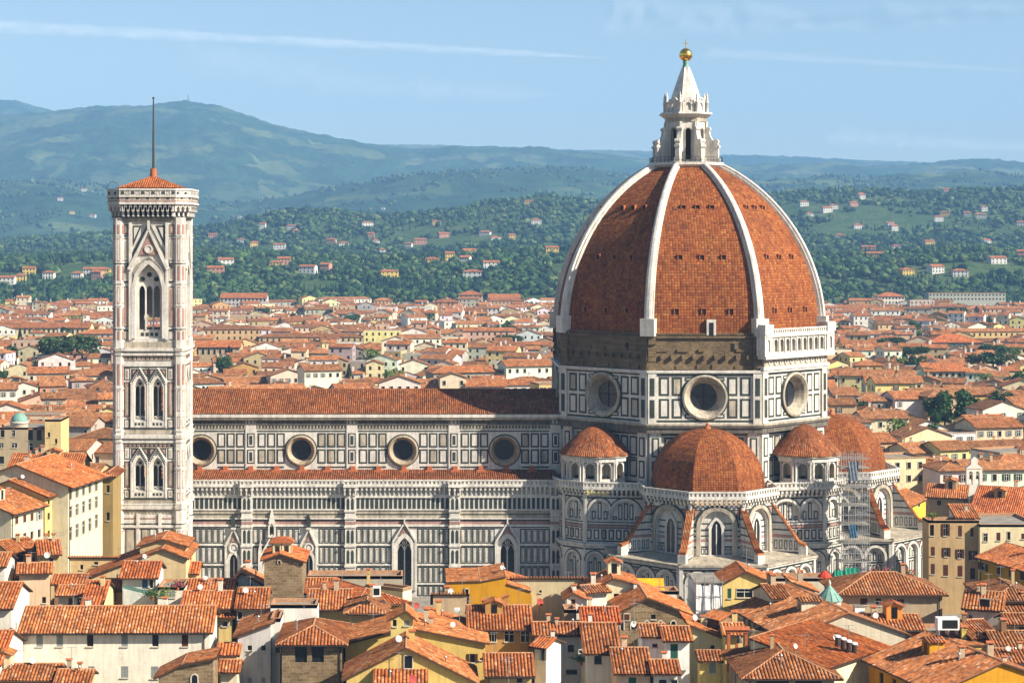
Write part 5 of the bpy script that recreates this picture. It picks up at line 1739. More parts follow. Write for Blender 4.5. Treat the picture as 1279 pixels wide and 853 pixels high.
# ---------------------------------------------------------------- foreground, read off the photograph
CREAM, IVORY, PALE, TAN, OCHRE, YELL, ORNG, GREYW, BROWN, PINKW = [lin(c) for c in ('#cdbfa2', '#d8d0bd', '#cfc9bb', '#b29a70', '#b98a30', '#cbb274', '#c9833c', '#a39b90', '#86684a', '#c9ab8b')]
R0, R1, R2, R3, R4 = (1.02, .95, .9), (1.18, 1.06, .95), (1.08, 1.02, 1.0), (.86, .88, .9), (1.3, 1.0, .82)
def fg(label, a, b, Ze, kind, rp, wallc, roofc, wins=(), side=(), prof=None, **kw):
    """a, b: ends of the front eave in photo pixels; rp: ridge row (gx, hip, shed) or depth in metres when < 100"""
    if prof:
        (x0, y0) = prof[0]
        Y = F * (EYE - Ze) / (y0 - CY)
        k = Y / F
        p0, p1 = ((x0 - CX) * k, Y), ((prof[-1][0] - CX) * k, Y)
        pr = [((x - x0) * k, EYE - (y - CY) * k) for x, y in prof]
        depth = rp
        Ya = Yb = Y
        a, b = prof[0], (prof[-1][0], y0)
    else:
        Ya, Yb = F * (EYE - Ze) / (a[1] - CY), F * (EYE - Ze) / (b[1] - CY)
        p0, p1 = ((a[0] - CX) * Ya / F, Ya), ((b[0] - CX) * Yb / F, Yb)
        pr = None
        if rp > 100:
            Ym = (Ya + Yb) / 2
            h = (F * (EYE - Ze) - (rp - CY) * Ym) / ((rp - CY) + SLOPE * F)
            h = max(1.5, min(12, h))
            depth = h if kind == 'shed' else 2 * h
        else: depth = rp
    L = hypot(p1[0] - p0[0], p1[1] - p0[1])
    ws = []
    for px, pt, pw, ph, st in wins:
        f = (px - a[0]) / (b[0] - a[0])
        # perspective-correct position along an oblique wall
        f = f * (1 / Yb) ** 0 * 1.0 if abs(Ya - Yb) < 3 else (f * Ya) / (f * Ya + (1 - f) * Yb)
        Y = Ya + (Yb - Ya) * f
        k = Y / F
        w = pw * k if abs(Ya - Yb) < 3 else pw * k * L / max(1.0, abs(b[0] - a[0]) * k)
        ws.append((f * L, EYE - (pt + ph - CY) * k, max(.4, w), ph * k, st))
    if kind != 'flat': kw['chim'] = kw.get('chim', 1) + rn.choice((0, 0, 1, 1))
    v_ = rn.uniform(.82, 1.12); g_ = rn.uniform(-.05, .14)
    roofc = (roofc[0] * v_, roofc[1] * v_ * (1 + g_), roofc[2] * v_ * (1 + 2 * g_))
    res = house(label, p0, p1, Ze, kind, depth, wallc, roofc, ws, side, prof=pr, **kw)
    CLUTTER.append((label, res, L, depth, kind))
    return res

rn = random.Random(11)
KW = dict(rnd=rn)
CLUTTER = []
big, Wbig, zbig = fg('long cream house with nine shuttered windows and a hipped left roof end', (27, 787), (262, 786), 20, 'gx', 757, IVORY, R1,
   [(49.5, 792, 8, 15, 'Y'), (74.5, 792, 8, 15, 'Y'), (112.5, 792, 8, 15, 'o'), (155.5, 792, 8, 15, 'Y'), (194, 792, 8, 15, 'o'), (231, 792, 8, 15, 'B'), (114, 832, 8, 14, 'Y'), (155.5, 832, 9, 14, 'Y'), (193, 832, 9, 15, 'Y'), (60, 832, 8, 14, 'Y')],
   [('r', 4, 14.5, .8, 1.4, 'Y'), ('r', 8, 15.5, .8, 1.4, 'o')], over=.95, chim=2, **KW)
fg('low tiled house with a pinkish wall at the bottom left corner', (-30, 846), (71, 846), 17, 'gx', 829, PINKW, R0, (), chim=0, **KW)
fg('small low tiled annex with a pink brick chimney at its ridge', (72, 849), (111, 849), 17, 'gx', 836, PINKW, R1, (), chim=1, **KW)
fg('white house with bare sunlit end wall at the left edge', (-60, 757), (14, 757), 21, 'gx', 727, PALE, R1, (), [('r', 3, 17, .7, 1.0, 'o')], **KW)
fg('white tower-like house rising above the left edge roofs', (-40, 705), (6, 705), 23.5, 'gx', 690, PALE, R1, (), chim=0, **KW)
fg('white gabled house cut off by the left edge, lowest there', (-70, 827), (-1, 827), 19, 'gx', 787, IVORY, R4, (), [('r', 4, 16.5, .7, 1.0, 'o')], **KW)
fg('olive plastered house with yellow sunlit end wall and white dish', (50, 691), (74, 690), 23, 'gx', 674, TAN, R1, [(64, 697, 5, 9, 'f')], [('r', 4, 19, .9, 1.6, 'y'), ('r', 8, 19, .9, 1.6, 'y')], **KW)
fg('tan house with a lean roof and a dark blue balcony door', (13, 689), (49, 684), 22.4, 'gx', 672, TAN, R1, [(25, 693, 9, 14, 'o'), (42, 696, 4, 6, 'o')], chim=0, **KW)
fg('pinkish house with a brilliant white end wall and short tiled roof', (24, 714), (62, 713), 22, 'gx', 703, PINKW, R1, [(55, 745, 5, 8, 'o')], chim=1, **KW)
fg('low cream annex with a narrow red roof below the pinkish house', (16, 720), (47, 719), 20.5, 'shed', 714, CREAM, R1, [(28, 726, 6, 7, 'o')], chim=0, **KW)
fg('long blank tan wall with two small dark windows before the bell tower', (88, 696), (162, 696), 21.5, 'back', 12, lin('#c6ab7c'), R1, [(102, 705, 4, 6, 'o'), (120, 701, 5, 4, 'o')], chim=1, **KW)
fg('brown walled house under a single row of roof tiles', (68, 727), (105, 727), 20, 'gx', 717, BROWN, R1, [(80, 731, 4, 6, 'o'), (92, 731, 4, 6, 'o')], chim=0, **KW)
fg('grey walled house with a pair of dark shuttered windows', (73, 741), (113, 741), 20, 'gx', 731, GREYW, R1, [(88, 746, 5, 10, 'B'), (99, 746, 5, 10, 'o')], chim=0, **KW)
fg('narrow steep-roofed house with a yellow sunlit end wall', (104, 757), (125, 757), 20.3, 'gx', 725, lin('#d0bd8c'), R4, (), [('r', 3, 17, .7, 1.1, 'o')], chim=0, **KW)
fg('brown house with a dark doorway under a short tiled roof', (127, 735), (153, 735), 20.4, 'gx', 723, BROWN, R4, [(142, 739, 6, 12, 'o')], chim=0, **KW)
fg('broad tan gabled house with a long left roof slope', None, None, 19.5, 'gy', 14, lin('#c4ac80'), R1, [(150, 717, 3, 3, 'o')], prof=[(104, 723), (203, 685), (232, 696)], chim=0, dormer=False, **KW)
fg('tan upper gable peeping above the broad gabled house', None, None, 24.4, 'gy', 8, lin('#bfa576'), R1, (), prof=[(175, 681), (203, 673), (232, 681)], chim=0, dormer=False, **KW)
fg('pale house with a blue door on its roof terrace', (153, 719), (195, 719), 22.8, 'gx', 701, lin('#b9bdb8'), R4, [(181, 723, 7, 12, 'U'), (189, 723, 4, 11, 'w')], [('r', 2.2, 19.5, .6, 1.2, 'o')], chim=1, **KW)
fg('white terrace house with a pink tiled balcony front', (197, 733), (229, 733), 21.8, 'flat', 7, IVORY, R1, [(203, 736, 6, 9, 'G'), (215, 736, 7, 10, 'Y')], **KW)
fg('small orange lean-to beside the foot of the bell tower', (231, 714), (246, 714), 20, 'gx', 702, TAN, R4, (), chim=0, **KW)
fg('upper of two stacked red roofs right of the terrace', (234, 737), (289, 737), 20.6, 'gx', 723, CREAM, R4, (), chim=0, **KW)
fg('lower of two stacked red roofs right of the terrace, white chimney piers', (229, 757), (288, 757), 20.2, 'gx', 738, IVORY, R4, (), chim=1, **KW)
fg('yellow sided house between the cream house and the white block', (273, 768), (290, 768), 19, 'gx', 758, YELL, R2, [(281, 776, 6, 6, 'w')], chim=0, **KW)
fg('red roofed house with dark windows left of the stone tower', (297, 757), (331, 757), 20.4, 'gx', 734, GREYW, R0, [(300, 764, 6, 9, 'o'), (318, 766, 5, 7, 'o')], chim=0, **KW)
fg('white walled small gabled house behind the red roofs', None, None, 21, 'gy', 6, PALE, R1, [(296, 727, 3, 3, 'o'), (313, 728, 3, 3, 'o')], prof=[(293, 724), (302, 715), (328, 729)], chim=1, **KW)
tower, Wt, zt = fg('square rough stone tower house with a small tiled gable', None, None, 26, 'gy', 9.5, (.9, .9, .9), R4, [(349, 700, 3, 3, 'v')], prof=[(330, 698), (350, 691), (378, 700)], wallmat=RUBBLE, chim=0, name='tower_house', cat='tower', **KW)
fg('short row of tiles behind the stone tower', (385, 731), (417, 731), 21, 'gx', 722, TAN, R2, (), chim=0, **KW)
fg('wide red roof with a yellow pier at its right end', (386, 758), (436, 758), 20.2, 'gx', 736, YELL, R2, (), chim=1, **KW)
fg('long grey parapet wall before the gothic window', (384, 719), (503, 719), 21.4, 'flat', 5, lin('#a39a88'), R2, (), **KW)
fg('cream stepped wall end with a sunlit corner below the gothic window', (503, 735), (514, 732), 20.2, 'flat', 7, lin('#d9cda6'), R2, (), **KW)
fg('big pyramid-roofed house with one white skylight', (444, 757), (506, 750), 20.6, 'hip', 17, YELL, R4, [(500, 760, 5, 8, 'o')], chim=0, **KW)
fg('hip-ended striped roof in front of the skylight roof', (436, 763), (480, 763), 20.8, 'hip', 10, TAN, R2, (), chim=0, **KW)
fg('white walled tall house with a slanting brown eave, two tiny windows', None, None, 20, 'gy', 12, lin('#b9b4ae'), R2, [(312, 806, 5, 6, 'o'), (329, 806, 5, 6, 'o'), (312, 846, 5, 6, 'Y'), (329, 846, 5, 6, 'Y')], prof=[(297, 793), (338, 778)], over=.9, chim=0, **KW)
fg('white flat block joining the stone house and stone tower', (338, 755), (396, 755), 22.6, 'flat', 5, lin('#d8d3c8'), R2, (), **KW)
fg('white stepped wall behind the stone house, lower wing', (338, 772), (350, 772), 22, 'flat', 6, lin('#c6c2bb'), R2, [(347, 806, 5, 9, 'o')], **KW)
stone, Wst, zst = fg('rough stone house with two big dark openings under the eaves', (352, 802), (427, 802), 20.5, 'hip', 13, (1, 1, 1), R2, [(376, 805, 15, 22, 'v'), (397, 805, 15, 22, 'v')], wallmat=RUBBLE, chim=0, over=.8, **KW)
fg('broad yellow gabled house with a rooftop cabin and two dishes', None, None, 19.5, 'gy', 11, lin('#c7ab62'), R1, [(539, 808, 7, 10, 'b'), (561, 822, 5, 5, 'o'), (590, 816, 6, 11, 'b'), (601, 821, 3, 3, 'o')], prof=[(433, 803), (507, 783), (606, 802)], chim=2, **KW)
fg('tiny yellow rooftop cabin with two openings under a tiled gable', None, None, 24.3, 'gy', 4, lin('#cbb570'), R1, [(493, 774, 5, 8, 'o'), (508, 774, 7, 7, 'Y')], prof=[(488, 772), (507, 762), (516, 770)], chim=0, **KW)
fg('yellow house in front with a dark glazed dormer door', None, None, 18.6, 'gy', 9, lin('#c9ad66'), R1, [(510, 818, 10, 16, 'o')], prof=[(433, 846), (507, 808), (592, 850)], chim=1, **KW)
fg('lowest red roof at the bottom edge below the dormer', (470, 862), (530, 862), 18, 'gx', 835, YELL, R4, (), chim=0, **KW)
fg('tan box of a house with an air conditioner and tile coping', (541, 742), (583, 742), 22, 'back', 7, lin('#b39c7c'), R2, [(573, 768, 6, 6, 'Y')], chim=0, **KW)
fg('narrow red roof running down beside the tan box', None, None, 20.6, 'gy', 6, YELL, R1, (), prof=[(536, 769), (583, 783)], chim=0, **KW)
fg('ochre yellow blank gable with stepped tile coping and chimneys', None, None, 21.5, 'gy', 12, lin('#c08a1c'), R1, [(583, 735, 4, 10, 'o')], prof=[(559, 727), (600, 726), (632, 720), (633, 729), (663, 738), (664, 745)], over=.25, chim=0, dormer=False, slope=.2, **KW)
fg('long blank beige wall with two tiny square vents', (640, 722), (731, 722), 21.6, 'back', 10, lin('#bfb08c'), R2, [(675, 737, 3, 3, 'o'), (711, 737, 3, 3, 'o')], chim=0, **KW)
fg('pale yellow wall with roof strips right of the blank beige wall', (731, 723), (760, 723), 21.7, 'back', 8, lin('#d6c07c'), R2, (), chim=0, **KW)
fg('wide red roof over a brown wall with three framed windows', (587, 783), (662, 783), 20.2, 'gx', 756, lin('#a87f48'), R0, [(614, 787, 12, 14, 'f'), (636, 787, 12, 14, 'f'), (656, 788, 11, 13, 'f'), (595, 787, 10, 6, 'w')], chim=2, **KW)
fg('white walled house with two green-grey windows and balcony pots', (669, 790), (731, 790), 20, 'gx', 777, lin('#b9b8b4'), R2, [(689, 805, 7, 9, 'g'), (713, 805, 8, 9, 'o'), (690, 837, 10, 5, 'o'), (714, 836, 14, 6, 'o')], chim=1, **KW)
fg('half shaded red roof below the three framed windows', (609, 841), (664, 841), 18.6, 'gx', 816, TAN, R0, [(649, 844, 7, 8, 'o')], chim=0, **KW)
fg('slim white house end with a tiny orange roof and ladder', (668, 804), (682, 806), 21, 'gx', 795, PALE, R4, [(678, 810, 6, 14, 'w')], chim=1, **KW)
fg('little white dormer cabin with a dark door before the beige wall', None, None, 22.6, 'gy', 4, PALE, R1, [(716, 748, 5, 12, 'B')], prof=[(708, 745), (716, 740), (728, 746)], chim=0, **KW)
fg('brown block with a sunlit cream edge beside the red roof', (705, 761), (720, 761), 21.6, 'flat', 4, lin('#a28a68'), R1, (), **KW)
fg('cream gable house with an orange roof edge by the yellow awning', None, None, 21.4, 'gy', 8, lin('#d6c9a4'), R1, [(770, 741, 7, 5, 'o')], prof=[(733, 739), (766, 722), (794, 729)], chim=1, **KW)
fg('short red tiled roof beside the cream gable', (733, 738), (758, 736), 22, 'gx', 730, PALE, R1, (), chim=1, **KW)
fg('old white wall with peeling plaster right of the yellow awning', (801, 738), (848, 738), 21.4, 'flat', 4, lin('#cdc6b8'), R1, (), **KW)
fg('brown stone gabled house with a row of arched windows', None, None, 20.3, 'gy', 14, (1, 1, 1), R1, [(783, 766, 7, 8, 'B'), (816, 767, 6, 6, 'o'), (777, 775, 5, 11, 'a'), (791, 777, 7, 9, 'a'), (808, 775, 7, 9, 'a'), (825, 775, 7, 9, 'a'), (841, 775, 7, 9, 'a')], prof=[(774, 763), (808, 746), (861, 766)], wallmat=RUBBLE, chim=0, **KW)
fg('bright red short roof with a pale parapet below it', (729, 775), (772, 775), 20.8, 'gx', 758, CREAM, (1.25, .8, .65), (), chim=1, **KW)
fg('steep narrow red roof over a white wall with one dark window', (733, 813), (772, 813), 19.6, 'gx', 778, PALE, R0, [(747, 815, 9, 14, 'o'), (725, 811, 4, 4, 'o')], chim=1, **KW)
fg('pinkish house with a green shuttered window at the bottom', (770, 838), (812, 838), 18.6, 'gx', 809, lin('#cfae92'), R0, [(790, 845, 10, 12, 'G')], chim=0, **KW)
fg('white house with two dark windows at the bottom, tiled roof dipping', (817, 838), (846, 838), 18.8, 'gx', 824, PALE, R0, [(828, 848, 10, 10, 'o'), (842, 848, 8, 10, 'o')], chim=0, **KW)
fg('bright white house with a tall dark green door', (802, 792), (830, 792), 21, 'gx', 779, lin('#d9d8d4'), R0, [(818, 803, 6, 5, 'B')], chim=0, **KW)
fg('white wing with the dark green door and tile-trimmed lintel', (831, 797), (861, 797), 20.8, 'gx', 782, lin('#d9d8d4'), R0, [(842, 804, 9, 20, 'G')], [('r', 2, 17.5, .7, 1.2, 'o')], chim=0, **KW)
fg('pale sunlit house with a long sloping parapet left of the hall', None, None, 20.4, 'gy', 8, lin('#d3c290'), R1, [(890, 806, 5, 4, 'o')], prof=[(862, 780), (906, 797)], chim=0, **KW)
fg('yellow house with a grey shuttered window under a small brown roof', (874, 822), (899, 822), 19, 'shed', 812, lin('#cdb46c'), R3, [(890, 827, 8, 13, 'Y')], chim=0, **KW)
fg('yellow house with green shutters and a pedimented roof terrace', None, None, 22.6, 'gy', 8, lin('#d8bd74'), R1, [(911, 735, 5, 12, 'G'), (955, 734, 6, 12, 'G'), (930, 735, 20, 11, 'f'), (907, 763, 3, 9, 'o'), (923, 767, 6, 9, 'o')], prof=[(902, 729), (931, 713), (964, 727)], chim=0, **KW)
fg('small dark-walled roof beside the sheeted scaffold', (884, 768), (901, 772), 20.8, 'gx', 763, BROWN, R2, [(895, 780, 4, 7, 'o')], chim=0, **KW)
fg('low red roof under the yellow house', (906, 790), (928, 790), 20, 'gx', 778, YELL, R1, (), chim=0, **KW)
hall, Whall, zhall = fg('large hall with a broad patchy roof and a row of tall arched windows', (918, 757), (985, 795), 20, 'gx', 17, lin('#b8ad98'), R2, [(930, 767, 3.0, 16, 'a'), (936.5, 771, 3.2, 17, 'a'), (943, 775, 3.4, 17, 'a'), (950.5, 780, 3.6, 17, 'a'), (958, 785, 3.8, 17, 'a'), (968, 790, 4, 14, 'a'), (980, 797, 4, 10, 'a')], chim=0, name='hall', cat='hall', **KW)
fg('hip-roofed house with a dark open loggia at the bottom', (934, 843), (1042, 843), 19.5, 'hip', 15, lin('#ab9470'), R3, [(965, 847, 40, 20, 'v'), (1010, 847, 34, 20, 'v')], [('l', 6, 15.5, 1.6, 2.6, 'o'), ('l', 11, 15.5, 1.0, 2.2, 'o')], chim=0, over=1.0, **KW)
fg('cream house with a fresh orange roof and four round skylights', (1031, 832), (1106, 806), 19.8, 'shed', 11, lin('#ddcba0'), (1.25, .85, .55), [(1092, 812, 7, 3, 'o')], chim=0, slope=.2, **KW)
fg('cream wall house with a thin red coping behind the orange roof', (985, 793), (1053, 770), 19.2, 'flat', 6, lin('#dccaa0'), R1, (), **KW)
fg('small tan house with two low sloping roofs beside the orange roof', None, None, 20.5, 'gy', 5, lin('#c8b58e'), R4, [(1093, 783, 3, 5, 'o')], prof=[(1053, 772), (1085, 781), (1136, 799)], chim=1, **KW)
fg('ochre house at the bottom right with dark tall windows', (1085, 822), (1172, 862), 19.5, 'gx', 17, lin('#b98420'), R2, [(1101, 840, 5, 22, 'o'), (1117, 848, 5, 22, 'o'), (1134, 856, 5, 22, 'o')], chim=2, **KW)
fg('wide taupe house with flower pots along its roof ridge', (1050, 740), (1177, 740), 21.4, 'hip', 11.5, lin('#ab967a'), R2, [(1079, 747, 9, 8, 'B'), (1097, 747, 7, 9, 'B'), (1120, 748, 8, 10, 'b')], chim=1, **KW)
fg('orange walled house with a striped roof before the taupe house', (1081, 784), (1151, 784), 20, 'gx', 767, ORNG, R2, [(1133, 789, 7, 9, 'Y')], chim=1, **KW)
fg('flat orange house carrying a big air conditioning box', (1153, 793), (1214, 793), 19.6, 'flat', 8, ORNG, R2, [(1158, 796, 9, 14, 'Y'), (1189, 796, 7, 12, 'w')], **KW)
fg('yellow flat-topped house beside the ochre roof', None, None, 19.4, 'gy', 7, lin('#d8bc62'), R3, (), prof=[(1196, 806), (1247, 806)], over=.2, chim=0, **KW)
fg('white house with a recessed dark terrace under a red roof', (1205, 757), (1250, 760), 21, 'gx', 738, lin('#cfcabc'), R1, [(1230, 748, 12, 11, 'o'), (1212, 768, 4, 9, 'o')], chim=1, **KW)
fg('brown pyramid roof at the right edge, highest of the cluster', (1243, 747), (1300, 747), 22, 'hip', 13, TAN, R3, (), chim=0, **KW)
fg('striped roof strip at the right edge below the pyramid roof', (1252, 761), (1300, 761), 20.6, 'gx', 749, TAN, R3, [(1262, 765, 6, 6, 'o')], chim=0, **KW)
fg('narrow striped roof at the right edge over a tan wall', (1259, 777), (1300, 777), 20.2, 'gx', 766, TAN, R3, [(1276, 781, 7, 8, 'o')], chim=0, **KW)
fg('striped sloping red roof between the air conditioner and right edge', (1214, 795), (1245, 793), 20, 'gx', 774, BROWN, R2, (), chim=1, **KW)
fg('wide dark striped roof at the right edge, third from the bottom', (1244, 806), (1300, 806), 19.6, 'gx', 788, BROWN, R3, [(1270, 809, 6, 8, 'o')], chim=1, **KW)
fg('striped roof over a pale wall near the right edge', (1248, 825), (1300, 825), 19, 'gx', 810, CREAM, R3, (), chim=1, **KW)
fg('roof with mortar hips at the bottom right corner', (1228, 866), (1310, 866), 18, 'hip', 12, CREAM, R2, (), chim=0, **KW)
fg('cream wall with a thin row of tiles above the corner roof', (1229, 834), (1300, 834), 18.6, 'back', 6, lin('#cbbb94'), R3, (), chim=0, **KW)
fg('red roof strip below the flat orange house', (1213, 804), (1243, 804), 19, 'gx', 799, BROWN, R2, (), chim=0, **KW)
fg('small cream house with a striped roof before the chapel arches', (965, 745), (985, 744), 22.4, 'gx', 729, CREAM, R3, (), chim=1, **KW)
fg('small gabled house with an orange roof by the scaffolding foot', None, None, 22, 'gy', 6, lin('#b5a78d'), R1, (), prof=[(990, 727), (1018, 737)], chim=0, **KW)
fg('white low terrace wall in front of the chapel arches', (966, 722), (1040, 722), 20.2, 'flat', 5, lin('#c9bda6'), R1, (), **KW)
fg('low stone house with a curved tile roof edge and an arched opening', None, None, 18.4, 'gy', 6, (1, 1, 1), R2, [(243, 841, 9, 14, 'a')], prof=[(198, 844), (228, 829), (266, 822)], wallmat=RUBBLE, chim=0, **KW)
fg('red roof in the alley between cream house and white tall house', (274, 815), (296, 815), 18, 'gx', 803, YELL, R4, (), chim=0, **KW)
fg('lowest red roof in the alley above a red awning', (276, 836), (296, 836), 17, 'gx', 824, CREAM, R1, (), chim=0, **KW)
# left: the sunlit street of palaces
fg('cream palace with two rows of brown shuttered windows and red roof', (14, 640), (54, 629), 26.5, 'gx', 14, lin('#cfc4a4'), R1,
   [(21, 645, 4, 9, 'B'), (31, 643, 4, 9, 'B'), (40, 641, 4, 9, 'B'), (49, 639, 4, 10, 'y'), (21, 667, 4, 10, 'B'), (31, 665, 4, 10, 'B'), (40, 663, 4, 10, 'o'), (49, 661, 4, 10, 'o')], over=1.0, chim=2, **KW)
fg('tan palace standing between the two cream palaces', (56, 618), (81, 611), 28, 'gx', 14, lin('#cfb070'), R1,
   [(61, 640, 3.4, 9, 'o'), (69, 638, 3.4, 9, 'o'), (77, 635, 3.4, 9, 'o'), (61, 624, 3, 6, 'o'), (69, 622, 3, 6, 'o'), (77, 619, 3, 6, 'o'), (61, 662, 3, 9, 'o'), (70, 659, 3, 9, 'o'), (77, 656, 3, 9, 'o')], over=1.1, chim=1, **KW)
fg('tallest cream palace with ornate window hoods beside the bell tower', (85, 606), (128, 592), 29.5, 'gx', 20, lin('#cdc2a2'), R4,
   [(x, y - (x - 88) * s_, 4.2, h * 1.2, 'f') for y, s_, h in ((611, .34, 11), (632, .38, 12), (658, .48, 14), ) for x in (88, 96, 104, 112, 120)], over=1.3, chim=1, **KW)
fg('shaded tan palace corner right beside the bell tower foot', (128, 593), (141, 593), 29, 'hip', 14, lin('#8d774c'), R1, [(135, 606, 4, 9, 'o'), (135, 640, 4, 10, 'o')], chim=0, **KW)
fg('brown brick house with white chimney pots on its dark roof', (14, 597), (80, 597), 28.6, 'flat', 16, lin('#8f775c'), R3, [(38, 592 + 12, 5, 6, 'o')], **KW)
fg('red roofed house with a blue glazed lean-to below the green dome', (12, 583), (100, 583), 29.6, 'gx', 566, lin('#b59a6e'), R1, [(30, 587, 8, 5, 'f'), (62, 586, 8, 6, 'o')], chim=3, **KW)
domeh, Wd, zd = fg('grand balconied building with dark doors below the green copper dome', (-6, 534), (55, 534), 28, 'flat', 16, lin('#a8977a'), R3,
   [(3, 537, 5, 9, 'o'), (17, 537, 4, 8, 'f'), (38, 535, 6, 15, 'o'), (49, 535, 6, 15, 'o'), (2, 553, 5, 6, 'f'), (18, 553, 7, 6, 'f'), (39, 553, 5, 10, 'a'), (2, 570, 6, 9, 'o')], cat='building', name='domed_building', **KW)
fg('yellow tower-like house with pale projecting bays', (56, 524), (76, 524), 30.2, 'flat', 11, lin('#cbb27c'), R3, [(61, 540, 3, 6, 'o'), (70, 548, 3, 6, 'o')], [('r', 3, 20, 1, 1.8, 'o'), ('r', 7, 20, 1, 1.8, 'o')], **KW)
# right: behind the apse
fg('tall tan palace with three rows of brown shuttered windows', (1160, 650), (1223, 650), 18.6, 'flat', 5, lin('#b0946a'), R3,
   [(1164, 655, 5, 14, 'o'), (1181, 654, 5, 15, 'b'), (1199, 656, 5, 14, 'B'), (1214, 659, 4, 11, 'B'), (1165, 683, 5, 11, 'B'), (1182, 684, 5, 11, 'b'), (1199, 686, 5, 11, 'b'), (1215, 688, 5, 11, 'b'), (1165, 704, 5, 13, 'B'), (1181, 705, 6, 14, 'B'), (1199, 706, 6, 14, 'B'), (1215, 709, 6, 14, 'o')], **KW)
fg('cream sunlit building with stepped terraces right of the tan palace', (1224, 655), (1300, 655), 18, 'flat', 16, lin('#d9c9a0'), R3, [(1231, 666, 5, 10, 'f'), (1247, 665, 5, 10, 'B'), (1260, 664, 4, 10, 'f'), (1278, 666, 5, 7, 'B')], **KW)
fg('deep ochre house with brown shutters at the right edge', (1223, 694), (1300, 716), 14, 'gx', 12, lin('#b58a1e'), R2, [(1228, 703, 6, 9, 'b'), (1248, 707, 6, 10, 'B'), (1263, 711, 6, 10, 'B'), (1277, 714, 6, 10, 'B'), (1228, 724, 5, 12, 'b')], chim=1, **KW)
fg('bright lemon yellow house peeping behind the apse', (1131, 633), (1156, 621), 13.6, 'gx', 10, lin('#e0c33c'), R1, [(1148, 626, 3, 7, 'o')], chim=2, **KW)
fg('large pale pink roofed building at the right edge', (1213, 640), (1300, 645), 16.2, 'gx', 606, lin('#a08058'), (1.35, 1.1, 1.0), (), chim=0, **KW)
fg('reddish roofed building left of the white bell gable', (1158, 619), (1206, 621), 18.2, 'gx', 605, lin('#a38f70'), R1, [(1173, 625, 5, 6, 'o')], chim=2, **KW)
fg('grey rooftop house with glazed veranda above the tan palace', (1194, 645), (1221, 645), 18.9, 'shed', 5, lin('#cfc8b8'), R1, [(1198, 646, 5, 8, 'f'), (1213, 647, 12, 9, 'f')], chim=0, **KW)
# ================================================================ the town beyond
rm = random.Random(5)
WALLS = [('cream', '#cfc0a0'), ('ivory', '#d9d2c0'), ('yellow', '#c9b078'), ('ochre', '#b3925a'), ('tan', '#b39a74'), ('grey', '#a39c90'), ('pinkish', '#c6a488'), ('white', '#dcd8cc'), ('orange', '#b98a62'), ('pale yellow', '#d8c788')]
WWT = [6, 5, 1.5, .8, 4, 3, 2, 3.5, .4, 1.8]
TREES_MID = [(82, 455, 21, 'broad dark umbrella pine', 2), (50, 437, 10, 'round green tree', 0), (92, 437, 10, 'round green tree', 0), (25, 427, 11, 'pointed conifer', 1), (1121, 447, 11, 'bright green leafy tree', 3), (1143, 449, 10, 'dull grey-green bushy tree', 2),
             (1236, 465, 14, 'spreading dark pine', 2), (1180, 519, 13, 'dark green leafy tree', 0), (1202, 517, 13, 'dark green leafy tree', 0), (1190, 400, 14, 'dense dark green tree', 0), (1205, 398, 13, 'dense dark green tree', 0), (1268, 445, 9, 'low green garden tree', 3),
             (330, 393, 8, 'dark tree', 2), (462, 452, 12, 'light green tree', 3), (535, 400, 6, 'small green tree', 0), (440, 402, 8, 'dark evergreen', 2), (627, 431, 9, 'green tree', 0), (640, 432, 9, 'green tree', 2), (560, 430, 6, 'small round tree', 3), (1130, 398, 8, 'leafy tree', 0),
             (600, 385, 8, 'leafy tree', 3), (660, 377, 9, 'leafy tree', 0), (545, 384, 6, 'dark cypress', 1), (1050, 360, 7, 'cypress', 1), (1112, 455, 7, 'leafy tree', 0)]
cand = []
Y = 236.0
row = 0
while Y < 1760:
    gap = 0
    x0, x1 = (-420 - CX) * Y / F, (1700 - CX) * Y / F
    X = x0 - rm.uniform(0, 14)
    big_row = rm.random() < .12
    while X < x1:
        ang = radians(8) * (2 * float(vnoise(X / 130, Y / 130, 77, 2)) - 1) * 4.5
        w = rm.uniform(7.5, 17) if not big_row else rm.uniform(16, 38)
        if rm.random() < .07: w *= 1.8
        d = rm.uniform(9.0, 13.0)
        hb = 13.5 + 6.0 * float(vnoise(X / 60, Y / 60, 41, 2)) + rm.uniform(-3.4, 3.4)
        if rm.random() < .09: hb += rm.uniform(3, 6)
        if big_row: hb += rm.uniform(1, 3)
        hb = min(hb, 23)
        r = rm.random()
        kind = 'gx' if r < .45 else 'hip' if r < .62 else 'gy' if r < .87 else 'flat' if r < .95 else 'shed'
        if kind == 'gy': w = min(w, 15)
        cy = Y + rm.uniform(-5, 5)
        wc = rm.choices(WALLS, WWT)[0]
        if not (rm.random() < .05):
            cand.append((X, cy, w, d, hb, kind, ang, wc, rm.random(), rm.uniform(.8, 1.2)))
        X += w + (rm.uniform(5, 9) if rm.random() < .12 else rm.uniform(-.3, .4))
    row += 1
    Y += rm.uniform(15.5, 20.0) * (1 + (Y - 450) / 5000) + (8 if row % 3 == 0 else 0)

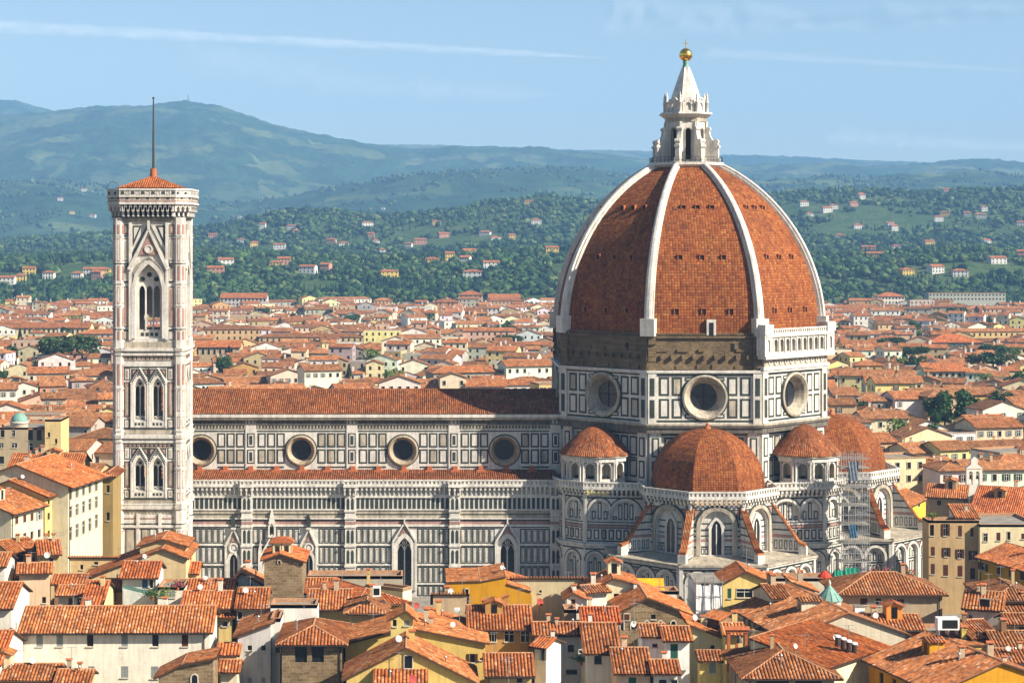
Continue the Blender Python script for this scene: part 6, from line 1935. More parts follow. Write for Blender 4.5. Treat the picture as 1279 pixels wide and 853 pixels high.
def hidden(px0, px1, py0, py1):
    """behind the cathedral or the bell tower"""
    if py0 > 486 and px0 > 250 and px1 < 690: return True
    if px0 > 695 and px1 < 1028 and py0 > 425: return True
    if px0 > 705 and px1 < 1015 and py0 > 350: return True
    if px0 > 147 and px1 < 236 and py0 > 300: return True
    if px0 > 690 and px1 < 1100 and py0 > 540: return True
    return False
RESERVED = []
for o in S.objects:
    if o.get('category') in ('house', 'tower', 'hall', 'building', 'cathedral', 'bell tower') and o.type == 'EMPTY':
        xs, ys_ = [], []
        for c in o.children:
            if c.name.startswith('wall') and c.data:
                for v in c.data.vertices:
                    xs.append(v.co.x + o.location.x); ys_.append(v.co.y + o.location.y)
        if xs: RESERVED.append((min(xs), max(xs), min(ys_), max(ys_)))
RESERVED.append((-64, 116, 380, 447))
_rt = random.Random(17)
EXTRA = []
for k in range(60):
    ppx = _rt.choice((_rt.uniform(0, 135), _rt.uniform(250, 690), _rt.uniform(1045, 1279), _rt.uniform(1045, 1279)))
    ppy = _rt.uniform(372, 480) if ppx < 690 else _rt.uniform(380, 560)
    EXTRA.append((ppx, ppy, _rt.uniform(6, 11), 'small tree', _rt.choice((0, 0, 2, 3, 1))))
tree_pos = []
for px, py, hgt, nm, kk in TREES_MID + EXTRA:
    Yt = F * (EYE - 15) / (py - CY) if py > 380 else F * (EYE - 13) / (py - CY)
    Yt = min(Yt, 1700)
    tree_pos.append(((px - CX) * Yt / F, Yt, hgt, nm, kk, px))
good, beyond = [], []
for c in cand:
    X, cy, w, d, hb, kind, ang, wc, rr, rt = c
    if any(a - 1 < X + w and X < b + 1 and e - 1 < cy + d and cy < f + 1 for a, b, e, f in RESERVED): continue
    if any(abs(tx - X - w / 2) < w / 2 + .6 and cy - 4 < ty < cy + d + 2 for tx, ty, *_ in tree_pos): continue
    a, b = proj(X, cy, hb), proj(X + w, cy, 0)
    t = proj(X, cy + d / 2, hb + 3)[1]
    out = b[0] < -60 or a[0] > 1345
    if cy < 450:
        if out: beyond.append(c)
        continue
    if b[0] < -10 or a[0] > 1290 or hidden(a[0], b[0], t, b[1]): beyond.append(c); continue
    good.append(c)
NEAR = good[:]
NEAR.sort(key=lambda c: c[1])
N_IND = 185
near, far = NEAR[:N_IND], NEAR[N_IND:]
print('town houses', len(good), 'individual to', near[-1][1])

FR = [(1.0, 1.0, 1.0), (1.08, 1.12, 1.15), (.95, 1.08, 1.2), (.78, .88, .98), (1.1, 1.3, 1.5), (.68, .8, .9)]
def roof_col(rr, rt): return tuple(v * rt for v in FR[int(rr * 5.99)])
KINDW = {'gx': 'long ridged', 'hip': 'hip-roofed', 'gy': 'gable-fronted', 'flat': 'flat-topped', 'shed': 'lean-roofed'}
def place(px):
    return ('left of the bell tower' if px < 140 else 'seen past the bell tower windows' if px < 240 else 'beyond the nave roof' if px < 690 else 'behind the dome' if px < 1030 else 'right of the dome')
ORD = ['first', 'second', 'third', 'fourth', 'fifth', 'sixth', 'seventh', 'eighth', 'ninth', 'tenth', 'eleventh', 'twelfth', 'thirteenth', 'fourteenth', 'fifteenth', 'sixteenth', 'seventeenth', 'eighteenth', 'nineteenth', 'twentieth']
cls = {}
for i, c in enumerate(near):
    px = proj(c[0] + c[2] / 2, c[1], c[4])[0]
    cls.setdefault((KINDW[c[5]], c[7][0], place(px)), []).append((c[1], i))
LAB = {}
for (k, col, pl), lst in cls.items():
    lst.sort()
    for n, (yy, i) in enumerate(lst):
        wd = 'wide' if near[i][2] > 18 else 'narrow' if near[i][2] < 11.5 else 'medium'
        if len(lst) == 1: LAB[i] = f'only {k} {col} house {pl} in the near town'
        else: LAB[i] = f'{k} {col} house {pl}, {ORD[min(n, 19)]} nearest of that look'
for i, (X, cy, w, d, hb, kind, ang, wc, rr, rt) in enumerate(near):
    p0 = (X, cy); p1 = (X + w * cos(ang), cy + w * sin(ang))
    wins = []
    n = max(1, int(w / 3.0))
    st = rm.choice('oobgwy')
    for fl_ in range(2 if cy < 560 else 1):
        for k in range(n):
            if rm.random() < .85: wins.append((w * (k + .5) / n, hb - 2.6 - 3.3 * fl_ - .3, 1.0, 1.6, st if rm.random() < .8 else 'o'))
    side = []
    if kind != 'gy':
        for k in range(2):
            if rm.random() < .75: side.append(('r' if X < 0 else 'l', d * (.3 + .4 * k), hb - 2.9, .9, 1.5, 'o'))
    col = tuple(v * rm.uniform(.9, 1.08) for v in lin(wc[1]))
    house(LAB[i], p0, p1, hb, kind, d, col, roof_col(rr, rt), wins, side, tile=False, over=.7, chim=rm.choice((0, 1, 1, 2)), rnd=rm, simple=True, slope=.34)

# everything farther off reads as one spread of roofs
fm = MB()
def far_house(X, cy, w, d, hb, kind, ang, wc, rr, rt):
    W = WF((X, cy), (X + w * cos(ang), cy + w * sin(ang))); P = W.p; L = w; D = -d
    col = tuple(v * rm.uniform(.9, 1.1) for v in lin(wc[1])); rc = roof_col(rr, rt)
    zr = hb + .29 * d / 2
    o = .6
    for q in ([P(0, 0), P(L, 0), P(L, hb), P(0, hb)], [P(L, 0), P(L, 0, D), P(L, hb, D), P(L, hb)], [P(0, 0, D), P(0, 0), P(0, hb), P(0, hb, D)]): fm.add(q, 0, None, False, col)
    uv = lambda a, b: [(0, 0), (a, 0), (a, b), (0, b)]
    if kind in ('gx', 'shed'):
        fm.add([P(-.3, hb - .2, o), P(L + .3, hb - .2, o), P(L + .3, zr, D / 2), P(-.3, zr, D / 2)], 1, uv(L, d * .55), False, rc)
        fm.add([P(L + .3, hb - .2, D - o), P(-.3, hb - .2, D - o), P(-.3, zr, D / 2), P(L + .3, zr, D / 2)], 1, uv(L, d * .55), False, rc)
        for u in (0, L): fm.add([P(u, hb), P(u, zr - .1, D / 2), P(u, hb, D)], 0, None, False, col)
    elif kind == 'gy':
        zr = hb + .34 * L / 2
        fm.add([P(0, hb), P(L, hb), P(L / 2, zr)], 0, None, False, col)
        for a in (-.5, L + .5):
            fm.add([P(a, hb - .17, .4), P(a, hb - .17, D), P(L / 2, zr + .03, D), P(L / 2, zr + .03, .4)], 1, uv(d, L * .55), False, rc)
    elif kind == 'hip':
        h2 = min(d, L) / 2
        A, B, C_, E = P(-o, hb - .2, o), P(L + o, hb - .2, o), P(L + o, hb - .2, D - o), P(-o, hb - .2, D - o)
        r0, r1 = P(h2, hb + .34 * h2, D / 2), P(L - h2, hb + .34 * h2, D / 2)
        fm.add([A, B, r1, r0], 1, uv(L, d * .55), False, rc); fm.add([B, C_, r1], 1, uv(d, d * .5)[:3], False, rc); fm.add([E, A, r0], 1, uv(d, d * .5)[:3], False, rc); fm.add([C_, E, r0, r1], 1, uv(L, d * .5), False, rc)
    else:
        fm.add([P(0, hb), P(L, hb), P(L, hb, D), P(0, hb, D)], 0, None, False, (.30, .27, .23))
    n = max(1, int(w / 3.2))
    dk = (.035, .03, .028)
    for f in range(2):
        z = hb - 2.7 - 3.3 * f
        for k in range(n):
            if rm.random() < .85:
                u = L * (k + .5) / n
                W.box(fm, u - .5, u + .5, z, z + 1.6, 0, .05, 2)
        if X < -20:
            W2 = WF(P(L, 0)[:2], P(L, 0, D)[:2])
            for k in (.3, .7): W2.box(fm, d * k - .45, d * k + .45, z, z + 1.6, 0, .05, 2)
        if X > 80:
            W2 = WF(P(0, 0, D)[:2], P(0, 0)[:2])
            for k in (.3, .7): W2.box(fm, d * k - .45, d * k + .45, z, z + 1.6, 0, .05, 2)
    for _ in range(rm.choice((0, 1, 1, 2))):
        u, dd = L * rm.uniform(.15, .85), D * rm.uniform(.3, .6)
        x, y, _z = P(u, 0, dd)
        z = hb + (.34 * -dd if kind in ('gx', 'hip') else .2)
        c = rm.choice(((.5, .42, .3), (.6, .56, .5), (.3, .13, .07)))
        k0 = len(fm.f)
        fm.box(x - .45, x + .45, y - .4, y + .4, z - .8, z + 1.5, 0)
        for q in range(k0, len(fm.f)): fm.col[q] = c
for c in far + beyond: far_house(*c)
FARWALL = m_objcol('far_plaster', .9, .1, .25, .6, 'own_colour')
FARROOF = m_tiles('far_tiles', True, True)
fo_ = fm.build('distant_roofs', [FARWALL, FARROOF, VOID])
fo_['kind'] = 'stuff'; fo_['label'] = 'spread of hundreds of tiny tiled houses reaching to the foot of the hills'

# ---- landmarks in the far town
def far_block(label, px0, px1, py, Ze, depth, wallc, roofc, nw, wh=1.8, style='o', kind='gx', rows=1, name='building', **kw):
    Yb = F * (EYE - Ze) / (py - CY)
    p0, p1 = ((px0 - CX) * Yb / F, Yb), ((px1 - CX) * Yb / F, Yb)
    L = p1[0] - p0[0]
    wins = [(L * (k + .5) / nw, Ze - 1.0 - wh - r * 3.8, 1.4, wh, style) for k in range(nw) for r in range(rows)]
    return house(label, p0, p1, Ze, kind, depth, wallc, roofc, wins, (), tile=False, over=.8, chim=0, rnd=rm, simple=True, group=None, name=name, cat='building', **kw)
far_block('long barrack-like building with a row of arched openings, far left', -20, 112, 409, 21, 16, lin('#cdbb8c'), R3, 22, 3.0, 'a')
far_block('blue-grey flat public building with large windows left of the bell tower', 110, 141, 424, 20, 18, lin('#8f959c'), R3, 5, 3, 'o', 'flat')
far_block('stone hall with a row of arched windows right of the bell tower', 243, 300, 433, 20, 16, lin('#b09a78'), R1, 8, 3, 'a')
far_block('modern white flat building with a ribbon of dark windows', 463, 531, 413, 21.5, 22, lin('#dfe1e4'), R1, 14, 2.4, 'o', 'flat')
far_block('orange flat-roofed building behind the modern white one', 492, 538, 400, 20, 16, lin('#c88848'), R4, 6, 2, 'o', 'flat')
far_block('long grey palace with many windows above the nave roof', 275, 333, 372, 24, 22, lin('#b5b0a6'), R0, 12, 2, 'o', rows=2)
far_block('pink villa-like palace at the town edge under the wooded hill', 573, 603, 368, 23, 20, lin('#c79a80'), R0, 5, 2, 'o', 'hip', rows=2)
far_block('white palace with bays at the town edge, right of the pink one', 610, 650, 372, 22, 18, lin('#cfc8b4'), R2, 8, 2, 'o', rows=2)
far_block('long brown barracks right of the dome', 1028, 1122, 389, 19, 18, lin('#93604a'), R3, 14, 2, 'o')
far_block('orange block with a sunlit flank right of the dome', 1093, 1117, 399, 19.5, 24, lin('#bf8350'), R2, 4, 2, 'o', 'hip')
far_block('long brown palace near the right edge under the woods', 1225, 1300, 388, 19, 18, lin('#8e6a50'), R3, 10, 2, 'o')
far_block('white hotel-like building with dormers at the foot of the woods', 1097, 1130, 370, 24, 18, lin('#d2cdbd'), R1, 8, 1.6, 'o', 'hip', rows=2)
far_block('very long grey modern block at the foot of the right hill', 1160, 1256, 366, 24, 16, lin('#a9a896'), (.5, .5, .55), 22, 1.6, 'o', 'flat', rows=2)
far_block('wide pale apartment house with green shutters right of the dome', 1162, 1228, 427, 20, 20, lin('#c2b59a'), R4, 9, 1.8, 'g', 'hip', rows=3)
far_block('sunny yellow apartment block right of the dome', 1053, 1098, 433, 20, 16, lin('#dcc36a'), R3, 7, 1.8, 'o', rows=3)
far_block('pale convent with a row of small square windows below a red roof', 1155, 1210, 463, 20, 16, lin('#c6bda4'), R1, 7, 1.4, 'o', rows=2)
# ================================================================ villas on the slopes
rv = random.Random(8)
VC = [('white', '#d9d6cc'), ('yellow', '#d6b658'), ('pink', '#c48f76')]
vn = {}
for i, (px, py, Yv, zv, kk) in enumerate(VILLAS):
    w, d, h = rv.uniform(10, 21), rv.uniform(9, 12), rv.uniform(5.5, 8.5)
    X = (px - CX) * Yv / F
    col = VC[kk]
    side_ = 'left of the bell tower' if px < 140 else 'left of the dome' if px < 700 else 'right of the dome'
    vn.setdefault((col[0], side_), []).append(i)
    n_ = len(vn[(col[0], side_)])
    hgtw = 'high on' if py < 290 else 'half way up' if py < 325 else 'low on'
    lab = f'{col[0]} villa {hgtw} the slope {side_}, ' + ('the first' if n_ == 1 else f'{ORD[min(n_ - 1, 19)]} {col[0]} one') + (' counted from left' if True else '')
    zb = float(zv) - 4
    a = rv.uniform(-.3, .3)
    p0 = (X - w / 2 * cos(a), Yv - w / 2 * sin(a)); p1 = (X + w / 2 * cos(a), Yv + w / 2 * sin(a))
    wins = [(w * (k + .5) / 4, zv + h - 2.9 - 3.4 * r, 1.2, 1.8, 'o') for k in range(4) for r in range(2)]
    house(lab, p0, p1, float(zv) + h, 'hip' if rv.random() < .6 else 'gx', d, tuple(v * .8 for v in lin(col[1])), rv.choice((R0, R1, R2)), wins, (), tile=False, over=.7, chim=0, zb=zb, rnd=rv, simple=True, group='villas on the wooded slopes', name='villa', cat='villa')
# relabel in true left to right order
for (cname, sd_), idx in vn.items():
    obs = []
    for o in S.objects:
        if o.get('category') == 'villa' and str(o['label']).startswith(cname + ' ') and sd_ in o['label']:
            obs.append((proj(*o.location)[0], o))
    obs.sort(key=lambda t: t[0])
    for n_, (q, o) in enumerate(obs):
        hw = o['label'].split(' villa ')[1].split(' the slope')[0]
        o['label'] = f'{cname} villa {hw} the slope {sd_}, ' + (f'{ORD[min(n_, 19)]} {cname} from left' if len(obs) > 1 else f'the only {cname} one there')

# ================================================================ trees in the town
LEAF = m_objcol('leaves', .85, .15, .4, .8)
BARK = m_plain('bark', (.09, .06, .04), .9, .1, 0, .3, 3)
def tree_meshes(kind, seed):
    r = random.Random(seed)
    m = MB()
    def leafq(c, s):
        n = Vector((r.gauss(0, 1), r.gauss(0, 1), r.gauss(.5, 1))).normalized()
        t = n.orthogonal().normalized(); b = n.cross(t)
        a = r.uniform(0, pi)
        t, b = t * cos(a) + b * sin(a), b * cos(a) - t * sin(a)
        m.add([c + t * s, c + b * s * .6, c - t * s, c - b * s * .6])
    if kind == 1:
        for _ in range(900):
            z = r.random() ** .8; rr = (1 - z) ** .8 * .2 * sqrt(r.uniform(.3, 1)); a = r.uniform(0, 2 * pi)
            leafq(Vector((rr * cos(a), rr * sin(a), .06 + .94 * z)), .04)
    else:
        lobes = []
        for _ in range(11 if kind == 2 else 9):
            a = r.uniform(0, 2 * pi)
            if kind == 2: lobes.append((Vector((r.uniform(.1, .62) * cos(a), r.uniform(.1, .62) * sin(a), r.uniform(.62, .85))), r.uniform(.16, .27), .6))
            else: lobes.append((Vector((r.uniform(.05, .32) * cos(a), r.uniform(.05, .32) * sin(a), r.uniform(.38, .84))), r.uniform(.14, .25), .9))
        for c, R, fl in lobes:
            for _ in range(190):
                d = Vector((r.gauss(0, 1), r.gauss(0, 1), r.gauss(0, 1))).normalized() * R * r.uniform(.55, 1.05)
                d.z *= fl
                leafq(c + d, r.uniform(.025, .05))
    t = MB()
    t.bar((0, 0, -.9), (0.01, 0, .45 if kind != 1 else .2), .035, 0, 7, .02)
    if kind != 1:
        for a in range(5):
            q = a * 1.26 + .3
            t.bar((0, 0, .38), (.3 * cos(q), .3 * sin(q), .68), .016, 0, 5, .006)
    return m.mesh('crown', [LEAF]), t.mesh('trunk', [BARK])
TM = {k: tree_meshes(k, 20 + k) for k in (0, 1, 2, 3)}
TCOL = [(.05, .10, .03), (.03, .065, .026), (.05, .085, .03), (.13, .19, .045)]
def tree(label, x, y, z, h, kind, group='trees among the roofs', rot=0):
    o = thing('tree', label, 'tree', (x, y, z), group)
    o.rotation_euler = (0, 0, rot)
    for nm, me in zip(('crown', 'trunk'), TM[kind]):
        c = bpy.data.objects.new(nm, me); COL.objects.link(c); c.parent = o; c.scale = (h, h, h)
        c.color = (*TCOL[kind], 1)
TL = ['broad dark umbrella pine left of the bell tower', 'round green tree left of the big umbrella pine', 'round green tree right above the big umbrella pine', 'pointed conifer standing among the far left roofs', 'bright green leafy tree beside the yellow apartment block',
      'dull grey-green bushy tree right of the bright green one', 'spreading dark pine before a white wall near the right edge', 'left one of two dark leafy trees in a courtyard behind the apse', 'right one of two dark leafy trees in a courtyard behind the apse',
      'dense dark tree between the orange blocks at far right, left one', 'dense dark tree beside the brown palace at far right, right one', 'low green garden tree on a terrace at the right edge', 'dark tree beside the white tower-like house beyond the bell tower',
      'light green tree rising from a courtyard above the nave roof', 'small green tree in the far town above the middle of the nave', 'dark evergreen in the far town left of the modern white building', 'left green tree of a pair close beside the dome', 'right green tree of a pair close beside the dome',
      'small round pale tree right of the modern white building', 'leafy tree beside the orange block right of the dome', 'pale leafy tree at the far town edge left of the pink palace', 'leafy tree at the far town edge next to the dome', 'dark cypress at the far town edge above the nave', 'cypress at the foot of the woods right of the dome', 'small leafy tree just right of the dome gallery']
wh = {}
for t_ in tree_pos[len(TL):]:
    r_ = 'left of the bell tower' if t_[5] < 140 else 'beyond the nave roof' if t_[5] < 700 else 'right of the dome'
    kn = ('bushy green', 'slim pointed', 'dark spreading', 'bright green')[t_[4]]
    wh.setdefault((kn, r_), []).append(t_)
TL2 = {}
for (kn, r_), lst in wh.items():
    for n_, t_ in enumerate(sorted(lst, key=lambda q: q[1])): TL2[id(t_)] = f'small {kn} tree among the roofs {r_}, {ORD[min(n_, 19)]} nearest such'
for (x, y, h, nm, kk, px), lb in zip(tree_pos, TL + [TL2[id(t_)] for t_ in tree_pos[len(TL):]]):
    ztop_extra = 2.0
    tree(lb, x, y, max(3.0, 15 + h * .45 - h) if True else 0, h * 1.25, kk, rot=px)

# ================================================================ things on and among the near roofs
def dish(label, px, py, Y, r, col, yaw=.5):
    p = at(px, py, Y)
    mb = MB()
    n = 18
    d = Vector((sin(yaw), -cos(yaw), .35)).normalized()
    t = d.orthogonal().normalized(); b = d.cross(t)
    rows = []
    for q in (0.02, .35, .7, 1.0):
        rows.append([p + (t * cos(2 * pi * k / n) + b * sin(2 * pi * k / n)) * r * q + d * (r * .28 * q * q) for k in range(n)])
    mb.grid(rows, 0, True, True)
    back = [[v - d * .03 for v in rw] for rw in rows]
    mb.grid(back, 0, True, True); mb.grid([rows[-1], back[-1]], 0, True, False)
    root = thing('satellite_dish', label, 'satellite dish', (p.x, p.y, p.z - 1.1), 'satellite dishes on the roofs')
    mb.build('reflector', [OBJCOL], root, col)
    a = MB(); a.bar(p - d * .05, p - d * .25, .05); a.bar(p - d * .22, (p.x, p.y + .2, p.z - 1.6), .035); a.build('bracket', [IRON], root)
    f = MB(); f.bar(p - b * r * .9, p + d * r * .75, .015); f.bar(p + d * r * .7, p + d * r * .85, .05); f.build('feed_arm', [IRON], root)
REDD, WHD, GRD = lin('#a0443a'), lin('#d8d4cc'), lin('#8a8f96')
for a in (('white satellite dish on the olive house left of the bell tower', 59, 693, 312, .5, WHD), ('white satellite dish above the dormer of the yellow house', 507, 797, 262, .55, WHD), ('grey satellite dish beside the white one on the yellow house', 494, 798, 262, .5, GRD),
          ('left red satellite dish of the pair above the yellow cabin', 508, 756, 287, .5, REDD), ('right red satellite dish of the pair above the yellow cabin', 520, 756, 287, .48, REDD), ('dark satellite dish under the skylight roof corner', 478, 752, 285, .4, lin('#4a3028')),
          ('red satellite dish on the ochre gable coping', 647, 723, 306, .55, REDD), ('red satellite dish on a post right of the ochre gable', 674, 752, 286, .6, REDD), ('red satellite dish lying low on the wide red roof', 658, 759, 281, .5, REDD),
          ('white round dish on the tall mast before the stone gabled house', 792, 779, 268, .45, WHD), ('small red dish beside the bright red short roof', 731, 772, 279, .45, REDD), ('white satellite dish on the taupe house wall', 1108, 759, 288, .55, WHD),
          ('pale round dish below the brown pyramid roof', 1255, 761, 284, .6, lin('#d6cf9c')), ('red satellite dish at the bottom edge on the lowest roof', 515, 848, 238, .55, REDD), ('white dish on the brown brick house near the green dome', 49, 591, 376, .6, WHD)):
    dish(*a, yaw=rv.uniform(-.2, .7))

def antenna(label, px, pyb, pyt, Y):
    b, t = at(px, pyb, Y), at(px, pyt, Y)
    root = thing('aerial', label, 'TV aerial', b, 'television aerials on the roofs')
    m = MB(); m.bar((b.x, b.y, b.z - 1.5), t, .04); m.build('mast', [STEEL], root)
    k = MB()
    for q in (0, 1):
        zz = t.z - .1 - .5 * q
        k.bar((b.x - .7, b.y, zz), (b.x + .7, b.y, zz), .025)
        for j in range(6): k.bar((b.x - .65 + j * .26, b.y - .3, zz), (b.x - .65 + j * .26, b.y + .3, zz), .02)
    k.build('aerial_rods', [STEEL], root)
for a in (('thin aerial rising from the cream house ridge', 105, 770, 745, 277), ('aerial mast with two cross arms left of the yellow gable', 466, 790, 762, 274), ('tall aerial beside the left end of the wide red roof', 611, 757, 745, 284), ('aerial on the half shaded roof below the framed windows', 635, 838, 820, 249),
          ('tall aerial carrying a white dish before the stone gable', 792, 800, 748, 268), ('black aerial beside the cream gable', 732, 760, 729, 290), ('aerial on the peeling white wall', 813, 750, 742, 296), ('left thin aerial before the taupe house', 1088, 768, 752, 284), ('right thin aerial before the taupe house', 1098, 766, 750, 284),
          ('aerial standing on the olive house by the street', 75, 680, 664, 318), ('tall mast on the brown brick house below the green dome', 49, 592, 572, 376), ('aerial at the eave of the white tower-like block', 332, 772, 755, 280), ('tall thin aerial rising above the tan box house', 586, 800, 745, 276), ('aerial on the fresh orange roof house', 1060, 806, 780, 262),
          ('aerial near the right edge on the striped roof', 1250, 792, 770, 268), ('thin mast near the terrace house by the bell tower', 262, 745, 722, 283)):
    antenna(*a)

# more aerials, vents, skylights and dishes on the near roofs
rc = random.Random(91)
def short(lb, n): return ' '.join(lb.split()[:n]).rstrip(',').rsplit(' with', 1)[0] if n > 8 else ' '.join(lb.split()[:n]).rstrip(',')
TRAIL = ('and', 'with', 'of', 'the', 'a', 'an', 'by', 'beside', 'in', 'at', 'its', 'their', 'two', 'before', 'under', 'below', 'from', 'left', 'behind', 'to', 'over', 'on', 'right', 'between', 'standing', 'row')
def host(lb):
    w = lb.replace(',', '').split()[:10]
    while w and w[-1] in TRAIL: w.pop()
    return ' '.join(w)
for lb, (hr, W, zr_), L, dep, kind in CLUTTER:
    if L < 4: continue
    ws_ = lambda u, d: Vector(W.p(u, zr_(u, d), d))
    if rc.random() < .75:
        u, d = L * rc.uniform(.1, .9), -dep * rc.uniform(.3, .6)
        b = ws_(u, d); t = b + Vector((0, 0, rc.uniform(1.6, 3.2)))
        root = thing('aerial', 'small TV aerial on the ' + host(lb), 'TV aerial', b, 'television aerials on the roofs')
        m = MB(); m.bar(b - Vector((0, 0, .5)), t, .035); m.build('mast', [STEEL], root)
        k = MB(); k.bar((t.x - .6, t.y, t.z - .1), (t.x + .6, t.y, t.z - .1), .022)
        for j in range(6): k.bar((t.x - .55 + j * .22, t.y - .28, t.z - .1), (t.x - .55 + j * .22, t.y + .28, t.z - .1), .016)
        k.build('aerial_rods', [STEEL], root)
    if rc.random() < .65 and kind in ('gx', 'hip', 'gy'):
        u, d = L * rc.uniform(.2, .8), -dep * rc.uniform(.12, .35)
        b = ws_(u, d)
        root = thing('flue_pipe', 'short flue pipe poking from the roof of the ' + host(' '.join(lb.split()[:7])), 'flue pipe', b, 'flue pipes on the roofs')
        m = MB(); m.bar(b - Vector((0, 0, .3)), b + Vector((0, 0, .9)), .09, 0, 8); m.build('pipe', [STEEL if rc.random() < .5 else TERRA], root)
        m = MB(); m.lathe((b.x, b.y), [(.2, b.z + .9), (.2, b.z + .98), (.03, b.z + 1.15)], 10); m.build('cowl', [STEEL], root)
    if rc.random() < .33:
        u, d = L * rc.uniform(.2, .8), -dep * rc.uniform(.25, .5)
        b = ws_(u, d); q = proj(*b)
        dish(f'small {"white" if rc.random() < .6 else "grey"} dish on the ' + host(lb), q[0], q[1] - 7, b.y, rc.uniform(.32, .45), WHD, rc.uniform(-.1, .7))

# scaffolding tower against the apse
def scaffold():
    x0, x1, y0, y1 = 84.9, 90.6, 390.6, 394.6
    root = thing('scaffold_tower', 'tall steel pipe scaffolding tower against the apse, with blue and green netting', 'scaffolding', ((x0 + x1) / 2, (y0 + y1) / 2, 0))
    st = MB()
    xs = np.linspace(x0, x1, 5); ys_ = (y0, (y0 + y1) / 2, y1)
    for x in xs:
        for y in ys_: st.bar((x, y, 0), (x, y, 31.5 if x < x0 + 5 else 27), .07, 0, 5)
    st.build('standards', [STEEL], root)
    lg = MB()
    for z in np.arange(1.9, 31, 1.9):
        for y in ys_: lg.bar((x0 - .3, y, z), (x1 + .3, y, z), .05, 0, 5)
        for x in xs: lg.bar((x, y0 - .2, z), (x, y1, z), .05, 0, 5)
        lg.bar((x0, y0, z), (x1, y0, z + 1.0), .03, 0, 4); lg.bar((x0, y0, z + 1), (x1, y0, z + 1), .035, 0, 4)
        k = rv.randint(0, 3)
        lg.bar((xs[k], y0, z), (xs[k + 1], y0, z + 1.9), .04, 0, 4); lg.bar((xs[k + 1], y0, z), (xs[k], y0, z + 1.9), .04, 0, 4)
    lg.build('ledgers', [STEEL], root)
    dk = MB()
    for z in np.arange(1.9, 30, 3.8): dk.box(x0, x1, y0, y1, z + .06, z + .12)
    dk.build('deck', [GREYSTONE], root)
    for nm, col, a in (('blue_sheet', lin('#44647e'), (x0 + 1.6, x0 + 3.2, 14.5, 17.2)), ('grey_sheet', lin('#6f7880'), (x0 + 1.5, x0 + 3.4, 26.0, 30.0)), ('green_net', lin('#2f8f74'), (x0 - 1.4, x0 + .6, 3.5, 8.0)), ('green_net', lin('#2f8f74'), (x0 + .8, x0 + 3.4, 3.0, 8.5))):
        n_ = MB()
        rows = [[(a[0] + (a[1] - a[0]) * i / 10, y0 - .3 + .12 * sin(i * 1.9 + j * .7), a[2] + (a[3] - a[2]) * j / 8) for i in range(11)] for j in range(9)]
        n_.grid(rows, 0, False, True); n_.build(nm, [OBJCOL], root, col)
scaffold()

# scaffold wrapped in white sheeting
def wrapped():
    Y0 = 292.0
    a, b = at(869, 727, Y0), at(902, 727, Y0)
    d = 9.0
    zt = a.z
    root = thing('sheeted_scaffold', 'building corner wrapped in translucent white scaffold sheeting', 'scaffolding', ((a.x + b.x) / 2, Y0 + d / 2, 0))
    W = WF((a.x, Y0), (b.x, Y0)); Wl = WF((a.x, Y0 + d), (a.x, Y0))
    sh_ = MB()
    for W_, L in ((W, W.L), (Wl, d)):
        nx, nz = 24, 20
        rows = [[W_.p(L * i / nx, zt * j / nz, .03 * sin(i * 2.1) + .05 * sin(j * 1.3 + i * .5)) for i in range(nx + 1)] for j in range(nz + 1)]
        sh_.grid(rows, 0, False, True)
    sh_.build('white_sheeting', [WHITEPAINT], root)
    ps = MB()
    for u in np.linspace(0, W.L, 4): q = W.p(u, 0, .15); ps.bar((q[0], q[1], 0), (q[0], q[1], zt + .8), .07)
    for z in np.arange(2, zt, 2.1): ps.bar(W.p(0, z, .18), W.p(W.L, z, .18), .05); ps.bar(Wl.p(0, z, .18), Wl.p(d, z, .18), .05)
    ps.build('pipes', [STEEL], root)
    tp = MB(); tp.box(a.x, b.x, Y0, Y0 + d, zt - .5, zt - .1); tp.box(a.x - .3, b.x + .3, Y0 - .2, Y0 + .9, zt - .1, zt + .02)
    tp.build('plank_deck', [GREYSTONE], root)
wrapped()

# green copper dome on the left building
p = at(20, 525, 482)
root = thing('copper_dome', 'round green copper dome with pale drum above the balconied building', 'dome', (p.x, p.y + 4, 27.4))
m = MB(); m.lathe((p.x, p.y + 4), [(2.2, 27.4), (2.2, 28.6), (2.4, 28.7), (2.4, 29.0), (2.1, 29.1)], 24, 0); m.build('drum', [FRAMEW], root)
m = MB()
rows = [[(p.x + (2.1 * cos(t)) * (1 + .012 * (k % 2)) * cos(2 * pi * k / 40), p.y + 4 + 2.1 * cos(t) * (1 + .012 * (k % 2)) * sin(2 * pi * k / 40), 29.0 + 2.2 * sin(t)) for k in range(40)] for t in np.linspace(0, pi / 2 - .02, 10)]
m.grid(rows, 0, True, False); m.build('dome_shell', [COPPER], root)
m = MB(); m.bar((p.x, p.y + 4, 31.1), (p.x, p.y + 4, 31.9), .12); m.build('finial', [COPPER], root)

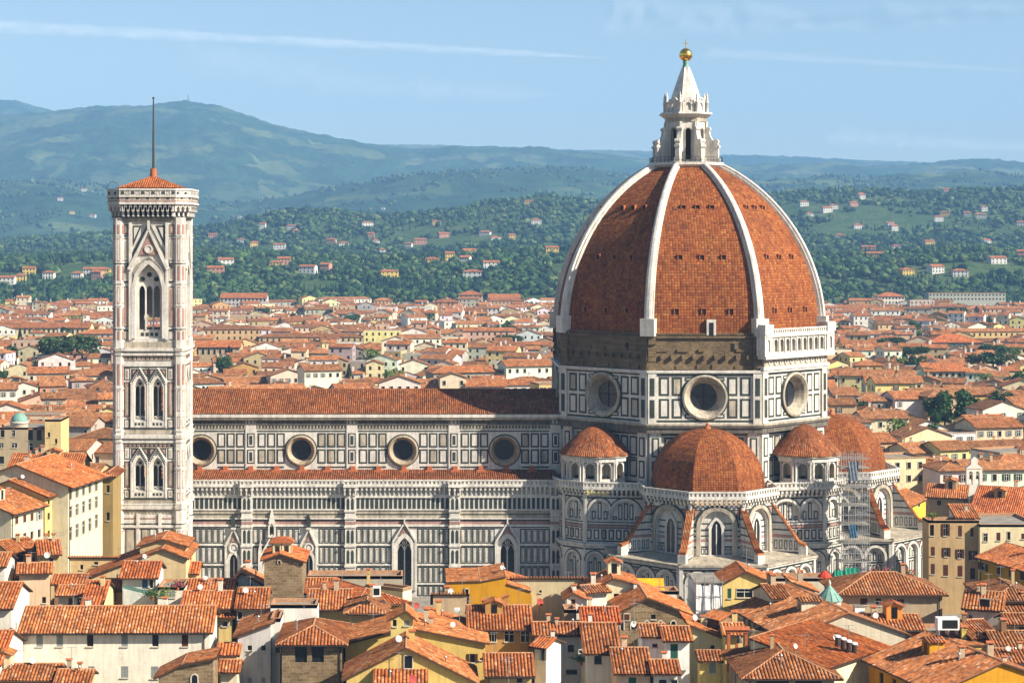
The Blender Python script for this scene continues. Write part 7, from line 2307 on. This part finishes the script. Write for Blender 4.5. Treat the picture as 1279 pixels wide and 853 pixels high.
# green conical skylight among the near roofs
p = at(1036, 745, 281)
root = thing('skylight', 'green glazed cone skylight with a pale finial beside the hall roof', 'skylight', (p.x, p.y, p.z - 3))
m = MB(); m.lathe((p.x, p.y), [(1.7, p.z - 4.5), (1.7, p.z - .4)], 12, 0, False); m.build('drum', [FRAMEW], root)
m = MB(); m.lathe((p.x, p.y), [(1.95, p.z - .45), (1.95, p.z - .35), (.12, p.z + 1.7)], 12, 0, False); m.build('glazed_cone', [COPPER], root)
m = MB()
for k in range(12): m.bar((p.x + 1.97 * cos(pi * k / 6), p.y + 1.97 * sin(pi * k / 6), p.z - .34), (p.x, p.y, p.z + 1.72), .045, 0, 4)
m.build('glazing_bars', [IRON], root)
m = MB(); m.lathe((p.x, p.y), [(.12, p.z + 1.6), (.25, p.z + 1.9), (.1, p.z + 2.4), (0, p.z + 2.5)], 8, 0); m.build('finial', [FRAMEW], root)

# white water tank
p = at(1074, 757, 276)
root = thing('water_tank', 'tall white rectangular roof box beside the striped roof', 'tank', (p.x, p.y, p.z - 2.3))
m = MB(); m.box(p.x - .7, p.x + .7, p.y, p.y + 1.2, p.z - 2.3, p.z - .12); m.build('body', [WHITEPAINT], root)
m = MB(); m.box(p.x - .78, p.x + .78, p.y - .08, p.y + 1.28, p.z - .12, p.z + .02); m.build('lid', [GREYSTONE], root)
m = MB(); m.bar((p.x - .8, p.y + .2, p.z - 2.3), (p.x - .8, p.y + .2, p.z - .3), .06); m.build('pipe', [STEEL], root)

# air conditioning box on the flat orange house
p = at(1185, 788, 268)
root = thing('air_conditioner', 'big white air conditioning box with a dark square grille', 'air conditioner', (p.x, p.y, p.z))
m = MB(); m.box(p.x - 1.5, p.x + 1.5, p.y, p.y + 1.6, p.z + .15, p.z + 1.75); m.build('casing', [WHITEPAINT], root)
m = MB()
W = WF((p.x - .85, p.y), (p.x + 1.25, p.y)); W.box(m, 0, W.L, p.z + .4, p.z + 1.55, 0, .03, 1)
for k in range(9): W.box(m, 0, W.L, p.z + .42 + k * .125, p.z + .45 + k * .125, .03, .06, 0)
m.build('grille', [IRON, VOID], root)
m = MB()
for x in (-1.3, 0, 1.3): m.box(p.x + x - .08, p.x + x + .08, p.y, p.y + 1.5, p.z - .6, p.z + .15)
m.build('feet', [STEEL], root)
p = at(571, 761, 280)
root = thing('air_conditioner', 'small white wall air conditioner on the tan box house', 'air conditioner', (p.x, p.y, p.z))
m = MB(); m.box(p.x - .4, p.x + .4, p.y - .45, p.y - .05, p.z - .3, p.z + .3); m.build('casing', [WHITEPAINT], root)
m = MB(); m.lathe((0, 0), [(.22, 0), (.22, .02)], 12); m.v = [(p.x - .1 + v[0], p.y - .47 - v[2], p.z + v[1]) for v in m.v]; m.build('fan_grille', [IRON], root)

# belfry chimney on the stone tower
p = at(354, 676, 300)
Yt = Wt.o[1]
root = thing('roof_chimney', 'double cream chimney with a curved tile cap on the stone tower', 'chimney', (p.x, Yt + 2.5, 26.5))
zb_ = 26.2
m = MB()
W = WF((p.x - 1.5, Yt + 1.8), (p.x + 1.5, Yt + 1.8))
zc = EYE - (677 - CY) * (Yt + 1.8) / F
W.wall(m, 0, 3.0, zb_, zc, [rect_op(.8, .75, zc - 1.5, zc - .5), rect_op(2.2, .75, zc - 1.5, zc - .5)], 0, 0, .3)
W.box(m, 0, 3.0, zb_, zc, -1.3, -1.2, 0)
for u in (0, 1.4, 2.9): W.box(m, u, u + .1, zb_, zc, -1.2, -.0, 0)
m.build('stack', [PLASTER], root, lin('#cdbd97'))
m = MB()
for k in range(6):
    a0, a1 = pi * k / 6, pi * (k + 1) / 6
    u0, u1 = 1.5 - 1.9 * cos(a0), 1.5 - 1.9 * cos(a1)
    m.add([W.p(u0, zc + .75 * sin(a0), .3), W.p(u1, zc + .75 * sin(a1), .3), W.p(u1, zc + .75 * sin(a1), -1.6), W.p(u0, zc + .75 * sin(a0), -1.6)])
    m.add([W.p(u0, zc - .1, .3), W.p(u1, zc - .1, .3), W.p(u1, zc + .75 * sin(a1), .3), W.p(u0, zc + .75 * sin(a0), .3)])
m.build('tile_cap', [TERRA], root)

# yellow awning
a, b = at(798, 731, 296), at(832, 731, 296)
root = thing('awning', 'plain yellow awning over a roof terrace', 'awning', ((a.x + b.x) / 2, 297, a.z - 1))
m = MB()
rows = [[(a.x + (b.x - a.x) * i / 12, 296 + 3 * j / 4, a.z - .9 + 1.5 * j / 4 - .08 * sin(pi * j / 4)) for i in range(13)] for j in range(5)]
m.grid(rows, 0, False, True); m.grid([[(x, y, z - .45) for x, y, z in rows[0]], rows[0]], 0, False, False); m.build('cloth', [OBJCOL], root, lin('#d39a18'))
m = MB()
for x in (a.x, b.x): m.bar((x, 296, a.z - 3), (x, 296, a.z - .9), .05); m.bar((x, 296, a.z - .92), (x, 299, a.z + .58), .04)
m.build('poles', [STEEL], root)
# green awning of the terrace by the bell tower
a, b = at(155, 733, 286), at(186, 733, 286)
root = thing('awning', 'dark green canvas awning over the terrace with the blue door', 'awning', ((a.x + b.x) / 2, 287, a.z - 1))
m = MB()
rows = [[(a.x + (b.x - a.x) * i / 12, 285 + 2.4 * j / 4, a.z - .5 - .9 * (i / 12) + .7 * sin(pi * (.25 + .5 * j / 4)) ) for i in range(13)] for j in range(5)]
m.grid(rows, 0, False, True); m.build('cloth', [OBJCOL], root, lin('#3f5a4e'))
m = MB()
for x in (a.x, b.x): m.bar((x, 285, a.z - 3), (x, 285, a.z - .3), .05)
m.build('poles', [STEEL], root)

# white bell gable at the right
p = at(1217, 613, 430)
root = thing('bell_gable', 'slim white bell gable with two arched openings behind the tan palace', 'bell gable', (p.x, p.y, 12))
W = WF((p.x - 1.75, p.y), (p.x + 1.75, p.y)); zt_ = EYE - (585 - CY) * p.y / F
m = MB()
ops = [round_op(1.0, .8, zt_ - 3.6, zt_ - 1.0, 8), round_op(2.5, .8, zt_ - 3.6, zt_ - 1.0, 8)]
for d_ in (0, -1.0): W.wall(m, 0, 3.5, 12, zt_, ops, 0, 0, 1.0 if d_ == 0 else .02, d_)
W.wall(m, 0, 3.5, zt_, zt_ + .01, (), 0)
W.prism(m, [(-.2, zt_), (3.7, zt_), (2.5, zt_ + .9), (2.5, zt_ + 2.0), (1.75, zt_ + 2.7), (1.0, zt_ + 2.0), (1.0, zt_ + .9)], -1.0, .12, 0)
for u in (0, 3.5): m.add([W.p(u, 12, 0), W.p(u, 12, -1), W.p(u, zt_, -1), W.p(u, zt_, 0)])
m.build('wall', [PLASTER], root, lin('#d9d4c6'))
for u in (1.0, 2.5):
    q = W.p(u, 0, -.5)
    m = MB(); m.lathe((q[0], q[1]), [(.32, zt_ - 2.4), (.24, zt_ - 2.0), (.17, zt_ - 1.5), (.02, zt_ - 1.35)], 12); m.bar((q[0], q[1], zt_ - 1.4), (q[0], q[1], zt_ - .7), .04); m.build('bell', [IRON], root)
# small brick belfry with a bell in the near roofs
p = at(921, 812, 262)
root = thing('brick_belfry', 'little brick belfry arch with a bell beside the arcaded hall', 'belfry', (p.x, p.y, p.z))
m = MB()
for x in (-1.35, 1.0): m.box(p.x + x, p.x + x + .4, p.y, p.y + .6, p.z - 3, p.z + 2.4)
m.box(p.x - .2, p.x + .1, p.y, p.y + .6, p.z - 3, p.z + 1.0)
m.box(p.x - 1.45, p.x + 1.5, p.y - .1, p.y + .7, p.z + 2.4, p.z + 2.8); m.build('frame', [TERRA], root)
m = MB(); m.add([(p.x - 1.7, p.y - .3, p.z + 2.82), (p.x + 1.75, p.y - .3, p.z + 2.82), (p.x + 1.75, p.y + .9, p.z + 3.1), (p.x - 1.7, p.y + .9, p.z + 3.1)]); m.build('tile_coping', [TERRA], root)
m = MB(); m.lathe((p.x + .3, p.y + .3), [(.4, p.z + 1.0), (.3, p.z + 1.4), (.2, p.z + 1.9), (.02, p.z + 2.05)], 12); m.build('bell', [IRON], root)
# skylight vents on the fresh orange roof
for k, (px, py) in enumerate(((1046, 797), (1053, 800), (1060, 803), (1067, 806))):
    q = at(px, py, 255 + k * .2)
    root = thing('roof_vent', ['white domed vent farthest up on the fresh orange roof', 'white domed vent second from the top on the orange roof', 'white domed vent third from the top on the orange roof', 'white domed vent lowest on the fresh orange roof'][k], 'roof vent', q, 'domed vents in a row on the orange roof')
    m = MB(); m.lathe((q.x, q.y), [(.34, q.z - 1.0), (.34, q.z + .25)], 12, 0, False); m.build('stem', [IRON], root)
    m = MB(); m.lathe((q.x, q.y), [(.46, q.z + .2), (.46, q.z + .3), (.3, q.z + .45), (.01, q.z + .5)], 14, 0); m.build('cap', [WHITEPAINT], root)
# skylight in the pyramid roof
q = at(470.5, 738, 281)
root = thing('dormer_window', 'white framed skylight set in the big pyramid roof', 'skylight', q)
m = MB(); m.box(q.x - .55, q.x + .55, q.y, q.y + 1.4, q.z - .8, q.z + .55); m.build('casing', [WHITEPAINT], root)
m = MB(); m.box(q.x - .42, q.x + .42, q.y - .04, q.y - .005, q.z - .55, q.z + .42); m.build('pane', [PANE], root)
# potted plants on terraces
def shrub(label, px, py, Y, s, col, fl=None):
    q = at(px, py, Y)
    r = random.Random(int(px * 7 + py))
    root = thing('potted_plant', label, 'potted plant', (q.x, q.y, q.z - .5), 'potted plants on the roof terraces')
    m = MB()
    for _ in range(260):
        d = Vector((r.gauss(0, 1), r.gauss(0, .6), abs(r.gauss(0, .8)))) * s * .5
        n = Vector((r.gauss(0, 1), r.gauss(0, 1), r.gauss(0, 1))).normalized(); t = n.orthogonal().normalized(); b = n.cross(t); c = q + d
        m.add([c + t * .13, c + b * .09, c - t * .13, c - b * .09])
    m.build('leaves', [LEAF], root, col)
    m = MB(); m.lathe((q.x, q.y), [(.2, q.z - .6), (.3, q.z), (.26, q.z)], 10); m.build('pot', [TERRA], root)
    if fl:
        m = MB()
        for _ in range(40):
            d = Vector((r.gauss(0, 1), r.gauss(0, .6) - .3, abs(r.gauss(.6, .6)))) * s * .5; c = q + d
            m.box(c.x - .08, c.x + .08, c.y - .08, c.y + .08, c.z - .08, c.z + .08)
        m.build('flowers', [OBJCOL], root, fl)
GR, GL = (.05, .11, .03), (.13, .19, .04)
for a in (('bushy light green plant at the right of the terrace below the bell tower', 205, 745, 284, 1.5, GL), ('bushy green plant at the left of the terrace below the bell tower', 190, 744, 284, 1.4, GR), ('spiky plant on the pink terrace edge', 222, 732, 290, 1.0, GR, lin('#b8506a')),
          ('red flowering pot on the taupe house ridge, left end', 1096, 718, 300, 1.2, GR, lin('#b8304a')), ('pink flowering pot on the taupe house ridge', 1104, 716, 300, 1.2, GR, lin('#c86a80')), ('dark leafy pot in the middle of the taupe house ridge', 1118, 720, 300, 1.0, GR), ('red flowering pot at the right end of the taupe ridge', 1131, 719, 300, 1.3, GL, lin('#c02c38')),
          ('hanging green plant on the white wall of the narrow house', 726, 825, 262, 1.2, GR), ('green hedge pot beside the palace terrace railing', 1165, 646, 386, 1.1, GL)):
    shrub(*a)
# closed red parasol on the white terrace, hilltop mast
q = at(1030, 718, 304)
root = thing('parasol', 'half-open red parasol on the white low terrace', 'parasol', (q.x, q.y, q.z - 2.2))
m = MB(); m.lathe((q.x, q.y), [(1.15, q.z - .3), (.9, q.z + .15), (.05, q.z + .75)], 8, 0, False); m.build('canopy', [OBJCOL], root, lin('#c2402c'))
m = MB(); m.bar((q.x, q.y, q.z - 2.2), (q.x, q.y, q.z + .8), .04); m.build('pole', [STEEL], root)
Ym = 9300.0
zz = float(hill_z(235, Ym))
Xm = (235 - CX) * Ym / F
m = MB(); m.bar((Xm, Ym, zz - 5), (Xm, Ym, zz + 38), 3.2, 0, 6, 1.2)
mo = m.build('radio_mast', [IRON]); tag(mo, 'tiny radio mast on the highest mountain top', 'radio mast')
